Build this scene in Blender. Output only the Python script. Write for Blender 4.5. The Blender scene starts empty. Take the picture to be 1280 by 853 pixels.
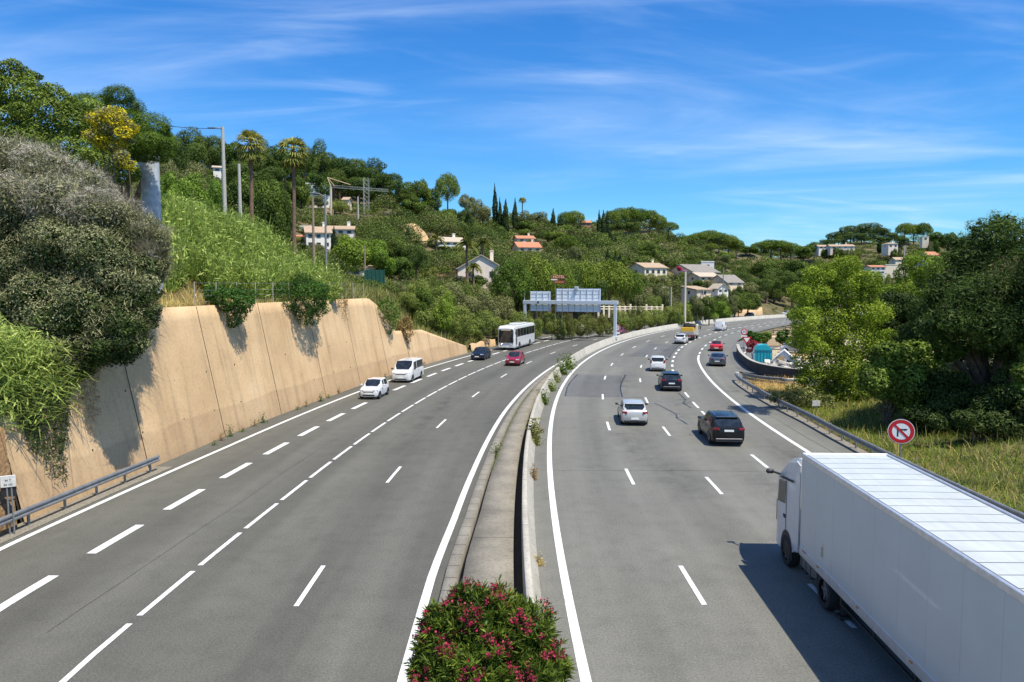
import bpy, math, random
import numpy as np
from mathutils import Vector, Matrix
rng = np.random.default_rng(7)
random.seed(7)
scn = bpy.context.scene
COL = scn.collection
rad = math.radians

# ------------------------------------------------------------------ camera model
CAM_H, FPX, CX, CY, YH = 9.1, 924.0, 640.0, 426.5, 358.0
PITCH = math.atan((CY - YH) / FPX)
CP, SP = math.cos(PITCH), math.sin(PITCH)

def gz(Y):
    Y = np.asarray(Y, float); d = np.clip(Y - 150, 0, 150)
    return -7.5e-5 * d * d - np.clip(Y - 300, 0, None) * 0.0225

def zat(v, Y, u=640):
    """height of something seen at picture row v and distance Y"""
    b = (CY - v) / FPX
    return CAM_H + Y * (-SP + b * CP) / (CP + b * SP)

def xat(u, Y, v=380):
    b = (CY - v) / FPX
    return (u - CX) / FPX * Y / (CP + b * SP)

def bp(u, v, z=0.0):
    a = (u - CX) / FPX; b = (CY - v) / FPX
    d = (a, CP + b * SP, -SP + b * CP)
    t = (z - CAM_H) / d[2]
    for _ in range(40):
        t = (z + float(gz(t * d[1])) - CAM_H) / d[2]
    return t * d[0], t * d[1]

def proj(x, y, z):
    q = z - CAM_H
    c = y * CP - q * SP; b = y * SP + q * CP
    return CX + FPX * x / c, CY - FPX * b / c

# ------------------------------------------------------------------ motorway axis (left edge line of the right carriageway)
KS = np.array([0, 15, 40, 70, 100, 130, 160, 200, 250, 330])
KK = np.array([0.00231, 0.002837, 0.00336, 0.003739, 0.003935, 0.003725, 0.003152, 0.002395, 0.001597, 0.0008])
S0, DS = -45.0, 0.5
SS = np.arange(S0, 420, DS)
_k = np.where(SS < 0, 0.0, np.interp(SS, KS, KK))
i0 = int(round((0 - S0) / DS))
TH = np.concatenate([[0], np.cumsum((_k[1:] + _k[:-1]) / 2 * DS)]); TH += -0.033887 - TH[i0]
AX = np.concatenate([[0], np.cumsum((np.sin(TH[1:]) + np.sin(TH[:-1])) / 2 * DS)]); AX += 1.877 - AX[i0]
AY = np.concatenate([[0], np.cumsum((np.cos(TH[1:]) + np.cos(TH[:-1])) / 2 * DS)]); AY += 10 - AY[i0]

def P(s, lat, z=0.0, base=True):
    s = np.asarray(s, float)
    x = np.interp(s, SS, AX); y = np.interp(s, SS, AY); t = np.interp(s, SS, TH)
    X = x + lat * np.cos(t); Y = y - lat * np.sin(t)
    return X, Y, (gz(Y) if base else 0) + z

def P1(s, lat, z=0.0):
    a = P(s, lat, z); return Vector((float(a[0]), float(a[1]), float(a[2])))

def heading(s): return float(np.interp(s, SS, TH))

def to_sl(x, y):
    d = np.hypot(AX - x, AY - y); i = int(np.argmin(d))
    return float(SS[i]), float((x - AX[i]) * math.cos(TH[i]) - (y - AY[i]) * math.sin(TH[i]))

def to_sl_arr(X, Y):
    s = np.empty(len(X)); l = np.empty(len(X))
    ax, ay, th, ss = AX[::2], AY[::2], TH[::2], SS[::2]
    for k in range(0, len(X), 4000):
        x = X[k:k+4000, None]; y = Y[k:k+4000, None]
        d = (x - ax) ** 2 + (y - ay) ** 2
        i = d.argmin(1)
        s[k:k+4000] = ss[i]
        l[k:k+4000] = (X[k:k+4000] - ax[i]) * np.cos(th[i]) - (Y[k:k+4000] - ay[i]) * np.sin(th[i])
    return s, l

def fn(*pts):
    xs = [p[0] for p in pts]; ys = [p[1] for p in pts]
    return lambda s: np.interp(s, xs, ys)
L0 = fn((-40,-4.4),(0,-4.3),(13,-4.16),(18,-3.95),(27,-3.76),(43,-3.5),(59,-3.1),(67,-2.9),(77,-2.67),(90,-2.25),(110,-1.95))
B1 = fn((-40,3.85),(13,3.85),(44,3.72),(78,3.6),(400,3.5))
B2 = fn((-40,7.5),(24,7.45),(43,7.2),(69,7.06),(101,6.9),(400,6.9))
B3 = fn((-40,11.0),(29,10.93),(47,10.75),(73,10.5),(104,10.4),(400,10.4))
B4 = fn((-40,14.4),(32,14.2),(49,14.0),(71,13.75),(85,13.5),(400,13.6))
L1 = fn((-40,-8.0),(15,-7.79),(34,-7.36),(52,-6.9),(77,-6.25),(92,-5.75),(106,-5.45),(400,-5.4))
L2 = fn((-40,-12.3),(8,-12.05),(22,-11.5),(37,-11.08),(58,-10.42),(77,-9.8),(94,-9.15),(120,-8.9),(400,-8.9))
L3 = fn((-40,-16.6),(11,-16.15),(30,-15.33),(44,-14.84),(61,-14.1),(77,-13.55),(89,-13.06),(110,-12.5),(400,-12.4))
L4 = fn((-40,-20.0),(15,-19.4),(30,-18.3),(51,-17.25),(69,-16.35),(82,-15.6),(110,-14.9),(400,-14.8))
WB = fn((-40,-21.2),(15,-20.6),(25,-20.0),(36,-19.55),(50,-18.65),(72,-17.7),(87,-17.0),(110,-17.2),(400,-17.0))   # foot of the retaining wall
WT = fn((-40,3.9),(17.5,3.9),(18,4.0),(21,5.6),(25.6,7.9),(61,7.9),(62.7,7.2),(66,4.3),(73.5,4.0),(87,0.95),(90,1.0),(110,1.0),(111,0.05),(400,0.05))   # its top
ROADR = 17.4

# ------------------------------------------------------------------ materials
MATS = {}
def newmat(name):
    m = bpy.data.materials.new(name); m.use_nodes = True
    nt = m.node_tree; b = nt.nodes['Principled BSDF']
    return m, nt, b

def N(nt, t, **kw):
    n = nt.nodes.new(t)
    for k, v in kw.items():
        if k.startswith('_'): setattr(n, k[1:], v)
        else: n.inputs[k.replace('__', ' ')].default_value = v
    return n

def lk(nt, a, b): nt.links.new(a, b)

def ramp(nt, fac, stops):
    r = nt.nodes.new('ShaderNodeValToRGB'); e = r.color_ramp.elements
    while len(e) < len(stops): e.new(0.5)
    for el, (p, c) in zip(e, stops):
        el.position = p; el.color = (*c, 1) if len(c) == 3 else c
    lk(nt, fac, r.inputs['Fac']); return r.outputs['Color']

def mixc(nt, fac, a, b, mode='MIX'):
    m = nt.nodes.new('ShaderNodeMix'); m.data_type = 'RGBA'; m.blend_type = mode
    for sock, val in ((m.inputs[0], fac), (m.inputs[6], a), (m.inputs[7], b)):
        if isinstance(val, (int, float)): sock.default_value = val
        elif isinstance(val, tuple): sock.default_value = (*val, 1) if len(val) == 3 else val
        else: lk(nt, val, sock)
    return m.outputs[2]

def coords(nt, kind='Object', scale=(1,1,1)):
    tc = nt.nodes.new('ShaderNodeTexCoord'); mp = nt.nodes.new('ShaderNodeMapping')
    mp.inputs['Scale'].default_value = scale
    lk(nt, tc.outputs[kind], mp.inputs['Vector']); return mp.outputs['Vector']

def noise(nt, vec, scale, detail=4, rough=0.55, dist=0.0):
    n = N(nt, 'ShaderNodeTexNoise', Scale=scale, Detail=detail, Roughness=rough, Distortion=dist)
    lk(nt, vec, n.inputs['Vector']); return n.outputs['Fac']

def bump(nt, bsdf, h, strength=0.2, dist=0.02):
    b = N(nt, 'ShaderNodeBump', Strength=strength, Distance=dist)
    lk(nt, h, b.inputs['Height']); lk(nt, b.outputs['Normal'], bsdf.inputs['Normal'])

def plain(name, color, rough=0.6, metal=0.0, vary=0.12, scale=6.0, coat=0.0, spec=0.5):
    """a solid material with a little wear"""
    if name in MATS: return MATS[name]
    m, nt, b = newmat(name)
    v = coords(nt); f = noise(nt, v, scale, 5)
    lo = tuple(c * (1 - vary) for c in color); hi = tuple(min(1, c * (1 + vary)) for c in color)
    lk(nt, ramp(nt, f, [(0.3, lo), (0.7, hi)]), b.inputs['Base Color'])
    b.inputs['Roughness'].default_value = rough; b.inputs['Metallic'].default_value = metal
    b.inputs['Coat Weight'].default_value = coat; b.inputs['Specular IOR Level'].default_value = spec
    MATS[name] = m; return m

def paint(name, color, rough=0.3, metal=0.0):
    if name in MATS: return MATS[name]
    m, nt, b = newmat(name)
    v = coords(nt); f = noise(nt, v, 3.0, 4)
    lk(nt, ramp(nt, f, [(0.3, tuple(c * 0.9 for c in color)), (0.7, color)]), b.inputs['Base Color'])
    b.inputs['Roughness'].default_value = rough; b.inputs['Metallic'].default_value = metal; b.inputs['Specular IOR Level'].default_value = 0.5 if max(color) > .06 else 0.22
    b.inputs['Coat Weight'].default_value = 0.6 if max(color) > .06 else 0.1; b.inputs['Coat Roughness'].default_value = 0.08
    MATS[name] = m; return m

def glass_dark(name='car_glass', color=(0.012, 0.016, 0.02)):
    if name in MATS: return MATS[name]
    m, nt, b = newmat(name)
    v = coords(nt); f = noise(nt, v, 2.5, 3)
    lk(nt, ramp(nt, f, [(0.4, tuple(c * 0.6 for c in color)), (0.65, tuple(c * 1.7 for c in color))]), b.inputs['Base Color'])
    b.inputs['Roughness'].default_value = 0.06; b.inputs['Specular IOR Level'].default_value = 0.7
    MATS[name] = m; return m

def leafmat(name, dark, light, tip=None, trans=0.2, obj_vary=0.16):
    if name in MATS: return MATS[name]
    m, nt, b = newmat(name)
    nt.nodes.remove(b); out = nt.nodes['Material Output']
    geo = nt.nodes.new('ShaderNodeNewGeometry')
    at = nt.nodes.new('ShaderNodeAttribute'); at.attribute_name = 'tone'
    add = N(nt, 'ShaderNodeMath', _operation='MULTIPLY_ADD'); lk(nt, geo.outputs['Random Per Island'], add.inputs[0])
    add.inputs[1].default_value = 0.5
    mul = N(nt, 'ShaderNodeMath', _operation='MULTIPLY'); lk(nt, at.outputs['Fac'], mul.inputs[0]); mul.inputs[1].default_value = 0.5
    lk(nt, mul.outputs[0], add.inputs[2])
    stops = [(0.1, dark), (0.75, light)]
    if tip: stops.append((0.97, tip))
    stops = [(p, tuple(min(.85, q * (1.2 if i == 0 else 1.75) * w_) for q, w_ in zip(cc, (1.14, 1.04, .72)))) for i, (p, cc) in enumerate(stops)]
    c = ramp(nt, add.outputs[0], stops)
    oi = nt.nodes.new('ShaderNodeObjectInfo')
    hs = nt.nodes.new('ShaderNodeHueSaturation')
    r = N(nt, 'ShaderNodeMapRange'); lk(nt, oi.outputs['Random'], r.inputs['Value'])
    r.inputs['To Min'].default_value = 1 - obj_vary; r.inputs['To Max'].default_value = 1 + obj_vary
    lk(nt, r.outputs[0], hs.inputs['Value']); lk(nt, c, hs.inputs['Color'])
    r2 = N(nt, 'ShaderNodeMapRange'); lk(nt, oi.outputs['Random'], r2.inputs['Value'])
    r2.inputs['To Min'].default_value = 0.515; r2.inputs['To Max'].default_value = 0.485
    lk(nt, r2.outputs[0], hs.inputs['Hue'])
    d = nt.nodes.new('ShaderNodeBsdfDiffuse'); t = nt.nodes.new('ShaderNodeBsdfTranslucent'); g = nt.nodes.new('ShaderNodeBsdfGlossy')
    g.inputs['Roughness'].default_value = 0.5
    lk(nt, hs.outputs[0], d.inputs['Color']); lk(nt, hs.outputs[0], t.inputs['Color'])
    m1 = nt.nodes.new('ShaderNodeMixShader'); m1.inputs[0].default_value = trans
    lk(nt, d.outputs[0], m1.inputs[1]); lk(nt, t.outputs[0], m1.inputs[2])
    m2 = nt.nodes.new('ShaderNodeMixShader'); m2.inputs[0].default_value = 0.012
    lk(nt, m1.outputs[0], m2.inputs[1]); lk(nt, g.outputs[0], m2.inputs[2])
    lk(nt, m2.outputs[0], out.inputs['Surface'])
    MATS[name] = m; return m

# ------------------------------------------------------------------ mesh helpers
class MB:
    def __init__(s): s.v = []; s.f = []; s.sm = []; s.uv = None
    def add(s, verts, faces, smooth=False):
        o = len(s.v); s.v += [tuple(map(float, q)) for q in verts]
        s.f += [tuple(i + o for i in f) for f in faces]; s.sm += [smooth] * len(faces); return s
    def box(s, x0, x1, y0, y1, z0, z1, M=None):
        vs = [(x, y, z) for z in (z0, z1) for y in (y0, y1) for x in (x0, x1)]
        if M is not None: vs = [tuple(M @ Vector(q)) for q in vs]
        return s.add(vs, [(0,2,3,1), (4,5,7,6), (0,1,5,4), (2,6,7,3), (0,4,6,2), (1,3,7,5)])
    def bbox(s, x0, x1, y0, y1, z0, z1, b=0.03, M=None):
        """box with chamfered edges"""
        X, Y, Z = (x0, x1), (y0, y1), (z0, z1); vs = []; idx = {}
        for i in (0, 1):
            for j in (0, 1):
                for k in (0, 1):
                    sx, sy, sz = (1 if i == 0 else -1), (1 if j == 0 else -1), (1 if k == 0 else -1)
                    for a in range(3):
                        p = [X[i], Y[j], Z[k]]
                        for c, sg in enumerate((sx, sy, sz)):
                            if c != a: p[c] += sg * b
                        # vertex on face whose normal is axis a
                        idx[(i, j, k, a)] = len(vs); vs.append(p)
        F = []
        g = lambda i, j, k, a: idx[(i, j, k, a)]
        for e in (0, 1):
            F.append([g(e,0,0,0), g(e,1,0,0), g(e,1,1,0), g(e,0,1,0)])
            F.append([g(0,e,0,1), g(1,e,0,1), g(1,e,1,1), g(0,e,1,1)])
            F.append([g(0,0,e,2), g(1,0,e,2), g(1,1,e,2), g(0,1,e,2)])
        for e in (0, 1):
            for q in (0, 1):
                F.append([g(e,q,0,0), g(e,q,1,0), g(e,q,1,1), g(e,q,0,1)])
                F.append([g(e,0,q,0), g(e,1,q,0), g(e,1,q,2), g(e,0,q,2)])
                F.append([g(0,e,q,1), g(1,e,q,1), g(1,e,q,2), g(0,e,q,2)])
        for i in (0, 1):
            for j in (0, 1):
                for k in (0, 1): F.append([g(i,j,k,0), g(i,j,k,1), g(i,j,k,2)])
        c = Vector(((x0+x1)/2, (y0+y1)/2, (z0+z1)/2)); out = []
        for f in F:
            p = [Vector(vs[q]) for q in f]; n = (p[1]-p[0]).cross(p[2]-p[0])
            if n.dot(sum(p, Vector())/len(p) - c) < 0: f = f[::-1]
            out.append(tuple(f))
        if M is not None: vs = [tuple(M @ Vector(q)) for q in vs]
        return s.add(vs, out)
    def tube(s, pts, rs, n=8, cap=True):
        pts = [Vector(p) for p in pts]
        if not hasattr(rs, '__len__'): rs = [rs] * len(pts)
        vs = []; fs = []
        for i, p in enumerate(pts):
            t = (pts[min(i+1, len(pts)-1)] - pts[max(i-1, 0)]).normalized()
            a = t.cross(Vector((0, 0, 1)) if abs(t.z) < 0.9 else Vector((1, 0, 0))).normalized(); b = t.cross(a)
            for k in range(n):
                an = 2 * math.pi * k / n; vs.append(p + (a * math.cos(an) + b * math.sin(an)) * rs[i])
        for i in range(len(pts) - 1):
            for k in range(n):
                q = (k + 1) % n; fs.append((i*n+k, i*n+q, (i+1)*n+q, (i+1)*n+k))
        if cap: fs.append(tuple(range(n))[::-1]); fs.append(tuple((len(pts)-1)*n + k for k in range(n)))
        return s.add(vs, fs, True)
    def cyl(s, c, axis, r, h, n=20, r2=None):
        c = Vector(c); ax = Vector(axis).normalized()
        return s.tube([c - ax*h/2, c + ax*h/2], [r, r if r2 is None else r2], n)
    def grid(s, pts, closed=False, smooth=True):
        """pts: list of rows of points"""
        n = len(pts[0]); vs = [q for r in pts for q in r]; fs = []
        for i in range(len(pts) - 1):
            for k in range(n if closed else n - 1):
                q = (k + 1) % n; fs.append((i*n+k, i*n+q, (i+1)*n+q, (i+1)*n+k))
        return s.add(vs, fs, smooth)
    def prism(s, poly, a, b, axis=0):
        """poly: 2D outline; extruded along axis from a to b"""
        def mk(p, t):
            if axis == 0: return (t, p[0], p[1])
            if axis == 1: return (p[0], t, p[1])
            return (p[0], p[1], t)
        n = len(poly); vs = [mk(p, a) for p in poly] + [mk(p, b) for p in poly]
        fs = [tuple(range(n))[::-1], tuple(range(n, 2*n))] + [(i, (i+1) % n, n + (i+1) % n, n + i) for i in range(n)]
        return s.add(vs, fs)
    def build(s, name, mat, parent=None, loc=None, fixn=True, angle=40):
        me = bpy.data.meshes.new(name); me.from_pydata(s.v, [], s.f)
        if fixn:
            import bmesh
            bm = bmesh.new(); bm.from_mesh(me); bmesh.ops.recalc_face_normals(bm, faces=bm.faces); bm.to_mesh(me); bm.free()
        me.polygons.foreach_set('use_smooth', [bool(q) for q in s.sm])
        if any(s.sm): me.set_sharp_from_angle(angle=rad(angle))
        me.materials.append(mat); me.update()
        o = bpy.data.objects.new(name, me); COL.objects.link(o)
        if parent is not None: o.parent = parent
        if loc is not None: o.location = loc
        return o

def tag(o, label=None, cat=None, group=None, kind=None):
    if label: o['label'] = label
    if cat: o['category'] = cat
    if group: o['group'] = group
    if kind: o['kind'] = kind
    return o

def empty(name, loc=(0, 0, 0), rz=0.0, label=None, cat=None, group=None):
    o = bpy.data.objects.new(name, None); COL.objects.link(o)
    o.location = loc; o.rotation_euler = (0, 0, rz); o.empty_display_size = 0.3
    return tag(o, label, cat, group)

def copy_tree(o, parent=None):
    c = o.copy(); COL.objects.link(c)
    if parent is not None: c.parent = parent
    for ch in list(o.children): copy_tree(ch, c)
    return c

def np_mesh(name, V, F, mat, tone=None, uv=None, smooth=False, mats=None, midx=None):
    """quick mesh from numpy arrays, F is (n,k) with one k"""
    me = bpy.data.meshes.new(name); n, k = F.shape
    me.vertices.add(len(V)); me.vertices.foreach_set('co', np.asarray(V, np.float32).ravel())
    me.loops.add(n * k); me.loops.foreach_set('vertex_index', F.astype(np.int32).ravel())
    me.polygons.add(n); me.polygons.foreach_set('loop_start', np.arange(0, n*k, k, dtype=np.int32))
    if smooth: me.polygons.foreach_set('use_smooth', np.ones(n, bool))
    for m in (mats or [mat]): me.materials.append(m)
    if midx is not None: me.polygons.foreach_set('material_index', np.asarray(midx, np.int32))
    if tone is not None:
        a = me.attributes.new('tone', 'FLOAT', 'POINT'); a.data.foreach_set('value', np.asarray(tone, np.float32))
    if uv is not None:
        l = me.uv_layers.new(name='UVMap'); l.data.foreach_set('uv', np.asarray(uv, np.float32)[F.ravel()].ravel())
    me.update(calc_edges=True); me.validate()
    return me

def obj(name, me, parent=None, loc=None):
    o = bpy.data.objects.new(name, me); COL.objects.link(o)
    if parent is not None: o.parent = parent
    if loc is not None: o.location = loc
    return o

# ------------------------------------------------------------------ foliage
def unit(v): return v / (np.linalg.norm(v, axis=1, keepdims=True) + 1e-9)

def leafquads(C, Nn, a, b, r, up=0.0):
    """diamond leaves at C with normals Nn, half length a, half width b"""
    n = len(C); R = unit(r.normal(size=(n, 3)) + np.array([0, 0, up])); T = unit(np.cross(Nn, R)); B = np.cross(Nn, T)
    a = np.asarray(a).reshape(-1, 1) * r.uniform(0.65, 1.3, (n, 1)); b = np.asarray(b).reshape(-1, 1) * r.uniform(0.7, 1.25, (n, 1))
    V = np.stack([C - T*a, C + B*b - T*a*0.1, C + T*a, C - B*b + T*a*0.1], 1).reshape(-1, 3)
    F = np.arange(4 * n).reshape(n, 4)
    return V, F

def crown(blobs, n, leaf, asp=0.55, seed=1, shell=(0.72, 1.06), outw=0.75, upw=0.35, rnd=0.65, under=True, trail=0.0):
    """leaf points spread through lumps: blobs = [(centre, (rx,ry,rz))]"""
    r = np.random.default_rng(seed)
    c = np.array([b[0] for b in blobs], float); R = np.array([b[1] if hasattr(b[1], '__len__') else (b[1],)*3 for b in blobs], float)
    area = (R[:, 0] * R[:, 1] + R[:, 0] * R[:, 2] + R[:, 1] * R[:, 2]); area /= area.sum()
    k = r.choice(len(blobs), size=int(n * 1.7), p=area)
    d = unit(r.normal(size=(len(k), 3)))
    rr = r.uniform(*shell, (len(k), 1)) * (1 + 0.10 * np.sin(d[:, :1] * 9 + k[:, None]) * np.cos(d[:, 1:2] * 8 + k[:, None] * 2))
    p = c[k] + d * R[k] * rr
    # drop points deep inside another lump
    keep = np.ones(len(k), bool)
    for j in range(len(blobs)):
        q = (((p - c[j]) / R[j]) ** 2).sum(1); keep &= ~((q < 0.42) & (k != j))
    p, d, k = p[keep][:n], d[keep][:n], k[keep][:n]
    nn = unit(d / R[k] * R[k].mean(1, keepdims=True) * outw + np.array([0, 0, upw]) + r.normal(size=d.shape) * rnd)
    V, F = leafquads(p, nn, leaf, leaf * asp, r)
    bt = r.uniform(0.05, 0.95, len(blobs)); tone = np.clip(bt[k] + r.normal(0, 0.15, len(k)), 0, 1)
    return V, F, np.repeat(tone, 4)

def subdiv(blobs, k, f, seed, flat=.8):
    """break every lump into smaller tufts sitting on its surface"""
    r = np.random.default_rng(seed); out = []
    for c, R in blobs:
        R = np.array(R if hasattr(R, '__len__') else (R,)*3)
        for _ in range(k):
            d = r.normal(size=3); d[2] = d[2]*.9 + .25; d /= np.linalg.norm(d); s = f*r.uniform(.65, 1.3)
            out.append((tuple(np.array(c) + d*R*r.uniform(.55, .95)), tuple(R*s*np.array([1, 1, flat]))))
    return out

def lumps(cx, cy, cz, rx, ry, rz, n, rb, seed, flat=1.0, lo=-0.9):
    """n lumps filling an ellipsoid, mostly near its surface"""
    r = np.random.default_rng(seed); out = []
    for i in range(n):
        while True:
            d = r.normal(size=3); d /= np.linalg.norm(d)
            if d[2] > lo: break
        q = r.uniform(0.45, 0.88); s = rb * r.uniform(0.7, 1.35)
        out.append(((cx + d[0]*rx*q, cy + d[1]*ry*q, cz + d[2]*rz*q), (s, s, s * flat)))
    return out

def join(parts):
    V = []; F = []; T = []; M = []; o = 0
    for k, (v, f, t) in enumerate(parts):
        V.append(v); F.append(f + o); T.append(t); M.append(np.full(len(f), k)); o += len(v)
    return np.concatenate(V), np.concatenate(F), np.concatenate(T), np.concatenate(M)

def trunkpts(segs, n=6):
    """segs: list of (points, radii) -> quads"""
    mb = MB()
    for pts, rs in segs: mb.tube(pts, rs, n, cap=False)
    V = np.array(mb.v); F = np.array(mb.f)
    return V, F, np.full(len(V), 0.5)
# ------------------------------------------------------------------ camera, light, sky
cam = bpy.data.cameras.new('camera'); co = bpy.data.objects.new('camera', cam); COL.objects.link(co); scn.camera = co
cam.sensor_width = 36; cam.lens = 36 * FPX / 1280; cam.clip_end = 6000; cam.clip_start = 0.1
co.location = (0, 0, CAM_H); co.rotation_euler = (math.pi / 2 - PITCH, 0, 0)
SUN_EL = rad(64); SUN_AZ = math.atan2(0.74, -0.67)
TOSUN = Vector((math.sin(SUN_AZ) * math.cos(SUN_EL), math.cos(SUN_AZ) * math.cos(SUN_EL), math.sin(SUN_EL)))
sl = bpy.data.lights.new('sun', 'SUN'); so = bpy.data.objects.new('sun', sl); COL.objects.link(so)
sl.energy = 5.0; sl.angle = rad(0.53); sl.color = (1.0, 0.94, 0.82)
so.rotation_euler = TOSUN.to_track_quat('Z', 'Y').to_euler(); so.location = (40, -40, 90)

w = bpy.data.worlds.new('World'); scn.world = w; w.use_nodes = True; nt = w.node_tree
bg = nt.nodes['Background']; bg.inputs['Strength'].default_value = 0.086
sky = nt.nodes.new('ShaderNodeTexSky'); sky.sky_type = 'NISHITA'; sky.sun_disc = False
sky.sun_elevation = SUN_EL; sky.sun_rotation = SUN_AZ; sky.air_density = 1.15; sky.dust_density = 0.25; sky.ozone_density = 3.2; sky.altitude = 100
# thin cirrus: noise on the plane of the cloud layer
tc = nt.nodes.new('ShaderNodeTexCoord'); sep = nt.nodes.new('ShaderNodeSeparateXYZ'); lk(nt, tc.outputs['Generated'], sep.inputs[0])
mx = N(nt, 'ShaderNodeMath', _operation='MAXIMUM'); lk(nt, sep.outputs['Z'], mx.inputs[0]); mx.inputs[1].default_value = 0.0
ad = N(nt, 'ShaderNodeMath', _operation='ADD'); lk(nt, mx.outputs[0], ad.inputs[0]); ad.inputs[1].default_value = 0.16
dx = N(nt, 'ShaderNodeMath', _operation='DIVIDE'); lk(nt, sep.outputs['X'], dx.inputs[0]); lk(nt, ad.outputs[0], dx.inputs[1])
dy = N(nt, 'ShaderNodeMath', _operation='DIVIDE'); lk(nt, sep.outputs['Y'], dy.inputs[0]); lk(nt, ad.outputs[0], dy.inputs[1])
cmb = nt.nodes.new('ShaderNodeCombineXYZ'); lk(nt, dx.outputs[0], cmb.inputs[0]); lk(nt, dy.outputs[0], cmb.inputs[1])
def layer(rotz, scl, nscale, lo, hi, dist, off=(0, 0, 0)):
    mp = nt.nodes.new('ShaderNodeMapping'); mp.inputs['Rotation'].default_value = (0, 0, rotz); mp.inputs['Scale'].default_value = scl
    mp.inputs['Location'].default_value = off
    lk(nt, cmb.outputs[0], mp.inputs['Vector'])
    f = noise(nt, mp.outputs['Vector'], nscale, 7, 0.54, dist)
    r = N(nt, 'ShaderNodeMapRange', From__Min=lo, From__Max=hi); r.interpolation_type = 'SMOOTHSTEP'
    lk(nt, f, r.inputs['Value']); return r.outputs[0]
a1 = layer(rad(38), (0.6, 1.0, 1), 0.75, 0.42, 0.78, 1.4, (1.7, 0.4, 0))
a2 = layer(rad(48), (0.5, 1.6, 1), 1.6, 0.44, 0.85, 1.2, (0.3, 2.0, 0))
a3 = layer(0, (0.5, 0.7, 1), 0.45, 0.34, 0.58, 0.2, (5.3, 3.2, 0))
m1 = N(nt, 'ShaderNodeMath', _operation='MULTIPLY_ADD'); lk(nt, a2, m1.inputs[0]); m1.inputs[1].default_value = 0.55; lk(nt, a1, m1.inputs[2])
m2 = N(nt, 'ShaderNodeMath', _operation='MULTIPLY'); lk(nt, m1.outputs[0], m2.inputs[0]); lk(nt, a3, m2.inputs[1])
m3 = N(nt, 'ShaderNodeMath', _operation='MULTIPLY', _use_clamp=True); lk(nt, m2.outputs[0], m3.inputs[0]); m3.inputs[1].default_value = 0.62
hs = N(nt, 'ShaderNodeHueSaturation', Saturation=1.28, Value=1.10); lk(nt, sky.outputs[0], hs.inputs['Color'])
tint = mixc(nt, 1.0, hs.outputs[0], (0.52, 0.99, 1.40), 'MULTIPLY')
lk(nt, mixc(nt, m3.outputs[0], tint, (8.6, 10.0, 12.0)), bg.inputs['Color'])
vs = scn.view_settings; vs.view_transform = 'Standard'; vs.look = 'None'; vs.exposure = 0.36; vs.gamma = 1; vs.use_curve_mapping = False
scn.cycles.max_bounces = 6; scn.cycles.diffuse_bounces = 3; scn.cycles.transparent_max_bounces = 6

# ------------------------------------------------------------------ terrain
TCOLS = [
 (-700, [(0,4),(20,5),(40,10),(100,22),(200,40),(900,45)]),
 (-200, [(0,4),(20,5),(30,7),(40,9),(60,13),(100,20),(200,38),(900,42)]),
 (0,    [(0,4),(28,4.5),(36,7.5),(45,10),(60,13.5),(90,17),(150,28),(220,38),(900,38)]),
 (120,  [(0,4),(30,6),(38,8),(46,10),(60,13.5),(90,16),(150,27),(220,39),(900,38)]),
 (220,  [(0,4),(42,7.9),(50,9.5),(58,12.6),(66,13.8),(85,14),(110,18),(150,27),(200,38),(240,42),(900,40)]),
 (300,  [(0,4),(48,7.9),(55,9.0),(64,11.8),(75,12.9),(95,13.2),(130,19),(200,35),(240,42),(900,40)]),
 (400,  [(0,4),(60,7.9),(66,8.8),(74,9.8),(84,9.6),(110,9),(130,12),(150,17),(200,27),(250,39),(272,41),(900,38)]),
 (470,  [(0,2),(66,4.2),(75,6.5),(85,7.4),(110,8.5),(128,10.5),(150,15),(200,26),(262,39),(900,38)]),
 (560,  [(0,1),(92,1.2),(105,4.0),(125,7.2),(150,10.5),(190,18),(250,28),(310,36),(900,34)]),
 (640,  [(0,0.5),(112,1),(122,3.2),(140,6.5),(170,11.5),(220,18.5),(260,21.5),(340,36),(900,34)]),
 (720,  [(0,0.5),(125,1),(140,3.8),(170,7.5),(220,14),(300,26.5),(370,36.5),(900,35)]),
 (800,  [(0,0.5),(145,1),(160,3.2),(190,6.5),(230,11.8),(300,22),(385,38),(900,36)]),
 (870,  [(0,0.5),(175,1),(190,2.5),(220,4.8),(260,10),(330,19),(410,31.5),(900,32)]),
 (930,  [(0,0.3),(225,1),(245,2.5),(300,7),(380,17),(430,27.5),(900,29)]),
 (1000, [(0,0.3),(150,0),(290,0),(320,3),(400,13),(470,28),(900,31)]),
 (1080, [(0,0.5),(60,0.8),(90,0),(150,0),(300,3),(400,15),(500,39.5),(900,41)]),
 (1180, [(0,0.6),(60,1.2),(100,0.5),(200,0),(300,4),(430,20),(520,39),(900,40)]),
 (1300, [(0,0.6),(60,1.5),(100,1.5),(200,4),(350,20),(520,33),(900,34)]),
 (2100, [(0,0.6),(60,2.0),(100,3),(200,8),(350,20),(520,33),(900,34)]),
]
_us = np.array([c[0] for c in TCOLS], float)
def zcols(u, Y):
    tab = np.array([np.interp(Y, [q[0] for q in pts], [q[1] for q in pts]) for _, pts in TCOLS])   # cols x n
    u = np.clip(u, _us[0], _us[-1]); j = np.clip(np.searchsorted(_us, u) - 1, 0, len(_us) - 2)
    t = (u - _us[j]) / (_us[j+1] - _us[j]); t = t * t * (3 - 2 * t)
    n = np.arange(len(u)); return tab[j, n] * (1 - t) + tab[j+1, n] * t

def sstep(x, a, b):
    t = np.clip((x - a) / (b - a), 0, 1); return t * t * (3 - 2 * t)

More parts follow.
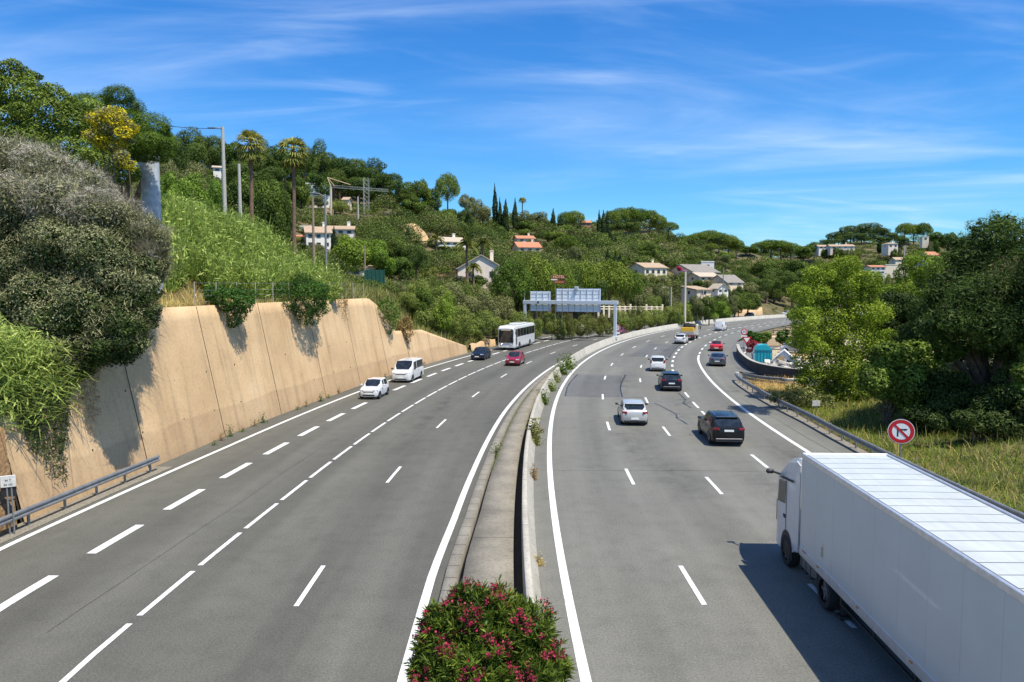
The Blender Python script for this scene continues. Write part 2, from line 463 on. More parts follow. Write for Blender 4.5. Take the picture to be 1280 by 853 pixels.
RAMP = [(80, 70.5), (60, 72.8), (45, 74.2), (36, 75.3), (30.5, 77.8), (27.2, 82.5), (26.4, 88), (27.6, 95), (31.0, 103.5), (36.5, 113), (43, 122)]   # slip road centre line
_rp = np.array(RAMP, float)
def ramp_dist(X, Y):
    d = np.full(len(X), 1e9)
    for a, b in zip(_rp[:-1], _rp[1:]):
        ab = b - a; t = np.clip(((X - a[0]) * ab[0] + (Y - a[1]) * ab[1]) / (ab @ ab), 0, 1)
        d = np.minimum(d, np.hypot(X - a[0] - t * ab[0], Y - a[1] - t * ab[1]))
    return d

def terrain(X, Y, lump=True):
    X = np.atleast_1d(np.asarray(X, float)); Y = np.atleast_1d(np.asarray(Y, float))
    u = CX + FPX * X / np.maximum(Y, 3)
    z = zcols(u, Y)
    s, lat = to_sl_arr(X, Y); g = gz(Y)
    if lump: z = z + (np.sin(X * 0.21 + 1.3) * np.cos(Y * 0.17) * 0.35 + np.sin(X * 0.057 + Y * 0.043) * 0.9) * np.clip((Y - 40) / 80, 0, 1)
    zt = WT(s); lt = WB(s) - 0.2 * zt - 0.25
    left = lat < lt
    w = sstep(lt - lat, 0.0, 9.0)
    zl = (g + zt - 0.12) * (1 - w) + z * w
    right = lat > 17.55
    w2 = sstep(lat, 17.6, 30) * sstep(lat, 17.6, 26)
    zr = (g - 0.02) * (1 - w2) + z * w2
    w3 = sstep(ramp_dist(X, Y), 4.2, 9.0) ; zr = np.where(ramp_dist(X, Y) < 9.0, (g - 0.15) * (1 - w3) + zr * w3, zr)
    zr = np.where((X < 62) & (Y > 74) & (Y < 140) & (lat > 17), np.minimum(zr, g - 0.06), zr)
    return np.where(left, zl, np.where(right, zr, g - 0.35))

def T(x, y): return float(terrain([x], [y])[0])

def build_terrain():
    us = np.arange(-700, 2101, 4.0)
    ys = [4.0]
    while ys[-1] < 1400: ys.append(ys[-1] * 1.018 + 0.06)
    ys = np.array(ys); U, YY = np.meshgrid(us, ys); X = (U - CX) / FPX * YY
    Z = terrain(X.ravel(), YY.ravel())
    V = np.stack([X.ravel(), YY.ravel(), Z], 1); a, b = U.shape
    i = np.arange((a-1)*(b-1)); r = i // (b-1); c = i % (b-1); k = r * b + c
    F = np.stack([k, k+1, k+b+1, k+b], 1)
    m, nt, bs = newmat('ground_soil'); v = coords(nt)
    n1 = noise(nt, v, 0.35, 6, 0.6); n2 = noise(nt, v, 4.0, 6, 0.7)
    c1 = ramp(nt, n1, [(0.3, (0.055, 0.075, 0.02)), (0.47, (0.10, 0.10, 0.035)), (0.6, (0.20, 0.15, 0.07))])
    c2 = ramp(nt, n2, [(0.3, (0.45, 0.45, 0.4)), (0.7, (1.15, 1.1, 1.0))])
    lk(nt, mixc(nt, 1.0, c1, c2, 'MULTIPLY'), bs.inputs['Base Color']); bs.inputs['Roughness'].default_value = 0.95
    bump(nt, bs, n2, 0.6, 0.15)
    o = obj('terrain', np_mesh('terrain', V, F, m, smooth=True)); tag(o, kind='structure')
build_terrain()
# a wide sheet under everything, out to the horizon
mb = MB(); mb.add([(-4000, -300, -14), (4000, -300, -14), (4000, 5000, -14), (-4000, 5000, -14)], [(0, 1, 2, 3)])
tag(mb.build('ground', plain('far_ground', (0.07, 0.085, 0.03), 0.95, vary=0.4, scale=0.05)), kind='structure')

# ------------------------------------------------------------------ asphalt
def asphalt(name, base, light, seed, lanes):
    m, nt, bs = newmat(name)
    v = coords(nt); uvn = nt.nodes.new('ShaderNodeUVMap'); uvn.uv_map = 'UVMap'
    mp = nt.nodes.new('ShaderNodeMapping'); mp.inputs['Scale'].default_value = (0.9, 0.022, 1); mp.inputs['Location'].default_value = (seed, 0, 0)
    lk(nt, uvn.outputs[0], mp.inputs['Vector'])
    streak = noise(nt, mp.outputs['Vector'], 1.0, 5, 0.6)
    big = noise(nt, v, 0.11, 5, 0.6, 0.4); grain = noise(nt, v, 17.0, 4, 0.85); mid = noise(nt, v, 1.1, 6, 0.65)
    c = ramp(nt, streak, [(0.3, base), (0.7, light)])
    c = mixc(nt, 1.0, c, ramp(nt, big, [(0.32, (0.90, 0.90, 0.90)), (0.68, (1.06, 1.06, 1.05))]), 'MULTIPLY')
    c = mixc(nt, 1.0, c, ramp(nt, mid, [(0.28, (0.84, 0.84, 0.84)), (0.5, (1, 1, 1)), (0.75, (1.07, 1.06, 1.05))]), 'MULTIPLY')
    c = mixc(nt, 1.0, c, ramp(nt, grain, [(0.28, (0.52, 0.52, 0.52)), (0.5, (1, 1, 1)), (0.72, (1.55, 1.54, 1.5))]), 'MULTIPLY')
    # oil-darkened middle of each lane, tyre-polished tracks
    sepx = nt.nodes.new('ShaderNodeSeparateXYZ'); lk(nt, uvn.outputs[0], sepx.inputs[0])
    wv = N(nt, 'ShaderNodeMath', _operation='MULTIPLY_ADD'); lk(nt, sepx.outputs[0], wv.inputs[0]); wv.inputs[1].default_value = 2 * math.pi / lanes[0]; wv.inputs[2].default_value = lanes[1]
    cs = N(nt, 'ShaderNodeMath', _operation='COSINE'); lk(nt, wv.outputs[0], cs.inputs[0])
    mr = N(nt, 'ShaderNodeMapRange', From__Min=-1.0, From__Max=1.0, To__Min=1.08, To__Max=0.80); lk(nt, cs.outputs[0], mr.inputs['Value'])
    mp2 = nt.nodes.new('ShaderNodeMapping'); mp2.inputs['Scale'].default_value = (0.15, 0.03, 1); lk(nt, uvn.outputs[0], mp2.inputs['Vector'])
    wmask = ramp(nt, noise(nt, mp2.outputs['Vector'], 1.0, 3), [(0.35, (0.1,)*3), (0.65, (1, 1, 1))])
    c = mixc(nt, 1.0, c, mixc(nt, wmask, (1, 1, 1), mr.outputs[0]), 'MULTIPLY')
    lk(nt, c, bs.inputs['Base Color']); bs.inputs['Roughness'].default_value = 0.82; bs.inputs['Specular IOR Level'].default_value = 0.35
    bump(nt, bs, grain, 0.35, 0.012); return m

def strip(name, lo, hi, mat, z, s0=-44, s1=345, ns=None, nl=10, label=None):
    ss = np.arange(s0, s1 + 0.01, 1.0)
    A = np.linspace(0, 1, nl + 1); V = []; UV = []
    for s in ss:
        a, b = float(lo(s)), float(hi(s))
        for t in A:
            l = a + (b - a) * t; x, y, zz = P(s, l, z); V.append((x, y, zz)); UV.append((l, s))
    nr, nc = len(ss), nl + 1
    i = np.arange((nr-1)*(nc-1)); r = i // (nc-1); c = i % (nc-1); k = r * nc + c
    F = np.stack([k, k+1, k+nc+1, k+nc], 1)
    return obj(name, np_mesh(name, np.array(V, float), F, mat, uv=UV, smooth=True))
KERB = lambda s: np.minimum(L0(s) + 0.42, -1.6)
mA = asphalt('asphalt_left', (0.098, 0.095, 0.079), (0.124, 0.120, 0.101), 3.0, (3.75, 0.6))
mB_ = asphalt('asphalt_right', (0.140, 0.136, 0.116), (0.172, 0.168, 0.145), 9.0, (3.5, 1.6))
tag(strip('road', lambda s: WB(s) - 0.1, lambda s: KERB(s) + 0.05, mA, 0.0), kind='structure')
tag(strip('road', lambda s: -0.95, lambda s: ROADR, mB_, 0.0), kind='structure')
# slip road
def path_strip(name, pts, w, mat, z):
    pts = [Vector((p[0], p[1], 0)) for p in pts]
    d = []
    for i in range(len(pts) - 1):
        for t in np.linspace(0, 1, 8, endpoint=False):
            p0 = pts[max(i-1, 0)]; p1 = pts[i]; p2 = pts[i+1]; p3 = pts[min(i+2, len(pts)-1)]
            d.append(0.5 * ((2*p1) + (-p0+p2)*t + (2*p0-5*p1+4*p2-p3)*t*t + (-p0+3*p1-3*p2+p3)*t**3))
    d.append(pts[-1]); V = []; UV = []; acc = 0
    for i, p in enumerate(d):
        t = (d[min(i+1, len(d)-1)] - d[max(i-1, 0)]).normalized(); n = Vector((t.y, -t.x, 0))
        if i: acc += (d[i] - d[i-1]).length
        for k in range(5):
            l = -w/2 + w * k / 4; q = p + n * l; V.append((q.x, q.y, float(gz(q.y)) + z)); UV.append((l + 2, acc))
    n = len(d); i = np.arange((n-1)*4); r = i // 4; c = i % 4; k = r*5 + c
    return obj(name, np_mesh(name, np.array(V), np.stack([k, k+1, k+6, k+5], 1), mat, uv=UV, smooth=True)), d
o, RD = path_strip('slip_road', RAMP, 8.6, asphalt('asphalt_slip', (0.125, 0.123, 0.113), (0.16, 0.157, 0.145), 5.0, (3.5, 0)), -0.006)
tag(o, kind='structure')
# pale concrete nosing between carriageway and slip road
# ------------------------------------------------------------------ patches and joints in the asphalt
def patch(lat0, lat1, s0, s1, mat, z=0.004, name='asphalt_patch'):
    ss = np.arange(s0, s1 + 0.01, 1.0); V = []; UV = []
    for s in ss:
        for t in np.linspace(0, 1, 5):
            l = lat0 + (lat1 - lat0) * t; q = P(s, l, z); V.append(q); UV.append((l, s))
    n = len(ss); i = np.arange((n-1)*4); r = i // 4; c = i % 4; k = r*5 + c
    tag(obj(name, np_mesh(name, np.array(V, float), np.stack([k, k+1, k+6, k+5], 1), mat, uv=UV, smooth=True)), kind='structure')
mP = asphalt('asphalt_patched', (0.108, 0.107, 0.1), (0.13, 0.128, 0.12), 1.0, (3.5, 1.6))
patch(0.5, 5.3, 51, 66, mP); patch(4.9, 9.9, 88, 110, mP); 
mtar = plain('tar', (0.02, 0.02, 0.021), 0.45, vary=0.3)
def crack(pts, w, name='tar_seam'):
    """a poured bitumen seam; pts in (s, lat)"""
    mb = MB(); rows = []
    r = random.Random(int(pts[0][0] * 10)); dense = []
    for (s0, l0), (s1, l1) in zip(pts[:-1], pts[1:]):
        for t in np.linspace(0, 1, 7, endpoint=False): dense.append((s0 + (s1-s0)*t, l0 + (l1-l0)*t + r.uniform(-.03, .03)))
    dense.append(pts[-1])
    for i, (s, l) in enumerate(dense):
        p = P1(s, l, 0.008); q = P1(*dense[min(i+1, len(dense)-1)], 0.008); q0 = P1(*dense[max(i-1, 0)], 0.008)
        t = (q - q0).normalized(); n = Vector((t.y, -t.x, 0)); ww = w * r.uniform(0.6, 1.2) / 2
        rows.append([p - n*ww, p + n*ww])
    mb.grid(rows, smooth=False); return mb
mb = MB()
def addcrack(pts, w): c = crack(pts, w); mb.add(c.v, c.f)
addcrack([(51, 0.6), (58, 0.45), (66.5, 0.7)], 0.10); addcrack([(51, 5.3), (57, 5.2), (67, 5.6)], 0.12); addcrack([(51, 0.6), (51.2, 3), (51, 7)], 0.06)
addcrack([(66.2, 0.6), (66.4, 3), (66, 7.5)], 0.06)
addcrack([(87, 9.9), (98, 9.85), (110.5, 9.6)], 0.13); addcrack([(88, 4.9), (88, 9.9)], 0.06); addcrack([(84.5, 9.8), (84.3, 11.5), (84.8, 13.4)], 0.14)
addcrack([(39, 9.0), (41.5, 8.6), (43, 8.8), (46, 8.2), (48, 7.7)], 0.10); addcrack([(41.5, 8.6), (42, 9.2)], 0.07); addcrack([(43, 8.3), (43.2, 9.1)], 0.07)
addcrack([(46, 10.2), (48.5, 9.9), (50, 10.3), (54, 10.1)], 0.10); addcrack([(47.5, 9.2), (48.4, 10.2), (49, 10.9)], 0.09); addcrack([(50, 9.5), (50.4, 10.6)], 0.08)
addcrack([(26, 0.2), (26.3, 7), (26, 14)], 0.018); addcrack([(36, 5.5), (36.3, 14)], 0.02)
addcrack([(9, -13.9), (20, -13.2), (34, -12.7)], 0.012)
addcrack([(3, 15.9), (20, 15.7), (40, 15.4), (52, 14.9)], 0.02)
tag(mb.build('tar_seam', mtar, fixn=False), kind='structure')
# worn oily blotches, thin films on the road
mst, nt, bs = newmat('oil_stain'); v = coords(nt); f = noise(nt, v, 0.55, 7, 0.7, 0.6)
nt.nodes['Principled BSDF'].inputs['Base Color'].default_value = (0.02, 0.02, 0.02, 1); bs.inputs['Roughness'].default_value = 0.8
uvn = nt.nodes.new('ShaderNodeUVMap'); uvn.uv_map = 'UVMap'
gr = nt.nodes.new('ShaderNodeTexGradient'); gr.gradient_type = 'SPHERICAL'
mp = nt.nodes.new('ShaderNodeMapping'); lk(nt, uvn.outputs[0], mp.inputs['Vector']); lk(nt, mp.outputs[0], gr.inputs[0])
mm = N(nt, 'ShaderNodeMath', _operation='MULTIPLY'); lk(nt, gr.outputs['Fac'], mm.inputs[0])
rr = N(nt, 'ShaderNodeMapRange', From__Min=0.42, From__Max=0.72, To__Min=0.0, To__Max=1.2); lk(nt, f, rr.inputs['Value']); lk(nt, rr.outputs[0], mm.inputs[1]); 
mn = N(nt, 'ShaderNodeMath', _operation='MULTIPLY', _use_clamp=True); lk(nt, mm.outputs[0], mn.inputs[0]); mn.inputs[1].default_value = 0.34
lk(nt, mn.outputs[0], bs.inputs['Alpha'])
def stain(s, lat, hs, hl, k=[0]):
    k[0] += 1; V = []; UV = []
    for i in range(9):
        for j in range(5):
            a, b = -1 + i/4, -1 + j/2; V.append(P(s + a*hs, lat + b*hl, 0.011 + 0.0007*k[0])); UV.append((a, b))
    i = np.arange(32); r = i // 4; c = i % 4; q = r*5 + c
    tag(obj('oil_stain', np_mesh('oil_stain', np.array(V, float), np.stack([q, q+1, q+6, q+5], 1), mst, uv=UV)), kind='structure')
for a in [(25, 6.1, 5, 1.6), (33, 4.6, 7, 1.5), (23, 10.4, 5, 1.7), (60, 5.4, 12, 1.2), (30, 13.0, 6, 1.3), (86, 4.6, 16, 1.5), (100, 8.6, 18, 1.2), (46, -8.6, 24, 0.9), (130, 8, 22, 1.4), (120, 4.6, 20, 1.4), (57, 14.9, 4, 1.2)]: stain(*a)

# ------------------------------------------------------------------ road markings (two coats of worn white paint)
mw, nt, bs = newmat('road_paint'); v = coords(nt)
f = noise(nt, v, 5.0, 7, 0.7); g2 = noise(nt, v, 0.6, 4)
c = ramp(nt, f, [(0.30, (0.26, 0.26, 0.245)), (0.43, (0.66, 0.66, 0.63)), (0.7, (0.80, 0.80, 0.77))])
lk(nt, mixc(nt, 1.0, c, ramp(nt, g2, [(0.3, (0.88, 0.88, 0.87)), (0.7, (1, 1, 1))]), 'MULTIPLY'), bs.inputs['Base Color']); bs.inputs['Roughness'].default_value = 0.7
def line(mb, lat, s0, s1, w, z=0.014):
    ss = np.append(np.arange(s0, s1, 1.5 if s1 - s0 > 3 else (s1 - s0) / 2), s1); rows = []
    for s in ss:
        l = float(lat(s)); rows.append([P1(s, l - w/2, z), P1(s, l + w/2, z)])
    mb.grid(rows, smooth=False)
def sv(u, v): x, y = bp(u, v); return to_sl(x, y)[0]
mb = MB()
line(mb, lambda s: 0, -40, 345, 0.26); line(mb, lambda s: L0(s), -40, 110, 0.26); line(mb, lambda s: L0(s), 110, 340, 0.22)
line(mb, L4, -40, 112, 0.24); line(mb, L4, 112, 340, 0.22)
sB4 = sv(873, 444); line(mb, B4, -40, sB4, 0.26)
sd = sB4 + 2
while sd < 300: line(mb, B4, sd, sd + 3, 0.24); sd += 7
# B1: 3 m dashes every 13 m, phase from the photograph
ph = sv(787.5, 597)
for k in range(-4, 26): line(mb, B1, ph + 13.0*k - 1.5, ph + 13.0*k + 1.5, 0.16)
ph = sv(893, 607)
for k in range(-4, 26): line(mb, B2, ph + 13.0*k - 1.5, ph + 13.0*k + 1.5, 0.16)
# B3: long dashes near, short close dashes beyond
for (u, v) in [(948, 575.7), (881.4, 518.7), (869.6, 506.6)]:
    s = sv(u, v); line(mb, B3, s - 1.5, s + 1.5, 0.18)
s = sv(948, 575.7); line(mb, B3, s - 14.5, s - 11.5, 0.18); line(mb, B3, s - 27.5, s - 24.5, 0.18)
sd = sv(859, 493.6); line(mb, B3, sd - 1.5, sd + 1.5, 0.18); sd += 6
while sd < 300: line(mb, B3, sd, sd + 2.6, 0.26); sd += 5.6
ph = sv(492, 594)
for k in range(-3, 26): line(mb, L1, ph + 13.0*k - 1.5, ph + 13.0*k + 1.5, 0.15)
sd = sv(215, 737) - 4.68 * 6
a = sv(215, 737); b = sv(565.5, 479); nper = 13
per = (b - a) / nper
for k in range(-4, 60): line(mb, L2, a + per*k - 1.55, a + per*k + 1.55, 0.17)
pts = [sv(*q) for q in [(140,675),(232,623),(297,587),(347,560),(387,538),(420,521),(448,508)]]
per3 = (pts[-1] - pts[0]) / 6
for k in range(-3, 45): line(mb, L3, pts[0] + per3*k - 1.45, pts[0] + per3*k + 1.45, 0.34)
# slip road edge line
mbr = MB(); rows = []
for i, p in enumerate(RD):
    t = (RD[min(i+1, len(RD)-1)] - RD[max(i-1, 0)]).normalized(); n = Vector((t.y, -t.x, 0))
    if p.x > 40 and i < len(RD)//2: continue
    q = p + n * 1.9; rows.append([Vector((q.x - n.x*.09, q.y - n.y*.09, .01)), Vector((q.x + n.x*.09, q.y + n.y*.09, .01))])
mb.grid(rows, smooth=False)
tag(mb.build('lane_marking', mw, fixn=False), kind='structure')

# ------------------------------------------------------------------ central reservation
def conc(name, col, dark, scale=1.0, joints=None):
    m, nt, bs = newmat(name); v = coords(nt)
    a = noise(nt, v, 0.7*scale, 6, 0.65); b = noise(nt, v, 9*scale, 6, 0.7)
    c = mixc(nt, 1.0, ramp(nt, a, [(0.3, dark), (0.65, col)]), ramp(nt, b, [(0.28, (0.62, 0.61, 0.58)), (0.5, (1, 1, 1)), (0.75, (1.12, 1.12, 1.1))]), 'MULTIPLY')
    if joints:
        uvn = nt.nodes.new('ShaderNodeUVMap'); uvn.uv_map = 'UVMap'; sp = nt.nodes.new('ShaderNodeSeparateXYZ'); lk(nt, uvn.outputs[0], sp.inputs[0])
        md = N(nt, 'ShaderNodeMath', _operation='MODULO'); lk(nt, sp.outputs[1], md.inputs[0]); md.inputs[1].default_value = joints
        lt = N(nt, 'ShaderNodeMath', _operation='LESS_THAN'); lk(nt, md.outputs[0], lt.inputs[0]); lt.inputs[1].default_value = 0.04
        c = mixc(nt, lt.outputs[0], c, tuple(q * 0.35 for q in dark))
    lk(nt, c, bs.inputs['Base Color']); bs.inputs['Roughness'].default_value = 0.9; bump(nt, bs, b, 0.3, 0.02); MATS[name] = m; return m
def loft(name, prof, s0, s1, mat, step=1.0, parent=None):
    """prof(s) -> list of (lat, z)"""
    ss = np.arange(s0, s1 + 0.01, step); V = []; UV = []; n = len(prof(s0))
    for s in ss:
        acc = 0; last = None
        for (l, z) in prof(s):
            if last: acc += math.hypot(l - last[0], z - last[1])
            last = (l, z); V.append(P(s, l, z)); UV.append((acc, s - S0))
    nr = len(ss); i = np.arange((nr-1)*(n-1)); r = i // (n-1); c = i % (n-1); k = r*n + c
    F = np.stack([k, k+1, k+n+1, k+n], 1)
    me = np_mesh(name, np.array(V, float), F, mat, uv=UV); return obj(name, me, parent)
mslab = conc('median_concrete', (0.27, 0.242, 0.188), (0.16, 0.143, 0.11), 1.0, 12.0)
mkerb = conc('kerb_concrete', (0.25, 0.23, 0.185), (0.155, 0.14, 0.115), 1.0, 0.95)
mbar = conc('barrier_concrete', (0.46, 0.43, 0.36), (0.33, 0.305, 0.25), 0.8, 6.0)
mfar = conc('barrier_concrete_pale', (0.50, 0.47, 0.40), (0.38, 0.36, 0.30), 0.8, 6.0)
def slabp(s):
    a = min(float(L0(s)) + 1.06, -1.66); b = -1.60
    return [(a, -.3), (a, .42), ((a+b)/2 - .02, .425), ((a+b)/2 + .02, .425), (b, .42), (b, -.3)]
o = loft('median_slab', slabp, -40, 92, mslab); tag(o, kind='structure')
def kerbp(s):
    a = min(float(L0(s)) + 0.42, -1.66); b = min(float(L0(s)) + 0.84, -1.64)
    return [(a, -.3), (a + .03, .20), (a + .05, .22), (b, .22), (b, -.3)]
o = loft('kerb', kerbp, -40, 94, mkerb); tag(o, kind='structure')
mb = MB(); mb.grid([[P1(s, float(L0(s)) + .4, -.1), P1(s, -0.9, -.1)] for s in np.arange(-40, 111, 2.0)]); tag(mb.build('median_soil', plain('median_soil', (0.035, 0.032, 0.025), 0.95), fixn=False), kind='structure')
def njp(s):
    return [(-0.80, -.05), (-0.80, .07), (-0.98, .33), (-1.08, .84), (-1.10, .87), (-1.27, .87), (-1.29, .84), (-1.30, .33), (-1.31, .07), (-1.31, -.3)]
o = loft('concrete_barrier', njp, -40, 88, mbar); tag(o, 'grey concrete crash barrier along the right side of the paved central strip', 'barrier')
o = loft('concrete_barrier', lambda s: [(l - 0.02, z * 1.04 if z > .3 else z) for l, z in njp(s)], 88, 340, mfar)
tag(o, 'pale concrete crash barrier curving away between the carriageways beyond the gantry', 'barrier')

# ------------------------------------------------------------------ tan retaining wall on the left
mwall, nt, bs = newmat('tan_wall'); v = coords(nt)
uvn = nt.nodes.new('ShaderNodeUVMap'); uvn.uv_map = 'UVMap'
big = noise(nt, v, 0.25, 5, 0.6); fine = noise(nt, v, 7.0, 7, 0.7)
mp = nt.nodes.new('ShaderNodeMapping'); mp.inputs['Scale'].default_value = (0.06, 0.9, 1); lk(nt, uvn.outputs[0], mp.inputs['Vector'])
run = noise(nt, mp.outputs['Vector'], 1.6, 6, 0.65)
mp3 = nt.nodes.new('ShaderNodeMapping'); mp3.inputs['Scale'].default_value = (0.9, 0.22, 1); lk(nt, uvn.outputs[0], mp3.inputs['Vector'])
c = ramp(nt, big, [(0.3, (0.50, 0.335, 0.175)), (0.55, (0.60, 0.415, 0.225)), (0.72, (0.65, 0.465, 0.27))])
c = mixc(nt, 1.0, c, ramp(nt, run, [(0.28, (0.70, 0.69, 0.68)), (0.48, (1, 1, 1)), (0.75, (1.06, 1.05, 1.03))]), 'MULTIPLY')
c = mixc(nt, 1.0, c, ramp(nt, fine, [(0.25, (0.78, 0.76, 0.74)), (0.5, (1, 1, 1)), (0.75, (1.1, 1.1, 1.1))]), 'MULTIPLY')
sp = nt.nodes.new('ShaderNodeSeparateXYZ'); lk(nt, uvn.outputs[0], sp.inputs[0])
# splash zone: the lower 1.7 m is greyer
wob = N(nt, 'ShaderNodeMath', _operation='MULTIPLY_ADD'); lk(nt, noise(nt, mp3.outputs['Vector'], 0.8, 3), wob.inputs[0]); wob.inputs[1].default_value = -1.0; lk(nt, sp.outputs[0], wob.inputs[2])
low = N(nt, 'ShaderNodeMapRange', From__Min=1.15, From__Max=1.32, To__Min=1.0, To__Max=0.0); lk(nt, wob.outputs[0], low.inputs['Value'])
c = mixc(nt, low.outputs[0], c, mixc(nt, 1.0, c, (0.86, 0.845, 0.85), 'MULTIPLY'))
lk(nt, c, bs.inputs['Base Color']); bs.inputs['Roughness'].default_value = 0.92; bump(nt, bs, fine, 0.35, 0.03)
def wallprof(s):
    b, t = float(WB(s)), float(WT(s)); n = 10
    return [(b, -.4)] + [(b - 0.2 * t * k / n, t * k / n) for k in range(n + 1)] + [(b - 0.2*t - .45, t), (b - 0.2*t - .45, -1)]
JOINTS = [17.6, 25.6, 33.2, 40.6, 48.0, 55.2, 62.2, 68.5, 75.0, 81.0, 86.9]
wall = empty('retaining_wall', (0, 0, 0), label='high tan concrete retaining wall leaning back along the left road edge', cat='wall')
mj = plain('joint_dark', (0.03, 0.026, 0.02), 0.9)
for i, (a, b) in enumerate(zip(JOINTS[:-1], JOINTS[1:])):
    ss = np.linspace(a + 0.03, b - 0.03, 14); V = []; UV = []
    for s in ss:
        acc = 0; last = None
        for (l, z) in wallprof(s):
            if last: acc += math.hypot(l - last[0], z - last[1])
            last = (l, z); V.append(P(s, l, z)); UV.append((acc - .4, s))
    n = len(wallprof(a)); k0 = np.arange(13*(n-1)); r = k0 // (n-1); cc = k0 % (n-1); k = r*n + cc
    F = np.stack([k, k+1, k+n+1, k+n], 1)
    obj('wall_panel', np_mesh('wall_panel', np.array(V, float), F, mwall, uv=UV), wall)
mb = MB()
for s in JOINTS:
    b, t = float(WB(s)), float(WT(s)); 
    q = [P1(s - .05, b - .06, -.1), P1(s + .05, b - .06, -.1), P1(s + .05, b - .2*t - .06, t - .02), P1(s - .05, b - .2*t - .06, t - .02)]
    mb.add(q, [(0, 1, 2, 3)])
mb.build('joint', mj, wall, fixn=False)
mb = MB()
rr = random.Random(5)
for s in np.arange(22, 80, 3.55):
    for zz in (1.75, 4.0):
        t = float(WT(s))
        if zz < t - .8:
            p = P1(s + rr.uniform(-.4, .4), float(WB(s)) - .2*zz + .005, zz + rr.uniform(-.1, .1)); mb.cyl(p, (1, 0, .2), .036, .05, 8)
mb.build('weep_hole', mj, wall)
# brown stone wall at the very left
ms, nt, bs = newmat('brown_stone'); v = coords(nt)
vo = N(nt, 'ShaderNodeTexVoronoi', Scale=7.0); lk(nt, v, vo.inputs['Vector']); f = noise(nt, v, 14, 6, .7)
c = mixc(nt, 1.0, ramp(nt, vo.outputs['Distance'], [(0.0, (0.30, 0.19, 0.09)), (0.6, (0.20, 0.12, 0.055))]), ramp(nt, f, [(0.3, (.6, .6, .6)), (.7, (1.25, 1.2, 1.1))]), 'MULTIPLY')
lk(nt, c, bs.inputs['Base Color']); bs.inputs['Roughness'].default_value = .95; bump(nt, bs, vo.outputs['Distance'], .7, .06)
stw = empty('stone_wall', label='brown rough stone wall at the left end of the tan wall', cat='wall')
def swp(s):
    b = float(WB(s)) + .25; return [(b, -.4), (b - .1, 1.2), (b - .14, 1.23), (b - .2, 2.45), (b - .24, 2.48), (b - .35, 3.85), (b - .9, 3.85), (b - .9, -.4)]
o = loft('stone_face', swp, -20, 17.3, ms, 1.0, stw)
o = loft('ledge', lambda s: [(float(WB(s)) + .18, 1.17), (float(WB(s)) + .17, 1.24), (float(WB(s)) + .09, 1.24)], -20, 17.3, plain('stone_joint', (.12, .075, .04), .95), 1.0, stw)
# low tan wall running on behind the shoulder
o = loft('low_wall', lambda s: [(float(WB(s)) + .02, -.3), (float(WB(s)) - .1, 1.05 + .12*math.sin(s*1.7)), (float(WB(s)) - .4, 1.05 + .12*math.sin(s*1.7)), (float(WB(s)) - .4, -.3)], 88.5, 99.5, mwall)
tag(o, 'low tan concrete wall beside the left shoulder behind the dark blue hatchback', 'wall')
o = loft('low_wall', lambda s: [(float(WB(s)) + .02, -.3), (float(WB(s)) - .08, .8 + .1*math.sin(s*2.1)), (float(WB(s)) - .4, .8 + .1*math.sin(s*2.1)), (float(WB(s)) - .4, -.3)], 101.5, 121, mfar)
tag(o, 'low pale wall at the foot of the shrubs behind the white coach', 'wall')
def farwall(s):
    h = 2.6 + .35 * math.sin(s * 1.3) * math.sin(s * .37) + (.4 if int(s / 4.5) % 2 else 0)
    b = -17.6; return [(b, -.3), (b - .35, h), (b - .8, h), (b - .8, -.3)]
o = loft('retaining_wall', farwall, 187, 192, mwall); tag(o, 'short detached block of tan wall standing before the long far wall', 'wall')
o = loft('retaining_wall', farwall, 196, 262, mwall); tag(o, 'long jagged topped tan wall beside the far left carriageway', 'wall')
# ------------------------------------------------------------------ vehicles
M_TYRE = plain('tyre_rubber', (0.018, 0.018, 0.019), 0.85)
M_RIM = plain('alloy_rim', (0.42, 0.42, 0.43), 0.35, 0.8)
M_TRIM = plain('black_trim', (0.022, 0.022, 0.024), 0.55)
M_PLATE = plain('number_plate', (0.78, 0.78, 0.74), 0.5)
M_PLATEB = plain('plate_blue', (0.02, 0.08, 0.4), 0.5)
M_TAIL = plain('tail_lamp_red', (0.20, 0.008, 0.012), 0.2, coat=.6)
M_HEAD = plain('head_lamp_clear', (0.62, 0.64, 0.66), 0.12, 0.3, coat=.8)
M_CHROME = plain('chrome', (0.62, 0.62, 0.63), 0.18, 0.95)
M_GLASS = glass_dark()

def wheel(parent, x, y, r, w, dark=False):
    mb = MB(); s = 1 if x > 0 else -1
    prof = [(r*.62, .5), (r*.93, .5), (r, .36), (r, -.36), (r*.93, -.5), (r*.62, -.5)]
    rows = []
    for k in range(25):
        a = 2*math.pi*k/24; rows.append([(x + q[1]*w, y + q[0]*math.cos(a), r + q[0]*math.sin(a)) for q in prof])
    mb.grid(rows); ty = mb.build('wheel', M_TYRE, parent)
    mb = MB(); xo = x + s*w*.34
    mb.cyl((xo - s*.03, y, r), (1, 0, 0), r*.64, .03, 24)
    for k in range(5):
        a = 2*math.pi*k/5
        c = Vector((xo, y + math.cos(a)*r*.34, r + math.sin(a)*r*.34)); t = Vector((0, math.cos(a), math.sin(a))); n = Vector((0, -math.sin(a), math.cos(a)))
        q = [c - t*r*.3 - n*.05, c - t*r*.3 + n*.05, c + t*r*.28 + n*.03, c + t*r*.28 - n*.03]
        o = Vector((s*.03, 0, 0)); mb.add(q + [p + o for p in q], [(0,1,2,3), (4,5,6,7), (0,1,5,4), (1,2,6,5), (2,3,7,6), (3,0,4,7)])
    mb.build('rim', M_TRIM if dark else M_RIM, ty)
    return ty

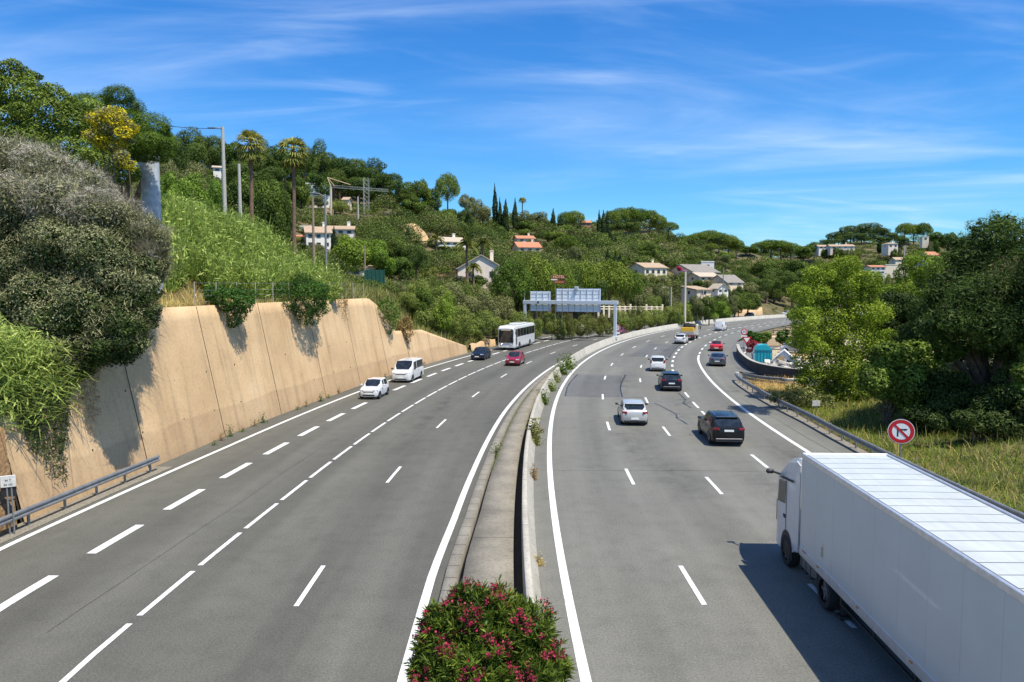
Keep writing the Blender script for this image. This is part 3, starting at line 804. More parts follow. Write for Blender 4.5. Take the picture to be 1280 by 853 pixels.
def car(name, loc, rz, P_, body, label, cat='car', group=None):
    """P_: dimensions. Local +Y is forwards, origin on the ground under the middle."""
    L, W, H = P_['L'], P_['W'], P_['H']; hl = L/2; hw = W/2
    hood, belt = P_['hood'], P_['belt']; cl = P_.get('clear', .2)
    yw0, yw1, yr0, yr1 = P_['wind0'], P_['wind1'], P_['roof1'], P_['rear0']     # windscreen foot, top, roof end, rear screen foot
    deck = P_.get('deck', belt); wr = hw * P_.get('roofw', .78); ycut = P_.get('bpillar', (yw1 + yr0)/2)
    root = empty(name, loc, rz, label, cat, group)
    st = []   # y, halfwidth, zbottom, zbelt, zroof, kind
    nose = P_.get('nose', hood - .12)
    st.append((hl, hw*.74, cl + .12, nose - .16)); st.append((hl - .05, hw*.84, cl + .02, nose - .04)); st.append((hl - .2, hw*.93, cl, nose + .03)); st.append((hl - .55, hw*.985, cl, hood - .03))
    if yw0 < hl - .75: st.append((yw0 + .12, hw, cl, hood))
    cab0 = len(st)
    # cabin stations
    def roofz(y):
        if y > yw1: t = (yw0 - y)/(yw0 - yw1); return hood + (H - .03 - hood)*t
        if y < yr0: t = (y - yr1)/(yr0 - yr1); return deck + (H - P_.get('drop', .05) - deck)*max(t, 0)
        t = (y - yr0)/(yw1 - yr0); return H - .03*t - P_.get('drop', .05)*(1-t) + .05*math.sin(math.pi*t)
    def beltz(y): return hood + (belt - hood)*min(1, max(0, (yw0 - y)/(yw0 - yw1))) if y > yw1 else belt + (deck - belt)*min(1, max(0, (yr0 - y)/max(.01, yr0 - yr1)))
    ys = sorted({yw0 - .001, (yw0*.55 + yw1*.45), yw1, yw1 - .12, ycut + .05, ycut - .05, yr0 + .18, yr0, (yr0 + yr1)/2, yr1}, reverse=True)
    seq = [(y, hw*(1 if y > yr0 else 1 - .05*(yr0 - y)/max(.3, yr0 - yr1)), cl, beltz(y), roofz(y)) for y in ys]
    rest = []
    if yr1 - (-hl) > .25:
        rest = [(yr1 - .08, hw*.96, cl + .01, deck), (-hl + .12, hw*.93, cl + .03, deck - .03)]
    rest += [(-hl + .03, hw*.90, cl + .08, deck - .10), (-hl, hw*.86, cl + .14, deck - .2)]
    def ring(y, w, zb, zt, zr=None):
        m = zb + (zt - zb)*.55
        p = [(0, zb), (w*.86, zb), (w*.965, zb + .07), (w*.995, zb + (zt-zb)*.3), (w, m), (w*.985, zt - (zt-zb)*.17), (w*.93, zt)]
        if zr is None or zr < zt + .02:
            zr = zr or zt; c = .035
            p += [(w*.80, zt + c*.6), (w*.6, zt + c), (0, zt + c*1.5)]
        else:
            t = min(1, (zr - zt)/(H - .1 - zt)); wt = w*.93 + (wr - w*.93)*t
            p += [(wt, zt + (zr-zt)*.86), (wt*.90, zr - .01*t), (0, zr + .028*t)]
        return [(x, y, z) for x, z in p]
    rows = [ring(*q) for q in st] + [ring(*q) for q in seq] + [ring(*q) for q in rest]
    kinds = ['b']*len(st) + ys + ['b']*len(rest)
    B, RG, WS = MB(), MB(), MB(); GS = {}
    nk = len(rows[0]) - 1; body_open = P_.get('blank', False)
    for i in range(len(rows)-1):
        for k in range(nk):
            tgt = B; ya, yb = kinds[i], kinds[i+1]
            if ya != 'b' and yb != 'b':
                inw = ya <= yw0 and yb >= yw1 - 1e-6; inr = ya <= yr0 + 1e-6
                if k in (7, 8) and inw: tgt = WS if k == 8 else B
                elif k == 8 and inr and not body_open: tgt = RG
                elif k == 6 and not inw and not inr and not (abs(ya - (ycut + .05)) < 1e-6) and not (P_.get('panel') and ya <= ycut): tgt = 'G'
                elif k == 6 and inr and P_.get('quarter') and abs(ya - yr0) < 1e-6: tgt = 'G'
            for sx in (1, -1):
                q = [rows[i][k], rows[i][k+1], rows[i+1][k+1], rows[i+1][k]]
                q = [(x*sx, y, z) for x, y, z in q]
                if sx < 0: q = q[::-1]
                (GS.setdefault((i, sx), MB()) if tgt == 'G' else tgt).add(q, [(0, 1, 2, 3)], True)
    for row, fl in ((rows[0], 1), (rows[-1], -1)):
        full = row + [(-x, y, z) for x, y, z in row[::-1] if abs(x) > 1e-6]
        B.add(full, [tuple(range(len(full)))[::fl]])
    import bmesh
    def weld(mb, nm, mat, bev=False):
        o = mb.build(nm, mat, root, fixn=False)
        bm = bmesh.new(); bm.from_mesh(o.data); bmesh.ops.remove_doubles(bm, verts=bm.verts, dist=.0008)
        bmesh.ops.dissolve_degenerate(bm, edges=bm.edges, dist=.0005)
        bmesh.ops.recalc_face_normals(bm, faces=bm.faces); bm.to_mesh(o.data); bm.free()
        o.data.polygons.foreach_set('use_smooth', [True]*len(o.data.polygons)); o.data.set_sharp_from_angle(angle=rad(38)); return o
    weld(B, 'body', body)
    gk = sorted(GS)
    for sx in (1, -1):
        run = None; last = None
        for i in [a for a, b in gk if b == sx] + [None]:
            if run is not None and (i is None or i != last + 1): weld(run, 'side_window', M_GLASS); run = None
            if i is None: break
            if run is None: run = MB()
            g_ = GS[(i, sx)]; run.add(g_.v, g_.f, True); last = i
    if RG.v: weld(RG, 'rear_window', M_GLASS)
    if WS.v: weld(WS, 'windscreen', M_GLASS)
    if P_.get('roofmat'):
        mb = MB(); yy = np.linspace(yw1 - .06, yr0 + .02, 8); mb.grid([[(wr*f, y, roofz(y) + .034 - .05*abs(f)**3) for f in (-.9, -.6, -.3, 0, .3, .6, .9)] for y in yy])
        mb.build('roof', P_['roofmat'], root)
    r, wb = P_.get('wheel', .31), P_['wb']; yc = P_.get('wy', 0.0)
    for y in (yc + wb/2, yc - wb/2):
        for s in (1, -1):
            wheel(root, s*(hw - .10), y, r, .2, P_.get('darkrim', False))
            mb = MB(); a = np.linspace(0, math.pi, 13)      # dark wheel arch
            pts = [(s*(hw + .004), y + (r + .07)*math.cos(q), r + (r + .07)*math.sin(q)) for q in a]
            mb.add(pts + [(p[0] - s*.12, p[1], p[2]) for p in pts], [(i, i+1, 13+i+1, 13+i) for i in range(12)] + [tuple(range(13))])
            mb.build('wheel_arch', M_TRIM, root)
    # lamps
    zn = P_.get('lampz', nose - .09)
    for s in (1, -1):
        M = Matrix.Translation((s*hw*.70, hl - .10, zn)) @ Matrix.Rotation(s*rad(-24), 4, 'Z') @ Matrix.Rotation(rad(-18), 4, 'X')
        mb = MB(); mb.bbox(-.19, .19, -.06, .07, -.07, .075, .03, M); mb.build('headlight', M_HEAD, root)
        tz = P_.get('tailz', deck - .17); th = P_.get('tailh', .12); tw = P_.get('tailw', .16)
        M = Matrix.Translation((s*(hw*.90 - tw*.75), -hl + .055, tz)) @ Matrix.Rotation(s*rad(20), 4, 'Z')
        mb = MB(); mb.bbox(-tw, tw, -.06, .06, -th, th, .025, M); mb.build('tail_light', M_TAIL, root)
        mb = MB(); ym = yw0 - .32
        mb.bbox(s*(hw + .05), s*(hw + .23), ym - .06, ym + .07, belt + .02, belt + .16, .03) if s > 0 else mb.bbox(s*(hw + .23), s*(hw + .05), ym - .06, ym + .07, belt + .02, belt + .16, .03)
        mb.tube([(s*(hw - .06), ym, belt + .0), (s*(hw + .1), ym, belt + .06)], .03, 6); mb.build('wing_mirror', P_.get('mirrormat', M_TRIM), root)
        for yh in (ycut - .3 + (.0), ycut + .62):
            mb = MB(); mb.bbox(min(s*(hw - .005), s*(hw + .022)), max(s*(hw - .005), s*(hw + .022)), yh - .09, yh + .09, belt - .17, belt - .135, .008); mb.build('door_handle', P_.get('mirrormat', M_TRIM), root)
    # front face: grille, lower intake, plate
    mb = MB(); mb.bbox(-hw*.52, hw*.52, hl - .05, hl + .012, nose - .24, nose - .15, .02); mb.build('grille', M_TRIM, root)
    mb = MB(); mb.bbox(-hw*.62, hw*.62, hl - .06, hl + .018, cl + .10, cl + .20, .02); mb.build('air_intake', M_TRIM, root)
    mb = MB(); mb.box(-.26, .26, hl - .02, hl + .032, cl + .22, cl + .33); mb.build('number_plate', M_PLATE, root)
    # back face
    pz = P_.get('rplate', deck - .42)
    mb = MB(); mb.box(-.26, .26, -hl - .024, -hl + .03, pz, pz + .11); mb.build('number_plate', M_PLATE, root)
    mb = MB(); mb.bbox(-hw*.80, hw*.80, -hl - .02, -hl + .12, cl + .03, cl + .19, .03); mb.build('bumper_valance', M_TRIM, root)
    if P_.get('rearbar'):
        mb = MB(); mb.bbox(-hw*.78, hw*.78, -hl - .045, -hl + .05, cl + .17, cl + .235, .02); mb.build('bumper_trim', plain('satin_trim', (.12, .12, .125), .5, .3), root)
    if P_.get('rails'):
        for s in (1, -1):
            mb = MB(); mb.tube([(s*wr*.86, y, roofz(y) + .05) for y in np.linspace(yw1 - .1, yr0 + .1, 6)], .022, 6); mb.build('roof_rail', P_['rails'], root)
    if P_.get('spoiler'):
        mb = MB(); mb.bbox(-wr*.86, wr*.86, yr0 - .16, yr0 + .06, H - P_.get('drop', .05) - .03, H - P_.get('drop', .05) + .025, .015); mb.build('spoiler', body, root)
    return root

HATCH = dict(L=3.95, W=1.74, H=1.46, hood=.93, belt=.95, deck=.98, wind0=.95, wind1=.30, roof1=-1.35, rear0=-1.80, wb=2.5, bpillar=-.25, spoiler=True, drop=.06)
def P2(base, **kw): d = dict(base); d.update(kw); return d
CLIO = P2(HATCH, L=4.06, W=1.75, H=1.45, rear0=-1.86, roof1=-1.42, tailz=.86, tailh=.085, tailw=.17, rplate=.42, deck=1.0)
SMALL = P2(HATCH, L=3.48, W=1.62, H=1.47, wind0=.85, wind1=.15, roof1=-1.2, rear0=-1.6, wb=2.34, bpillar=-.3, wheel=.29)
SUV = P2(HATCH, L=4.66, W=1.92, H=1.66, hood=1.06, belt=1.08, deck=1.12, wind0=.95, wind1=.25, roof1=-1.65, rear0=-2.15, wb=2.87, clear=.24, wheel=.37, tailz=1.0, tailh=.065, tailw=.2, rplate=.86, rearbar=True, rails=M_CHROME, quarter=True, roofw=.76, bpillar=-.3)
XOVER = P2(HATCH, L=4.25, W=1.83, H=1.56, hood=1.0, belt=1.02, deck=1.08, wheel=.34, clear=.22, wind0=.9, wind1=.25, roof1=-1.5, rear0=-1.98, wb=2.6, tailz=.98, tailh=.1, tailw=.2, rearbar=True)
PANDA = P2(HATCH, L=3.65, W=1.66, H=1.55, hood=1.0, belt=1.0, deck=1.02, wind0=1.0, wind1=.5, roof1=-1.5, rear0=-1.74, wb=2.3, tailz=1.08, tailh=.17, tailw=.08, rplate=.52, roofw=.84, wheel=.29)
SALOON = P2(HATCH, L=4.65, W=1.83, H=1.42, hood=.90, belt=.94, deck=1.0, wind0=.85, wind1=.1, roof1=-1.0, rear0=-1.85, wb=2.8, spoiler=False, tailz=.86, tailh=.07, tailw=.26, rplate=.55, bpillar=-.4)
ROADSTER = P2(HATCH, L=3.85, W=1.78, H=1.34, hood=.84, belt=.88, deck=.94, wind0=.55, wind1=.05, roof1=-.7, rear0=-1.2, wb=2.4, spoiler=False, tailz=.76, tailh=.07, tailw=.2, rplate=.42, bpillar=-.35, roofw=.72)
VAN = dict(L=5.0, W=1.96, H=1.97, hood=1.14, belt=1.14, deck=1.16, wind0=1.75, wind1=.95, roof1=-2.3, rear0=-2.44, wb=3.1, bpillar=-.05, drop=.03, wheel=.33, roofw=.86, nose=1.0, tailz=1.1, tailh=.24, tailw=.07, rplate=.6, wy=.1, clear=.2)
KANGOO = P2(VAN, L=4.3, W=1.83, H=1.84, wind0=1.35, wind1=.65, roof1=-1.98, rear0=-2.1, wb=2.7, panel=True, bpillar=.1, hood=1.06, belt=1.08, deck=1.1, nose=.95)
WHITE = paint('white_paint', (0.70, 0.70, 0.685)); SILVERW = paint('pearl_paint', (0.50, 0.495, 0.48), .28, .15)
BLACK = paint('black_paint', (0.012, 0.013, 0.015), .2); NAVY = paint('navy_paint', (0.012, 0.018, 0.034), .22)
REDP = paint('crimson_paint', (0.30, 0.012, 0.03), .28); REDB = paint('bright_red_paint', (0.62, 0.02, 0.03), .25)
GREYP = paint('steel_grey_paint', (0.085, 0.105, 0.125), .25, .4); DKRED = paint('dark_red_paint', (0.16, 0.02, 0.03), .3)
BLUEG = paint('teal_grey_paint', (0.03, 0.06, 0.075), .25)
SOFT = plain('soft_top', (.02, .02, .022), .9)
def put(u, v, L, away=True, s=None):
    """ground position from where the near end of the vehicle stands"""
    x, y = bp(u, v); ss, lat = to_sl(x, y); h = heading(ss)
    c = Vector((x, y, 0)) + Vector((math.sin(h), math.cos(h), 0)) * (L/2)
    rz = -h if away else math.pi - h
    return (c.x, c.y, float(gz(c.y)) + .012), rz
def drive(name, u, v, P_, body, label, away=True, cat='car', turn=0.0):
    loc, rz = put(u, v, P_['L'], away); return car(name, loc, rz + turn, P_, body, label, cat, None)
drive('hatchback_car', 793.5, 533, CLIO, SILVERW, 'pearl white hatchback seen from behind in the second lane from the central barrier')
drive('suv_car', 911, 559, SUV, BLACK, 'glossy black SUV with silver roof rails, the large one just ahead of the white lorry', cat='suv')
drive('crossover_car', 839.5, 490, XOVER, NAVY, 'black compact crossover driving away between the pearl hatchback and the boxy white car', turn=0)
drive('small_car', 822, 465, PANDA, WHITE, 'boxy small white car driving away, with upright tail lamps and dark rear window')
drive('saloon_car', 898.5, 458.7, SALOON, GREYP, 'steel grey saloon on the slip road behind the red convertible', turn=-0.08)
drive('convertible_car', 895, 439.6, P2(ROADSTER, roofmat=SOFT), REDB, 'bright red convertible with black soft top joining from the slip road', turn=.02)
drive('crossover_car', 849.5, 430.6, P2(XOVER, rails=M_TRIM), WHITE, 'white crossover driving close behind the yellow tipper lorry')
drive('panel_van', 898, 414, P2(KANGOO, blank=True), WHITE, 'small white panel van driving away alone ahead of the yellow lorry', cat='van')
drive('small_car', 460.5, 500, P2(SMALL, mirrormat=WHITE), WHITE, 'small white hatchback with black grille coming along the tan wall', away=False)
drive('minibus', 500.5, 479, VAN, WHITE, 'white passenger van following the small white hatchback by the tan wall', away=False, cat='van')
drive('hatchback_car', 596, 451, P2(HATCH, darkrim=False), NAVY, 'dark blue hatchback coming towards us ahead of the white coach', away=False)
drive('hatchback_car', 640, 458, P2(HATCH, L=3.75, W=1.68, H=1.5, mirrormat=REDP), REDP, 'crimson red hatchback coming towards us beside the white coach', away=False)
drive('hatchback_car', 824.5, 411, HATCH, NAVY, 'navy car coming towards us past the shrubs left of the yellow lorry', away=False)
drive('hatchback_car', 771.5, 419.5, P2(HATCH), DKRED, 'dark red car half hidden behind the round sign and gantry post', away=False)
def side(s, lat, P_, body, label, cat='car'):
    p = P1(s, lat, .012); return car({'van': 'minibus'}.get(cat, 'parked_car' if cat == 'parked' else 'hatchback_car'), p, math.pi - heading(s), P_, body, label, 'car' if cat == 'parked' else cat)
side(sv(889, 402.5), -9.5, VAN, WHITE, 'white van passing in front of the long far tan wall, leading a dark car', 'van')
side(sv(889, 402.5) + 9.5, -9.3, P2(XOVER, H=1.7), BLUEG, 'dark teal car just behind the white van at the far tan wall')
side(233, -9.4, HATCH, BLACK, 'black car alone before the right part of the far tan wall')
side(262, -9.4, HATCH, WHITE, 'first white car in the distant line of traffic past the far wall')
side(272, -6.9, SALOON, BLACK, 'low black car between white cars in the distant line of traffic')
side(287, -9.4, HATCH, GREYP, 'dark grey car in the middle of the distant line of traffic')
side(304, -9.4, P2(HATCH, H=1.6), WHITE, 'white car last but one in the distant line of traffic')
side(316, -9.4, XOVER, WHITE, 'white car last in the distant line, nearest the pale green tree')

# ---- coach
def coach():
    loc, rz = put(632.5, 438.4, 12.0, False)
    root = empty('coach', loc, rz, 'white coach with dark side windows coming round the bend by the gantry', 'coach')
    hw, hl, H = 1.26, 6.0, 3.45
    def ring(y, k, top=H, bot=.35):
        w = hw*k; return [(0, bot), (w*.95, bot), (w, bot + .2), (w, 1.75), (w*.985, 3.0), (w*.93, top - .12), (w*.80, top), (0, top + .05)]
    ys = [(hl, .88, 3.1, .45), (hl - .12, .95, 3.25, .36), (hl - .45, 1, H, .34), (hl - .9, 1, H, .34), (-hl + .4, 1, H, .34), (-hl + .08, .985, H - .04, .4), (-hl, .95, H - .15, .5)]
    rows = [[(x, y, z) for x, z in ring(y, k, t, b)] for y, k, t, b in ys]
    mb = MB()
    for i in range(len(rows)-1):
        for k in range(7):
            for s in (1, -1):
                q = [rows[i][k], rows[i][k+1], rows[i+1][k+1], rows[i+1][k]]; mb.add([(x*s, y, z) for x, y, z in q], [(0,1,2,3)], True)
    for row in (rows[0], rows[-1]):
        full = row + [(-x, y, z) for x, y, z in row[::-1] if abs(x) > 1e-6]; mb.add(full, [tuple(range(len(full)))])
    mb.build('body', WHITE, root)
    # windscreen, curved
    mb = MB(); rows = []
    for z, yo in ((1.12, .10), (1.8, .10), (2.5, .085), (2.98, .06)):
        rows.append([(x*hw, hl + yo - .12*abs(x)**3, z) for x in (-.84, -.7, -.5, -.25, 0, .25, .5, .7, .84)])
    mb.grid(rows); mb.build('windscreen', M_GLASS, root)
    for s in (1, -1):
        n = 6; y1, y0 = hl - 1.45, -hl + .25; w = (y1 - y0)/n
        for k in range(n):
            a, b = y0 + k*w + .03, y0 + (k+1)*w - .03
            mb = MB(); mb.add([(s*(hw + .008), a, 1.85), (s*(hw + .008), b, 1.85), (s*(hw - .012), b, 3.02), (s*(hw - .012), a, 3.02)], [(0,1,2,3)]); mb.build('side_window', M_GLASS, root)
        mb = MB(); mb.add([(s*(hw + .010), hl - 1.38, .9), (s*(hw + .010), hl - .75, .55), (s*(hw + .01), hl - .7, 1.6), (s*(hw - .01), hl - .8, 2.95), (s*(hw - .012), hl - 1.38, 3.0)], [(0,1,2,3,4)]); mb.build('door' if s > 0 else 'driver_window', M_GLASS, root)
        mb = MB(); mb.tube([(s*hw*.9, hl - .1, 3.15), (s*(hw + .25), hl + .25, 3.0), (s*(hw + .28), hl + .3, 2.75)], .035, 6); mb.bbox(s*(hw + .28) - .1, s*(hw + .28) + .1, hl + .22, hl + .34, 2.3, 2.78, .03); mb.build('wing_mirror', M_TRIM, root)
        M = Matrix.Translation((s*.86, hl - .02, .82)) @ Matrix.Rotation(-s*rad(15), 4, 'Z'); mb = MB(); mb.bbox(-.24, .24, -.08, .04, -.1, .1, .04, M); mb.build('headlight', M_HEAD, root)
        mb = MB(); mb.bbox(s*.98 - .13, s*.98 + .13, -hl - .02, -hl + .1, .9, 1.5, .03); mb.build('tail_light', M_TAIL, root)
        for y in (hl - 2.75, -hl + 3.2):
            wheel(root, s*(hw - .17), y, .5, .3)
            mb = MB(); a = np.linspace(0, math.pi, 13); pts = [(s*(hw + .005), y + .6*math.cos(q), .5 + .6*math.sin(q)) for q in a]; mb.add(pts, [tuple(range(13))]); mb.build('wheel_arch', M_TRIM, root)
    mb = MB(); mb.bbox(-.85, .85, -2.4, 1.4, H + .02, H + .22, .08); mb.build('air_conditioner', WHITE, root)
    mb = MB(); mb.bbox(-.6, .6, hl - 1.3, hl - .7, H + .02, H + .09, .03); mb.build('roof_hatch', WHITE, root)
    mb = MB(); mb.box(-.26, .26, hl - .02, hl + .02, .55, .66); mb.build('number_plate', M_PLATE, root)
    mb = MB(); mb.box(-.7, .7, hl - .06, hl + .10, 2.80, 2.95); mb.build('destination_board', plain('amber_board', (.5, .42, .3), .5), root)
coach()

# ---- yellow tipper lorry
def tipper():
    loc, rz = put(858, 426, 6.6); root = empty('tipper_lorry', loc, rz, 'yellow tipper lorry carrying a dark load ahead of the white crossover', 'lorry')
    YEL = paint('yellow_paint', (.72, .43, .02), .4); SIL = plain('drop_side', (.52, .46, .40), .5, .3)
    mb = MB(); mb.bbox(-.45, .45, -3.2, 2.6, .62, .85, .03); mb.build('chassis', M_TRIM, root)
    mb = MB(); mb.bbox(-1.1, 1.1, 1.65, 3.25, .55, 2.5, .12); cab = mb.build('cab', paint('cab_white', (.7, .68, .6)), root)
    mb = MB(); mb.box(-.9, .9, 1.62, 1.648, 1.6, 2.25); mb.build('rear_window', M_GLASS, cab)
    mb = MB(); mb.box(-.95, .95, 3.252, 3.27, 1.5, 2.3); mb.build('windscreen', M_GLASS, cab)
    for s in (1, -1):
        mb = MB(); mb.add([(s*1.105, 2.1, 1.5), (s*1.105, 3.0, 1.5), (s*1.105, 2.9, 2.25), (s*1.105, 2.1, 2.25)], [(0,1,2,3)]); mb.build('side_window', M_GLASS, cab)
        mb = MB(); mb.tube([(s*1.1, 2.9, 2.2), (s*1.35, 3.0, 2.1)], .025, 6); mb.bbox(s*1.4 - .1, s*1.4 + .1, 2.94, 3.06, 1.6, 2.2, .03); mb.build('wing_mirror', M_TRIM, cab)
    mb = MB(); mb.box(-1.2, 1.2, -3.3, 1.55, .95, 1.05)
    for s in (1, -1): mb.box(min(s*1.2, s*1.14), max(s*1.2, s*1.14), -3.3, 1.55, 1.05, 1.55)
    mb.build('load_bed', SIL, root)
    mb = MB(); mb.box(-1.2, 1.2, -3.36, -3.3, .98, 1.55)
    for k in range(7): x = -1.14 + k*.38; mb.box(x - .02, x + .02, -3.39, -3.362, .98, 1.55)
    mb.build('tailgate', SIL, root)
    mb = MB(); mb.bbox(-1.0, 1.0, -2.6, .9, 1.06, 2.15, .06); sk = mb.build('skip', YEL, root)
    mb = MB(); mb.box(-1.02, 1.02, 1.0, 1.06, 1.55, 2.6); mb.build('headboard', YEL, root)
    mb = MB(); mb.box(-1.05, 1.05, -3.34, -3.25, .6, .92)
    mb.build('under_bar', plain('red_white_bar', (.5, .12, .09), .5), root)
    for s in (1, -1):
        mb = MB(); mb.bbox(s*.85 - .16, s*.85 + .16, -3.4, -3.32, .72, .86, .02); mb.build('tail_light', M_TAIL, root)
        mb = MB(); mb.box(s*.9 - .22, s*.9 + .22, -3.0, -2.97, .25, .9); mb.build('mud_flap', M_TRIM, root)
        wheel(root, s*.95, 2.3, .42, .28); wheel(root, s*.92, -1.9, .42, .45)
    r2 = np.random.default_rng(4); mb = MB()
    for k in range(9):
        x, y = r2.uniform(-.7, .7), r2.uniform(-2.2, .5); a, b, c = r2.uniform(.2, .5, 3)
        M = Matrix.Translation((x + loc[0]*0, y, 2.15 + c*.7)) @ Matrix.Rotation(r2.uniform(0, 3), 4, 'Z') @ Matrix.Rotation(r2.uniform(-.3, .3), 4, 'X'); mb.bbox(-a, a, -b, b, -c*.8, c*.8, .05, M)
    o = mb.build('scrap_load', plain('dark_scrap', (.03, .028, .028), .7, vary=.5), None); o.location = loc; o.rotation_euler = (0, 0, rz)
    tag(o, 'dark heap of load piled on the yellow tipper lorry', 'load')
tipper()

# ---- articulated lorry
def lorry():
    rz = -0.040; root = empty('lorry', (10.13, 22.15, 0.012), rz, 'large white articulated lorry with box trailer at the lower right', 'lorry')
    TRW = plain('trailer_white', (.53, .54, .515), .34, vary=.04, scale=.8, coat=.25); ALU = plain('aluminium', (.62, .63, .64), .35, .6)
    CABW = paint('cab_white_paint', (.60, .605, .60), .3); DK = plain('chassis_black', (.02, .02, .022), .6)
    hw = 1.28; zb, zt = 1.02, 3.97; Lt = 13.6
    # side panels with faint seams
    for s in (1, -1):
        mb = MB(); n = 11; x = s*hw
        for k in range(n):
            a, b = -Lt + k*Lt/n + .003, -Lt + (k+1)*Lt/n - .003
            mb.box(min(x, x - s*.06), max(x, x - s*.06), a, b, zb + .12, zt - .10)
        mb.box(min(x - s*.004, x - s*.05), max(x - s*.004, x - s*.05), -Lt, 0, zb + .1, zt - .05)
        mb.build('side_panel', TRW, root)
        mb = MB(); mb.bbox(min(x + s*.014, x - s*.08), max(x + s*.014, x - s*.08), -Lt, .01, zt - .11, zt + .045, .012); mb.build('roof_rail', ALU, root)
        mb = MB(); mb.bbox(min(x + s*.012, x - s*.10), max(x + s*.012, x - s*.10), -Lt, .01, zb - .16, zb + .13, .012); mb.build('sill_rail', ALU, root)
    m, nt, bs = newmat('trailer_roof'); v = coords(nt); f = noise(nt, v, 1.2, 5); g = noise(nt, coords(nt, 'Object', (3, .25, 1)), 2.2, 5)
    c = mixc(nt, 1.0, ramp(nt, f, [(.3, (.47, .495, .485)), (.7, (.54, .565, .555))]), ramp(nt, g, [(.3, (.9, .9, .88)), (.65, (1, 1, 1))]), 'MULTIPLY')
    lk(nt, c, bs.inputs['Base Color']); bs.inputs['Roughness'].default_value = .4
    mb = MB(); n = 23
    for k in range(n):
        a, b = -Lt + k*Lt/n + .013, -Lt + (k+1)*Lt/n - .013
        rows = [[(x, y, zt + .018 + .012*(1 - (x/hw)**2)) for x in (-hw + .13, -.6, 0, .6, hw - .13)] for y in (a, b)]; mb.grid(rows, smooth=False)
    mb.build('roof', m, root)
    mb = MB(); mb.box(-hw + .05, hw - .05, -Lt, 0, zt - .05, zt + .004); mb.build('roof_seam', plain('seam_grey', (.33, .34, .34), .7), root)
    mb = MB(); mb.bbox(-hw, hw, -.06, .03, zb, zt + .03, .02); mb.build('front_wall', TRW, root)
    mb = MB(); mb.bbox(-hw, hw, -.02, .075, zt - .05, zt + .055, .02); mb.build('front_rail', plain('rail_grey', (.30, .32, .31), .5, .4), root)
    mb = MB(); mb.bbox(-hw, hw, -Lt - .05, -Lt + .02, zb, zt + .03, .02); mb.build('rear_door', TRW, root)
    mb = MB(); mb.box(-.5, .5, -Lt + .2, -.3, .85, 1.0); mb.box(-hw + .02, hw - .02, -Lt, -.02, .98, zb + .02); mb.build('chassis', DK, root)
    for s in (1, -1):
        mb = MB(); mb.box(s*1.22 - .03, s*1.22 + .03, -9.2, -3.0, .62, .66); mb.box(s*1.22 - .03, s*1.22 + .03, -9.2, -3.0, .82, .86)
        for y in (-3.05, -5, -7, -9.1): mb.box(s*1.2 - .03, s*1.2 + .02, y, y + .06, .6, 1.0)
        mb.build('side_guard', DK, root)
        mb = MB(); mb.bbox(s*.95 - .06, s*.95 + .06, -2.6, -2.45, .1, 1.0, .02); mb.bbox(s*.95 - .15, s*.95 + .15, -2.7, -2.35, .02, .1, .02); mb.build('landing_leg', DK, root)
        for y in (-9.6, -10.9, -12.2): wheel(root, s*1.06, y, .5, .36)
    for s in (1, -1):
        for y in (-1.5, -4.2, -6.9, -9.6, -12.6):
            mb = MB(); mb.bbox(min(s*(hw + .01), s*(hw + .04)), max(s*(hw + .01), s*(hw + .04)), y - .06, y + .06, 1.03, 1.07, .008); mb.build('marker_light', plain('marker_amber', (.5, .2, .02), .3), root)
    # sticker on the trailer side
    mb = MB(); mb.add([(-hw - .006, -1.85, 1.42), (-hw - .006, -1.68, 1.42), (-hw - .006, -1.68, 1.78), (-hw - .006, -1.85, 1.78)], [(0,1,2,3)]); st = mb.build('sticker', plain('sticker_cream', (.62, .58, .42), .5), root)
    mb = MB()
    for zz in (1.46, 1.53, 1.60, 1.67): mb.add([(-hw - .009, -1.82, zz), (-hw - .009, -1.71, zz), (-hw - .009, -1.71, zz + .035), (-hw - .009, -1.82, zz + .035)], [(0,1,2,3)])
    mb.build('sticker_print', plain('sticker_ink', (.12, .11, .08), .6), st)
    mb = MB(); mb.add([(-hw - .016, -.55, 1.06), (-hw - .016, -.25, 1.06), (-hw - .016, -.25, 1.10), (-hw - .016, -.55, 1.10)], [(0,1,2,3)]); mb.build('marker_plate', plain('marker_red', (.35, .05, .04), .5), root)
    # ---- tractor: cab from y=.75 to 3.0
    cw = 1.23
    def cring(y, k, zb_, zt_):
        w = cw*k; return [(0, y, zb_), (w, y, zb_), (w, y, zb_ + .3), (w, y, 2.0), (w*.985, y, 2.75), (w*.95, y, zt_ - .16), (w*.86, y, zt_), (0, y, zt_ + .03)]
    ys = [(3.02, .90, .45, 2.55), (2.92, .97, .40, 2.85), (2.6, 1, .38, 3.05), (2.1, 1, .38, 3.34), (1.55, 1, .42, 3.56), (1.0, 1, .60, 3.66), (.78, 1, .70, 3.66)]
    # the wheel arch is cut as a dark half disc proud of the side
    rows = [cring(*q) for q in ys]; mb = MB()
    for i in range(len(rows)-1):
        for k in range(7):
            for s in (1, -1):
                q = [rows[i][k], rows[i][k+1], rows[i+1][k+1], rows[i+1][k]]; mb.add([(x*s, y, z) for x, y, z in q], [(0,1,2,3)], True)
    for row in (rows[0], rows[-1]):
        full = row + [(-x, y, z) for x, y, z in row[::-1] if abs(x) > 1e-6]; mb.add(full, [tuple(range(len(full)))])
    cab = mb.build('cab', CABW, root); cab.scale = (1, .86, 1)
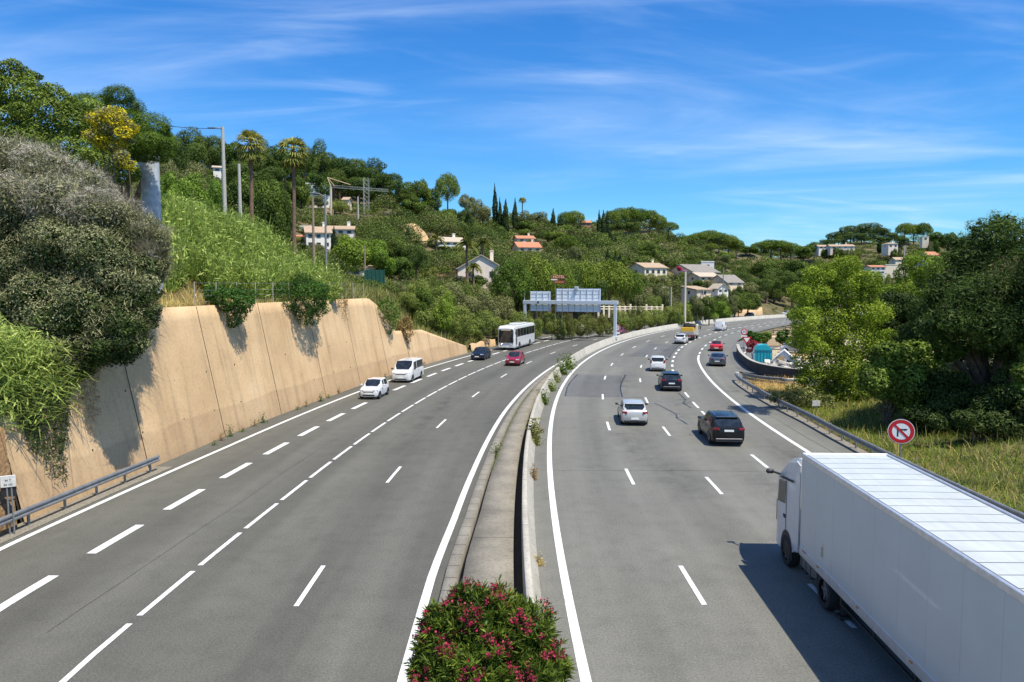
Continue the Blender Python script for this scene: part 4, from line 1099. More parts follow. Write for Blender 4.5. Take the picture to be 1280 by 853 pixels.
    for s in (1, -1):
        X = s*(cw + .006)
        mb = MB(); mb.add([(X, 1.85, 1.98), (X, 2.72, 1.88), (X*.995, 2.62, 2.60), (X*.993, 2.35, 2.72), (X*.993, 1.85, 2.72)], [(0,1,2,3,4)]); mb.build('side_window', M_GLASS, cab)
        mb = MB(); 
        for a, b in (((1.72, .95), (1.72, 2.85)), ((1.72, 2.85), (2.5, 2.85)), ((2.8, 1.2), (2.78, 1.9))):
            mb.box(X - .008, X + .004, min(a[0], b[0]) - .008, max(a[0], b[0]) + .008, min(a[1], b[1]), max(a[1], b[1]) + .008)
        mb.build('door_seam', DK, cab)
        mb = MB(); mb.bbox(X - .02, X + .03, 1.80, 2.0, 1.50, 1.62, .012); mb.build('door_handle', M_TRIM, cab)
        mb = MB(); a = np.linspace(0, math.pi, 17); yc = 1.58
        pts = [(s*(cw + .012), yc + .64*math.cos(q), .52 + .64*math.sin(q)) for q in a]; pts = [(s*(cw + .012), yc + .64, .35)] + pts + [(s*(cw + .012), yc - .64, .35)]
        mb.add(pts, [tuple(range(len(pts)))]); mb.build('wheel_arch', DK, cab)
        wheel(root, s*1.10, yc*.86, .51, .32); wheel(root, s*.98, -1.9, .51, .58)
        # mirror arm sticking forwards and mirrors
        mb = MB(); mb.tube([(s*1.15, 2.55, 2.78), (s*1.32, 2.9, 2.80), (s*1.42, 3.15, 2.80)], .035, 6); mb.bbox(s*1.42 - .13, s*1.42 + .13, 3.0, 3.16, 2.72, 2.86, .04)
        mb.build('mirror_arm', M_TRIM, cab)
        # sun visor strake, side fairing behind the cab
        mb = MB(); mb.add([(s*1.235, 1.0, 2.86), (s*1.235, 2.5, 2.72), (s*1.235, 2.5, 2.78), (s*1.235, 1.0, 2.93)], [(0,1,2,3)]); mb.build('side_strake', DK, cab)
        mb = MB(); mb.add([(s*1.232, .77, .75), (s*1.232, .40, .78), (s*1.232, .32, 3.55), (s*1.225, .77, 3.62), (s*1.19, .77, .75), (s*1.19, .40, .78), (s*1.19, .32, 3.55), (s*1.185, .77, 3.62)], [(0,1,2,3), (4,5,6,7), (1,2,6,5), (0,1,5,4), (2,3,7,6)]); mb.build('side_fairing', CABW, cab)
        mb = MB(); mb.bbox(s*1.0 - .2, s*1.0 + .2, -.95, .25, .38, .92, .1); mb.build('fuel_tank', plain('tank_grey', (.16, .165, .17), .45, .5), root)
        mb = MB()
        for y in (-.75, -.35, .05): mb.bbox(s*1.0 - .215, s*1.0 + .215, y - .03, y + .03, .365, .935, .03)
        mb.build('tank_strap', DK, root)
        mb = MB(); mb.bbox(s*.98 - .22, s*.98 + .22, -2.55, -1.25, 1.06 - .12, 1.10 - .1, .01); mb.build('mud_guard', DK, root)
        M = Matrix.Translation((s*.88, 2.97, .78)); mb = MB(); mb.bbox(-.22, .22, -.08, .07, -.13, .13, .05, M); mb.build('headlight', M_HEAD, cab)
    mb = MB(); mb.grid([[(x*1.05, 3.03 - .10*abs(x)**3 - dy_, z) for x in (-1, -.7, -.35, 0, .35, .7, 1)] for z, dy_ in ((1.62, 0), (2.1, .02), (2.52, .06))]); mb.build('windscreen', M_GLASS, cab)
    mb = MB(); mb.bbox(-.75, .75, 2.98, 3.06, .75, 1.5, .04); mb.build('grille', M_TRIM, cab)
    mb = MB(); mb.bbox(-1.1, 1.1, 2.96, 3.08, .42, .62, .05); mb.build('bumper', CABW, cab)
    mb = MB(); mb.box(-.26, .26, 3.05, 3.095, .5, .61); mb.build('number_plate', M_PLATE, cab)
    mb = MB(); mb.box(-.42, .42, -3.0, 2.6, .6, .84); mb.build('tractor_chassis', DK, root)
lorry()
# ------------------------------------------------------------------ street furniture
GALV = plain('galvanised', (.27, .275, .27), .5, .5, vary=.2, scale=3); GALVD = plain('galvanised_dull', (.24, .245, .24), .6, .4, vary=.25)
LIGHTGREY = plain('gantry_grey', (.52, .56, .60), .5, .1, vary=.06)
def curve_pts(pts, n=8):
    pts = [Vector(p) for p in pts]; d = []
    for i in range(len(pts) - 1):
        for t in np.linspace(0, 1, n, endpoint=False):
            p0 = pts[max(i-1, 0)]; p1 = pts[i]; p2 = pts[i+1]; p3 = pts[min(i+2, len(pts)-1)]
            d.append(0.5*((2*p1) + (-p0+p2)*t + (2*p0-5*p1+4*p2-p3)*t*t + (-p0+3*p1-3*p2+p3)*t**3))
    d.append(pts[-1]); return d
def beam(parent, pts, z, name, mat, side=1, wave=True):
    prof = [(-.02, .155), (.03, .15), (.06, .11), (.06, .06), (.0, .02), (.0, -.02), (.06, -.06), (.06, -.11), (.03, -.15), (-.02, -.155)] if wave else [(-.02, .1), (.03, .1), (.03, -.1), (-.02, -.1)]
    rows = []
    for i, p in enumerate(pts):
        t = (pts[min(i+1, len(pts)-1)] - pts[max(i-1, 0)]); t.z = 0; t.normalize(); n = Vector((t.y, -t.x, 0))*side
        rows.append([p + n*a + Vector((0, 0, z + b)) for a, b in prof])
    back = [[q for q in r] for r in rows]
    mb = MB(); mb.grid(rows, smooth=False)
    rows2 = []
    for i, p in enumerate(pts):
        t = (pts[min(i+1, len(pts)-1)] - pts[max(i-1, 0)]); t.z = 0; t.normalize(); n = Vector((t.y, -t.x, 0))*side
        rows2.append([p + n*(a - .012) + Vector((0, 0, z + b)) for a, b in prof])
    mb.grid(rows2, smooth=False)
    for r1, r2 in zip((rows[0], rows[-1]), (rows2[0], rows2[-1])): mb.grid([r1, r2], smooth=False)
    return mb.build(name, mat, parent, fixn=False)
def rail(name, pts, label, side, spacing=2.0, z=.62, two=False, postmat=None):
    root = empty(name, (0, 0, 0), label=label, cat='guard rail')
    d = curve_pts(pts, 10); beam(root, d, z, 'rail_beam', GALV, side)
    if two: beam(root, [p - Vector((0, 0, .32)) for p in d], z, 'lower_beam', GALVD, side, False)
    acc = 0; nxt = 0.3
    for i in range(1, len(d)):
        seg = (d[i] - d[i-1]).length
        while acc + seg >= nxt:
            t = (nxt - acc)/seg; p = d[i-1].lerp(d[i], t); tt = (d[i] - d[i-1]).normalized(); n = Vector((tt.y, -tt.x, 0))*side
            mb = MB(); q = p - n*.14; M = Matrix.Translation(q) @ Matrix.Rotation(math.atan2(tt.y, tt.x), 4, 'Z')
            mb.box(-.05, .05, -.03, .03, -.3, z + .12, M); mb.box(-.04, .04, -.02, .11 if side > 0 else .11, z - .1, z + .06, M @ Matrix.Scale(side, 4, Vector((0, -1, 0))) if False else M)
            mb.build('post', postmat or GALVD, root); nxt += spacing
        acc += seg
    return root
rl = fn((-40, 17.2), (20, 17.1), (41, 16.95), (48, 16.5), (57, 16.2), (62, 16.05), (64.2, 16.3))
rail('guard_rail', [P1(s, float(rl(s))) for s in list(range(-20, 60, 6)) + [60, 62.5, 64.0]], 'long galvanised guard rail along the right verge beside the lorry and sign', -1)
nose = P1(64.0, 16.3)
mb = MB(); mb.tube([nose + Vector((0, 0, .45)), nose + Vector((0, 0, .8))], .2, 10); mb.build('terminal', plain('terminal_white', (.6, .6, .58), .5), bpy.data.objects['guard_rail'])
rail('guard_rail', [nose + Vector((.6, .1, 0)), Vector(bp(950, 480) + (0,)), Vector(bp(975, 482.5) + (0,)), Vector(bp(1010, 484) + (0,)), Vector((45, 68.5, 0)), Vector((60, 67, 0))], 'dark guard rail running off to the right from the rail nose along the slip road', 1, 1.6, .62, True)
# low concrete footing strip with shadow gap under the first rail
mb = MB(); rows = []
for s in np.arange(-20, 64, 1.0): rows.append([P1(s, float(rl(s)) - .28, .03), P1(s, float(rl(s)) + .35, .05)])
mb.grid(rows, smooth=False); tag(mb.build('verge_strip', plain('verge_gravel', (.20, .18, .14), .95, vary=.4, scale=12), fixn=False), kind='structure')
# left rail
ll = lambda s: float(L4(s)) - .72
rail('guard_rail', [P1(s, ll(s)) for s in (-12, -4, 4, 10, 15, 19, 22, 25.4)], 'short galvanised guard rail on the left in front of the tan wall', 1, 2.0)
mb = MB(); rows = []
for s in np.arange(-12, 27, 1.0): rows.append([P1(s, float(WB(s)) - .1, .03), P1(s, ll(s) + .35, .02)])
mb.grid(rows, smooth=False); tag(mb.build('verge_strip', plain('verge_gravel'  , (.20, .18, .14)), fixn=False), kind='structure')
# kilometre plate
M_WSIGN = plain('sign_white', (.80, .80, .78), .45, vary=.04); M_RSIGN = plain('sign_red', (.52, .012, .02), .4, vary=.08); M_KSIGN = plain('sign_black', (.015, .015, .017), .5); M_SBACK = plain('sign_back', (.28, .29, .29), .5, .4)
def text(s, size, mat, parent, loc, rot, name='lettering', align='CENTER'):
    cu = bpy.data.curves.new('tx', 'FONT'); cu.body = s; cu.size = size; cu.align_x = align; cu.align_y = 'CENTER'; cu.extrude = .004
    o = bpy.data.objects.new('tx', cu); COL.objects.link(o)
    bpy.context.view_layer.update(); me = bpy.data.meshes.new_from_object(o.evaluated_get(bpy.context.evaluated_depsgraph_get()))
    bpy.data.objects.remove(o); me.name = name; me.materials.clear(); me.materials.append(mat)
    q = obj(name, me, parent, loc); q.rotation_euler = rot; return q
Yk = 26.5; xk = xat(10, Yk, 602); zk = zat(602, Yk)
def facing(x, y): return math.atan2(-x, y)      # turn so that local -Y looks back at the bridge
kp = empty('distance_marker', (xk, Yk, 0), rad(28), 'small white distance plate on two thin posts by the left rail', 'sign')
mb = MB(); 
for dx_ in (-.02, .12): mb.tube([(dx_, .03, -.2), (dx_ - .03, .03, zk - .1)], .03, 6)
mb.build('post', GALV, kp)
mb = MB(); mb.bbox(-.24, .24, -.02, .02, zk - .22, zk + .22, .015); pl_ = mb.build('plate', plain('plate_weathered', (.58, .58, .54), .6, vary=.15), kp)
mb = MB(); mb.bbox(-.24, .24, .03, .07, zk - .58, zk - .21, .01); mb.build('back_box', M_KSIGN, kp)
text('M 7', .12, M_KSIGN, pl_, (0, -.024, zk + .03), (math.pi/2, 0, 0)); text('R0 152', .095, M_KSIGN, pl_, (0, -.024, zk - .12), (math.pi/2, 0, 0))

def disc(mb, r0, r1, y, n=48, cx=0, cz=0):
    a = np.linspace(0, 2*math.pi, n + 1)[:-1]
    if r0 == 0: mb.add([(cx + r1*math.cos(q), y, cz + r1*math.sin(q)) for q in a], [tuple(range(n))])
    else:
        vs = [(cx + r0*math.cos(q), y, cz + r0*math.sin(q)) for q in a] + [(cx + r1*math.cos(q), y, cz + r1*math.sin(q)) for q in a]
        mb.add(vs, [(i, (i+1) % n, n + (i+1) % n, n + i) for i in range(n)])
def round_sign(u, v, Y, r, label, draw, base, turn=0.0, extra=None):
    x, z = xat(u, Y, v), zat(v, Y); t = empty('road_sign', (x, Y, base), turn, label, 'sign'); zc = z - base
    mb = MB(); mb.tube([(0, .05, -.4), (0, .05, zc + r*.8)], .04, 8); mb.build('post', GALV, t)
    mb = MB(); mb.cyl((0, .012, zc), (0, 1, 0), r, .02, 48); pb = mb.build('sign_plate', M_SBACK, t)
    mb = MB(); disc(mb, 0, r*.985, -.002, cz=zc); mb.build('white_face', M_WSIGN, pb, fixn=False)
    mb = MB(); disc(mb, r*.66, r*.945, -.006, cz=zc); mb.build('red_ring', M_RSIGN, pb, fixn=False)
    draw(t, pb, zc, r)
    if extra: extra(t, zc, r)
    return t
def no_right(t, pb, zc, r):
    mb = MB(); y = -.010
    def bar(x0, x1, z0, z1): mb.add([(x0, y, z0), (x1, y, z0), (x1, y, z1), (x0, y, z1)], [(0,1,2,3)])
    bar(-.30*r, -.19*r, zc - .42*r, zc + .2*r); bar(-.30*r, .34*r, zc + .10*r, zc + .21*r)
    mb.add([(.22*r, y - .001, zc + .075*r), (.44*r, y - .001, zc + .14*r), (.44*r, y - .001, zc + .21*r), (.22*r, y - .001, zc + .235*r)], [(0,1,2,3)])
    mb.build('turn_arrow', M_KSIGN, pb, fixn=False)
    mb = MB(); c, w = .70*r*math.cos(rad(45)), .065*r; y2 = -.014
    mb.add([(-c - w, y2, zc + c - w), (-c + w, y2, zc + c + w), (c + w, y2, zc - c + w), (c - w, y2, zc - c - w)], [(0,1,2,3)]); mb.build('red_bar', M_RSIGN, pb, fixn=False)
round_sign(1126.5, 539.5, 37.5, .64, 'round red and white no right turn sign on a grey post in the grass', no_right, T(20, 37.5), rad(-18))
def digits(s):
    def f(t, pb, zc, r): text(s, r*.95, M_KSIGN, pb, (0, -.012, zc), (math.pi/2, 0, 0), 'digits')
    return f
def plate_below(t, zc, r):
    mb = MB(); mb.bbox(-r*.85, r*.85, -.01, .02, zc - r*1.75, zc - r*1.15, .01); mb.build('lower_plate', M_WSIGN, t)
s_, l_ = 117, -1.18; pp = P1(s_, l_)
round_sign(771, 410, pp.y, .62, 'round speed limit sign with white plate below standing on the central barrier', digits('90'), float(gz(pp.y)) + .8, rad(-8), plate_below)
Yy = 98.0
round_sign(930.3, 414.8, 99.5, .46, 'small round speed limit sign above the give way triangle', digits('50'), 0, rad(-12), plate_below)
tx, tz = xat(934.5, 96.5), zat(425.5, 96.5)
yt = empty('give_way_sign', (tx, 96.5, 0), rad(-14), 'red and white upside down triangle sign by the dark curved wall', 'sign')
mb = MB(); mb.tube([(0, .05, -.3), (0, .05, tz + .3)], .05, 8); mb.build('post', GALV, yt)
def tri(r, y): return [(r*math.sin(a), y, tz + .1 + r*-math.cos(a)) for a in (0, 2*math.pi/3, -2*math.pi/3)]
mb = MB(); f0, f1 = tri(.72, .02), tri(.72, 0); mb.add(f0 + f1, [(0,1,2), (5,4,3), (0,1,4,3), (1,2,5,4), (2,0,3,5)]); pb = mb.build('sign_plate', M_RSIGN, yt)
mb = MB(); mb.add(tri(.44, -.006), [(0,1,2)]); mb.build('white_face', M_WSIGN, pb, fixn=False)
mb = MB(); mb.bbox(-.15, .55, -.01, .02, tz - 1.15, tz - .85, .01); mb.build('lower_plate', M_WSIGN, yt)
# small white plate in the verge
xp, yp = xat(1024, 52), 52; bz = T(xp, yp)
pt = empty('marker_plate', (xp, yp, bz), 0, 'small dull white plate on a thin stake under the pale green tree', 'sign')
zc = zat(504.5, 52) - bz
mb = MB(); mb.tube([(0, .03, -.3), (0, .03, zc)], .02, 6); mb.build('stake', GALVD, pt); mb = MB(); mb.bbox(-.28, .28, -.01, .01, zc - .2, zc + .2, .01); mb.build('plate', plain('old_white', (.50, .50, .48), .6, vary=.3), pt)

# ---- sign gantry
g0 = P1(112.3, -1.18); hG = heading(112.3); gl = Vector((-math.cos(hG), math.sin(hG), 0)); L_G = 15.6
gan = empty('sign_gantry', (g0.x, g0.y, float(gz(g0.y))), math.pi - hG, 'pale grey sign gantry over the left carriageway, seen from the back of its boards', 'sign gantry')
# local: +X points left across the carriageway, +Y back towards the bridge
mb = MB(); mb.bbox(-.24, .24, -.24, .24, .5, 6.35, .03); mb.bbox(-.4, .4, -.4, .4, .5, .95, .04); mb.build('post', LIGHTGREY, gan)
mb = MB(); mb.bbox(L_G - .24, L_G + .24, -.24, .24, -.5, 6.35, .03); mb.build('post', LIGHTGREY, gan)
mb = MB(); mb.bbox(-.45, L_G + .35, -.26, .26, 6.1, 6.72, .04); mb.build('beam', LIGHTGREY, gan)
def board(x0, x1, z0, z1, nv):
    mb = MB(); mb.bbox(x0, x1, -.50, -.40, z0, z1, .02); b = mb.build('sign_board', plain('board_back', (.76, .80, .83), .5, .0, vary=.08, scale=1.2), gan)
    mb = MB()
    for k in range(nv + 1):
        x = x0 + .12 + (x1 - x0 - .24)*k/nv; mb.box(x - .045, x + .045, -.398, -.30, z0 + .02, z1 - .02)
    for z in np.arange(z0 + .45, z1, .62): mb.box(x0 + .05, x1 - .05, -.398, -.37, z - .02, z + .02)
    mb.build('rib', plain('board_rib', (.46, .50, .54), .5, .2), b)
    mb = MB(); mb.bbox(x0 - .04, x1 + .04, -.53, -.50, z0 - .04, z1 + .04, .01); mb.build('face', plain('board_face_blue', (.03, .09, .35), .4), b)
board(L_G - 4.35, L_G - .75, 4.9, 8.2, 3); board(2.6, 10.2, 4.85, 8.65, 7)
mb = MB(); mb.bbox(6.3, 6.9, -.35, .1, 8.67, 9.05, .03); mb.build('signal_box', LIGHTGREY, gan)
mb = MB(); mb.bbox(L_G - 2.6, L_G - 2.3, .262, .4, 6.3, 6.55, .02); mb.build('camera_box', M_KSIGN, gan)
mb = MB(); mb.tube([(L_G + .1, 0, 6.6), (L_G + .1, 0, 8.3)], .05, 6); mb.build('mast', LIGHTGREY, gan)

# ---- dark curved wall along the slip road, with pale coping
bw = [bp(*q) for q in [(922, 440), (923.5, 446), (927, 452), (937.5, 461.5), (954, 468), (978.5, 472.8), (1001, 475), (1030, 476.5)]]
bwp = curve_pts([Vector((x, y, 0)) for x, y in bw], 8)
dk = empty('curved_wall', label='dark curved concrete wall on the outer side of the slip road', cat='wall')
def wallalong(pts, w, z0, z1, name, mat, par):
    rows = []
    for i, p in enumerate(pts):
        t = (pts[min(i+1, len(pts)-1)] - pts[max(i-1, 0)]).normalized(); n = Vector((t.y, -t.x, 0)); r = []
        for a, z in ((-w/2, z0), (-w/2, z1), (w/2, z1), (w/2, z0)): r.append(p + n*a + Vector((0, 0, z)))
        rows.append(r)
    mb = MB(); mb.grid(rows, smooth=False); mb.add(rows[0], [(0,1,2,3)]); mb.add(rows[-1], [(0,1,2,3)]); return mb.build(name, mat, par)
wallalong(bwp, .3, -.2, 1.02, 'wall_face', plain('shaded_grey_concrete', (.045, .046, .048), .85, vary=.35, scale=1.0), dk)  # grey concrete, with the shade on this face put into its dark colour
wallalong([p + Vector((0, 0, 0)) for p in bwp], .38, 1.022, 1.08, 'coping', plain('coping_concrete', (.40, .37, .31), .9), dk)
# pale paving edge of the slip road
# ---- parking area beyond: container, tent, hut, terraces, parked cars
lot = MB(); lot.add([(27.5, 95, .0), (33, 80, .0), (62, 76, 0), (70, 100, 0), (60, 125, 0), (46, 131, 0), (37, 117, 0)], [tuple(range(7))])
tag(lot.build('gravel_yard', plain('dry_gravel', (.40, .33, .21), .95, vary=.3, scale=3), fixn=False), kind='structure'); bpy.data.objects['gravel_yard'].location.z = -.02
TURQ = paint('turquoise_paint', (.01, .38, .46), .45)
def container():
    x, y = bp(957, 457.5); y += 1.2; s = y/FPX; w = 21*s/2; h = zat(430.5, y); d = 1.2
    t = empty('container', (x, y, 0), rad(-14), 'bright turquoise rounded top container standing in the gravel yard', 'container')
    poly = [(-w, 0), (w, 0), (w*1.02, h*.62), (w*.92, h*.82), (w*.55, h*.97), (0, h), (-w*.55, h*.97), (-w*.92, h*.82), (-w*1.02, h*.62)]
    mb = MB(); mb.prism(poly, -d, d, 1); b = mb.build('shell', TURQ, t)
    mb = MB()
    for k in (-.66, -.3, .08, .44, .72): mb.box(w*k - .03, w*k + .03, -d - .03, -d - .004, .1, h*.72)
    mb.box(-w, w, -d - .05, -d - .004, h*.70, h*.76); mb.build('rib', plain('turquoise_dark', (.005, .16, .21), .5), b)
    mb = MB(); mb.box(-w*1.06, -w*.99, -d, d, .0, h*.6); mb.build('side_frame', M_WSIGN, t)
container()
def tent():
    x, y = bp(984, 461); y += 1.0; s = y/FPX; w = 26*s/2; h = zat(437, y)
    t = empty('market_tent', (x, y, 0), rad(-20), 'white gabled canvas shelter with a tan door panel beside the turquoise container', 'tent')
    mb = MB(); mb.prism([(-w, 0), (w, 0), (w, h*.5), (0, h), (-w, h*.5)], -1.1, 1.1, 1); mb.build('canvas', plain('white_canvas', (.72, .72, .71), .8), t)
    mb = MB(); mb.box(-w*.7, w*.05, -1.14, -1.102, .25*h, .68*h); mb.build('door_panel', plain('tan_board', (.50, .36, .20), .8), t)
    mb = MB(); mb.prism([(w*.25, .2), (w*.9, .2), (w*.9, h*.28), (w*.25, h*.5)], -1.13, -1.104, 1); mb.build('opening', M_KSIGN, t)
    mb = MB(); mb.tube([(-w, -1.15, h*.5), (0, -1.15, h), (w, -1.15, h*.5)], .06, 6); mb.build('frame', plain('frame_white', (.7, .7, .7), .5), t)
tent()
def rubble(u, v, w_, h_, label):
    x, y = bp(u, v); r2 = np.random.default_rng(int(u)); mb = MB()
    for k in range(16):
        a = r2.uniform(.12, .5, 3); M = Matrix.Translation((r2.uniform(-w_, w_), r2.uniform(-.8, .8), a[2]*.6 + r2.uniform(0, h_))) @ Matrix.Rotation(r2.uniform(0, 3), 4, 'Z') @ Matrix.Rotation(r2.uniform(-.4, .4), 4, 'Y'); mb.bbox(-a[0], a[0], -a[1], a[1], -a[2]*.6, a[2]*.6, .04, M)
    o = mb.build('rubble_heap', plain('pale_rubble', (.58, .54, .46), .9, vary=.3), loc=(x, y, 0)); tag(o, label, 'heap')
rubble(993, 463.5, 1.9, .9, 'pale heap of blocks in front of the white canvas shelter')
rubble(962, 459.8, .8, .3, 'low grey heap at the foot of the turquoise container')
TAN = plain('terrace_board', (.56, .42, .25), .9, vary=.15); TAN2 = plain('terrace_top', (.30, .21, .12), .9)
for k, (u0, u1, v, Yt) in enumerate([(957, 1000, 424.5, 121), (962, 1006, 419.5, 127), (968, 1012, 414.5, 134), (983, 1016, 410.5, 141)]):
    x0, x1 = xat(u0, Yt), xat(u1, Yt); z1 = zat(v - 1.5, Yt); 
    t = empty('terrace_wall', ((x0 + x1)/2, Yt, 0), rad(4), ['lowest', 'second lowest', 'third lowest', 'topmost'][k] + ' of the four stepped tan terrace walls behind the yard', 'wall')
    mb = MB(); mb.box(-(x1-x0)/2, (x1-x0)/2, 0, .5, -.4, z1); mb.build('wall_face', TAN, t); mb = MB(); mb.box(-(x1-x0)/2 - .05, (x1-x0)/2 + .05, -.06, .9, z1 + .003, z1 + .12); mb.build('coping', TAN2, t)
mb = MB(); x0, y0 = bp(968, 433); mb.bbox(-1.9, 1.9, -.3, .3, 0, 1.5, .1); o = mb.build('stone_block', plain('sand_stone', (.60, .45, .28), .9), loc=(x0 + .6, y0, 0)); tag(o, 'sand coloured stone block below the terraces behind the turquoise container', 'block')
xc, yc = bp(994, 441); car('parked_car', (xc, yc, 0), rad(70), HATCH, WHITE, 'white parked car nearest the pale green tree in the yard')
xc, yc = bp(1000, 436.5); car('parked_car', (xc, yc, 0), rad(78), SALOON, paint('silver_paint', (.45, .47, .5), .25, .5), 'silver parked car behind the white parked car in the yard')

# ---- poles
POLE = plain('concrete_pole', (.42, .40, .36), .85, vary=.12); WOOD = plain('pole_wood', (.26, .20, .14), .9, vary=.2)
def pole(name, u, vt, vb, Y, r, mat, label, arms=(), cap=None, cat='pole'):
    zt_, zb_ = zat(vt, Y), zat(vb, Y); x = xat(u, Y, (vt + vb)/2); z0 = min(T(x, Y), zb_) - .5
    t = empty(name, (x, Y, z0), 0, label, cat); mb = MB(); mb.tube([(0, 0, 0), (0, 0, (zt_ - z0)*.5), (0, 0, zt_ - z0)], [r*1.25, r*1.1, r*.85], 8); mb.build('shaft', mat, t)
    for a in arms: a(t, zt_ - z0)
    return t
def lamp_arm(t, h):
    mb = MB(); mb.tube([(0, 0, h - .4), (-.4, 0, h - .1), (-.8, -.05, h - .1)], .04, 6); a = mb.build('arm', GALVD, t)
    mb = MB(); mb.bbox(-1.4, -.7, -.18, .08, h - .2, h - .1, .03); mb.build('lamp_head', plain('lamp_teal', (.04, .07, .08), .5), a)
def wires(pts, r, name, label):
    d = []
    for a, b in zip(pts[:-1], pts[1:]):
        a, b = Vector(a), Vector(b)
        for t in np.linspace(0, 1, 10): d.append(a.lerp(b, t) - Vector((0, 0, 4*(a - b).length*.012*t*(1 - t))))
    mb = MB(); mb.tube(d, r, 4); o = mb.build(name, M_KSIGN); tag(o, label, 'cable')
Yp = 72
pole('street_lamp', 280, 158.5, 285, Yp, .17, POLE, 'tall pale concrete lamp post above the cane bank left of the palms', [lamp_arm], cat='street lamp')
pole('utility_pole', 299.5, 205, 262, 76, .16, POLE, 'short pale concrete post just right of the tall lamp post')
pole('utility_pole', 391.5, 247, 318, 92, .15, WOOD, 'grey wooden pole in front of the white house, left of the metal lamp post')
def small_arm(t, h):
    mb = MB(); mb.tube([(0, 0, h - .3), (-.8, 0, h + .1), (-1.5, 0, h + .15)], .05, 6); mb.bbox(-2.0, -1.3, -.12, .12, h + .08, h + .2, .04); mb.build('lamp_head', GALVD, t)
pole('street_lamp', 407, 243, 330, 95, .13, GALVD, 'slim grey metal lamp post by the right corner of the white house', [small_arm], cat='street lamp')
pole('utility_pole', 456, 307, 348, 112, .12, WOOD, 'thin brown pole in front of the low cream house')
pole('utility_pole', 447.5, 246, 268, 190, .2, POLE, 'small pale post between the tower crane and the lattice mast')
pole('utility_pole', 856.5, 339, 377, 165, .26, plain('cream_pole', (.55, .50, .38), .8), 'cream concrete pole with small top box right of the umbrella pine', [lambda t, h: MB().bbox(-.9, .3, -.2, .2, h - .1, h + .25, .05).build('top_box', plain('box_purple', (.28, .10, .22), .7), t) and None])
pole('utility_pole', 839, 359, 373, 170, .15, POLE, 'thin pale post left of the cream concrete pole')
pole('utility_pole', 904, 335, 365, 210, .14, GALVD, 'thin grey pole beside the grey roofed house')
pole('utility_pole', 879, 362, 378, 178, .13, POLE, 'short post at the right corner of the small tan roofed hut')
pole('utility_pole', 1130.5, 307, 318, 420, .35, POLE, 'tiny pale pole on the far right hillside near the pink house')
lp = bpy.data.objects['street_lamp']; ltop = lp.location + Vector((0, 0, zat(161, Yp) - lp.location.z))
wires([ltop, (xat(208, 66, 160), 66, zat(157.5, 66)), (xat(120, 60, 150), 60, zat(150, 60))], .025, 'overhead_cable', 'thin overhead cable from the tall lamp post towards the left trees')
# concrete cylinder between the bush and the canes
Yt = 49; xt = xat(188, Yt, 220); zt2 = zat(196, Yt)
z0 = T(xt, Yt) - .5; tk = empty('concrete_tank', (xt, Yt, z0), 0, 'pale grey concrete cylinder standing behind the grey bush under the round pine', 'tank')
mb = MB(); mb.tube([(0, 0, 0), (0, 0, zt2 - z0 - .25)], .56, 24); mb.build('shell', plain('tank_concrete', (.40, .43, .46), .8, vary=.22, scale=2.2), tk)
mb = MB(); mb.tube([(0, 0, zt2 - z0 - .248), (0, 0, zt2 - z0)], .60, 24); mb.build('rim', plain('tank_rim', (.36, .39, .42), .8), tk)
# fence on the wall top
fe = empty('wire_fence', label='low wire fence with thin pale posts on top of the tan wall', cat='fence')
ss = list(np.arange(33.5, 61, 2.45)); M_FP = plain('fence_post', (.36, .33, .26), .8)
for s in ss:
    t = float(WT(s)); p = P1(s, float(WB(s)) - .2*t - .25, t - .02); mb = MB(); mb.tube([p, p + Vector((0, 0, 1.5))], .035, 6); mb.build('post', M_FP, fe)
mb = MB()
for hh in (.25, .6, .95, 1.4): mb.tube([P1(s, float(WB(s)) - .2*float(WT(s)) - .25, float(WT(s)) + hh) for s in ss], .009, 4)
mb.build('wire', GALVD, fe)
# green mesh fence by the cream house
gf = empty('mesh_fence', label='dark green mesh fence in front of the low cream house', cat='fence'); Yg = 108; x0, x1 = xat(456, Yg), xat(481, Yg); zg = zat(352, Yg)
for k in range(6): x = x0 + (x1 - x0)*k/5; mb = MB(); mb.tube([(x, Yg, zg - 1), (x, Yg, zg + 1.75)], .04, 6); mb.build('post', plain('post_green', (.02, .10, .07), .6), gf)
mb = MB(); mb.box(x0, x1, Yg + .05, Yg + .08, zg - .5, zg + 1.65); mb.build('mesh', plain('mesh_green', (.01, .075, .055), .8, vary=.35, scale=5), gf)

# ---- crane and lattice mast
CR = plain('crane_cream', (.58, .50, .38), .6); 
def lattice(mb, a, b, w, n, r=.05):
    a, b = Vector(a), Vector(b); t = (b - a).normalized(); p = t.cross(Vector((0, 1, 0)) if abs(t.y) < .9 else Vector((1, 0, 0))).normalized()*w/2; q = t.cross(p).normalized()*w/2
    cs = [p + q, p - q, -p - q, -p + q]
    for c in cs: mb.tube([a + c, b + c], r, 4)
    for i in range(n):
        s0, s1 = a.lerp(b, i/n), a.lerp(b, (i+1)/n)
        for k in range(4): mb.tube([s0 + cs[k], s1 + cs[(k+1) % 4]], r*.7, 4, cap=False)
Yc = 205; xc = xat(413.5, Yc, 260); zb_ = zat(287, Yc); ztp = zat(222, Yc)
cr = empty('tower_crane', (xc, Yc, zb_ - 3), 0, 'cream tower crane with a long thin jib above the white houses', 'crane'); H_ = ztp - zb_ + 3
mb = MB(); lattice(mb, (-.6, 0, 0), (-.3, 0, H_*.5), 1.5, 6, .10); mb.build('base_section', plain('crane_orange', (.55, .38, .25), .6), cr)
mb = MB(); mb.tube([(0, 0, H_*.3), (.1, 0, H_ - 2.6)], .32, 8); mb.build('mast', CR, cr)
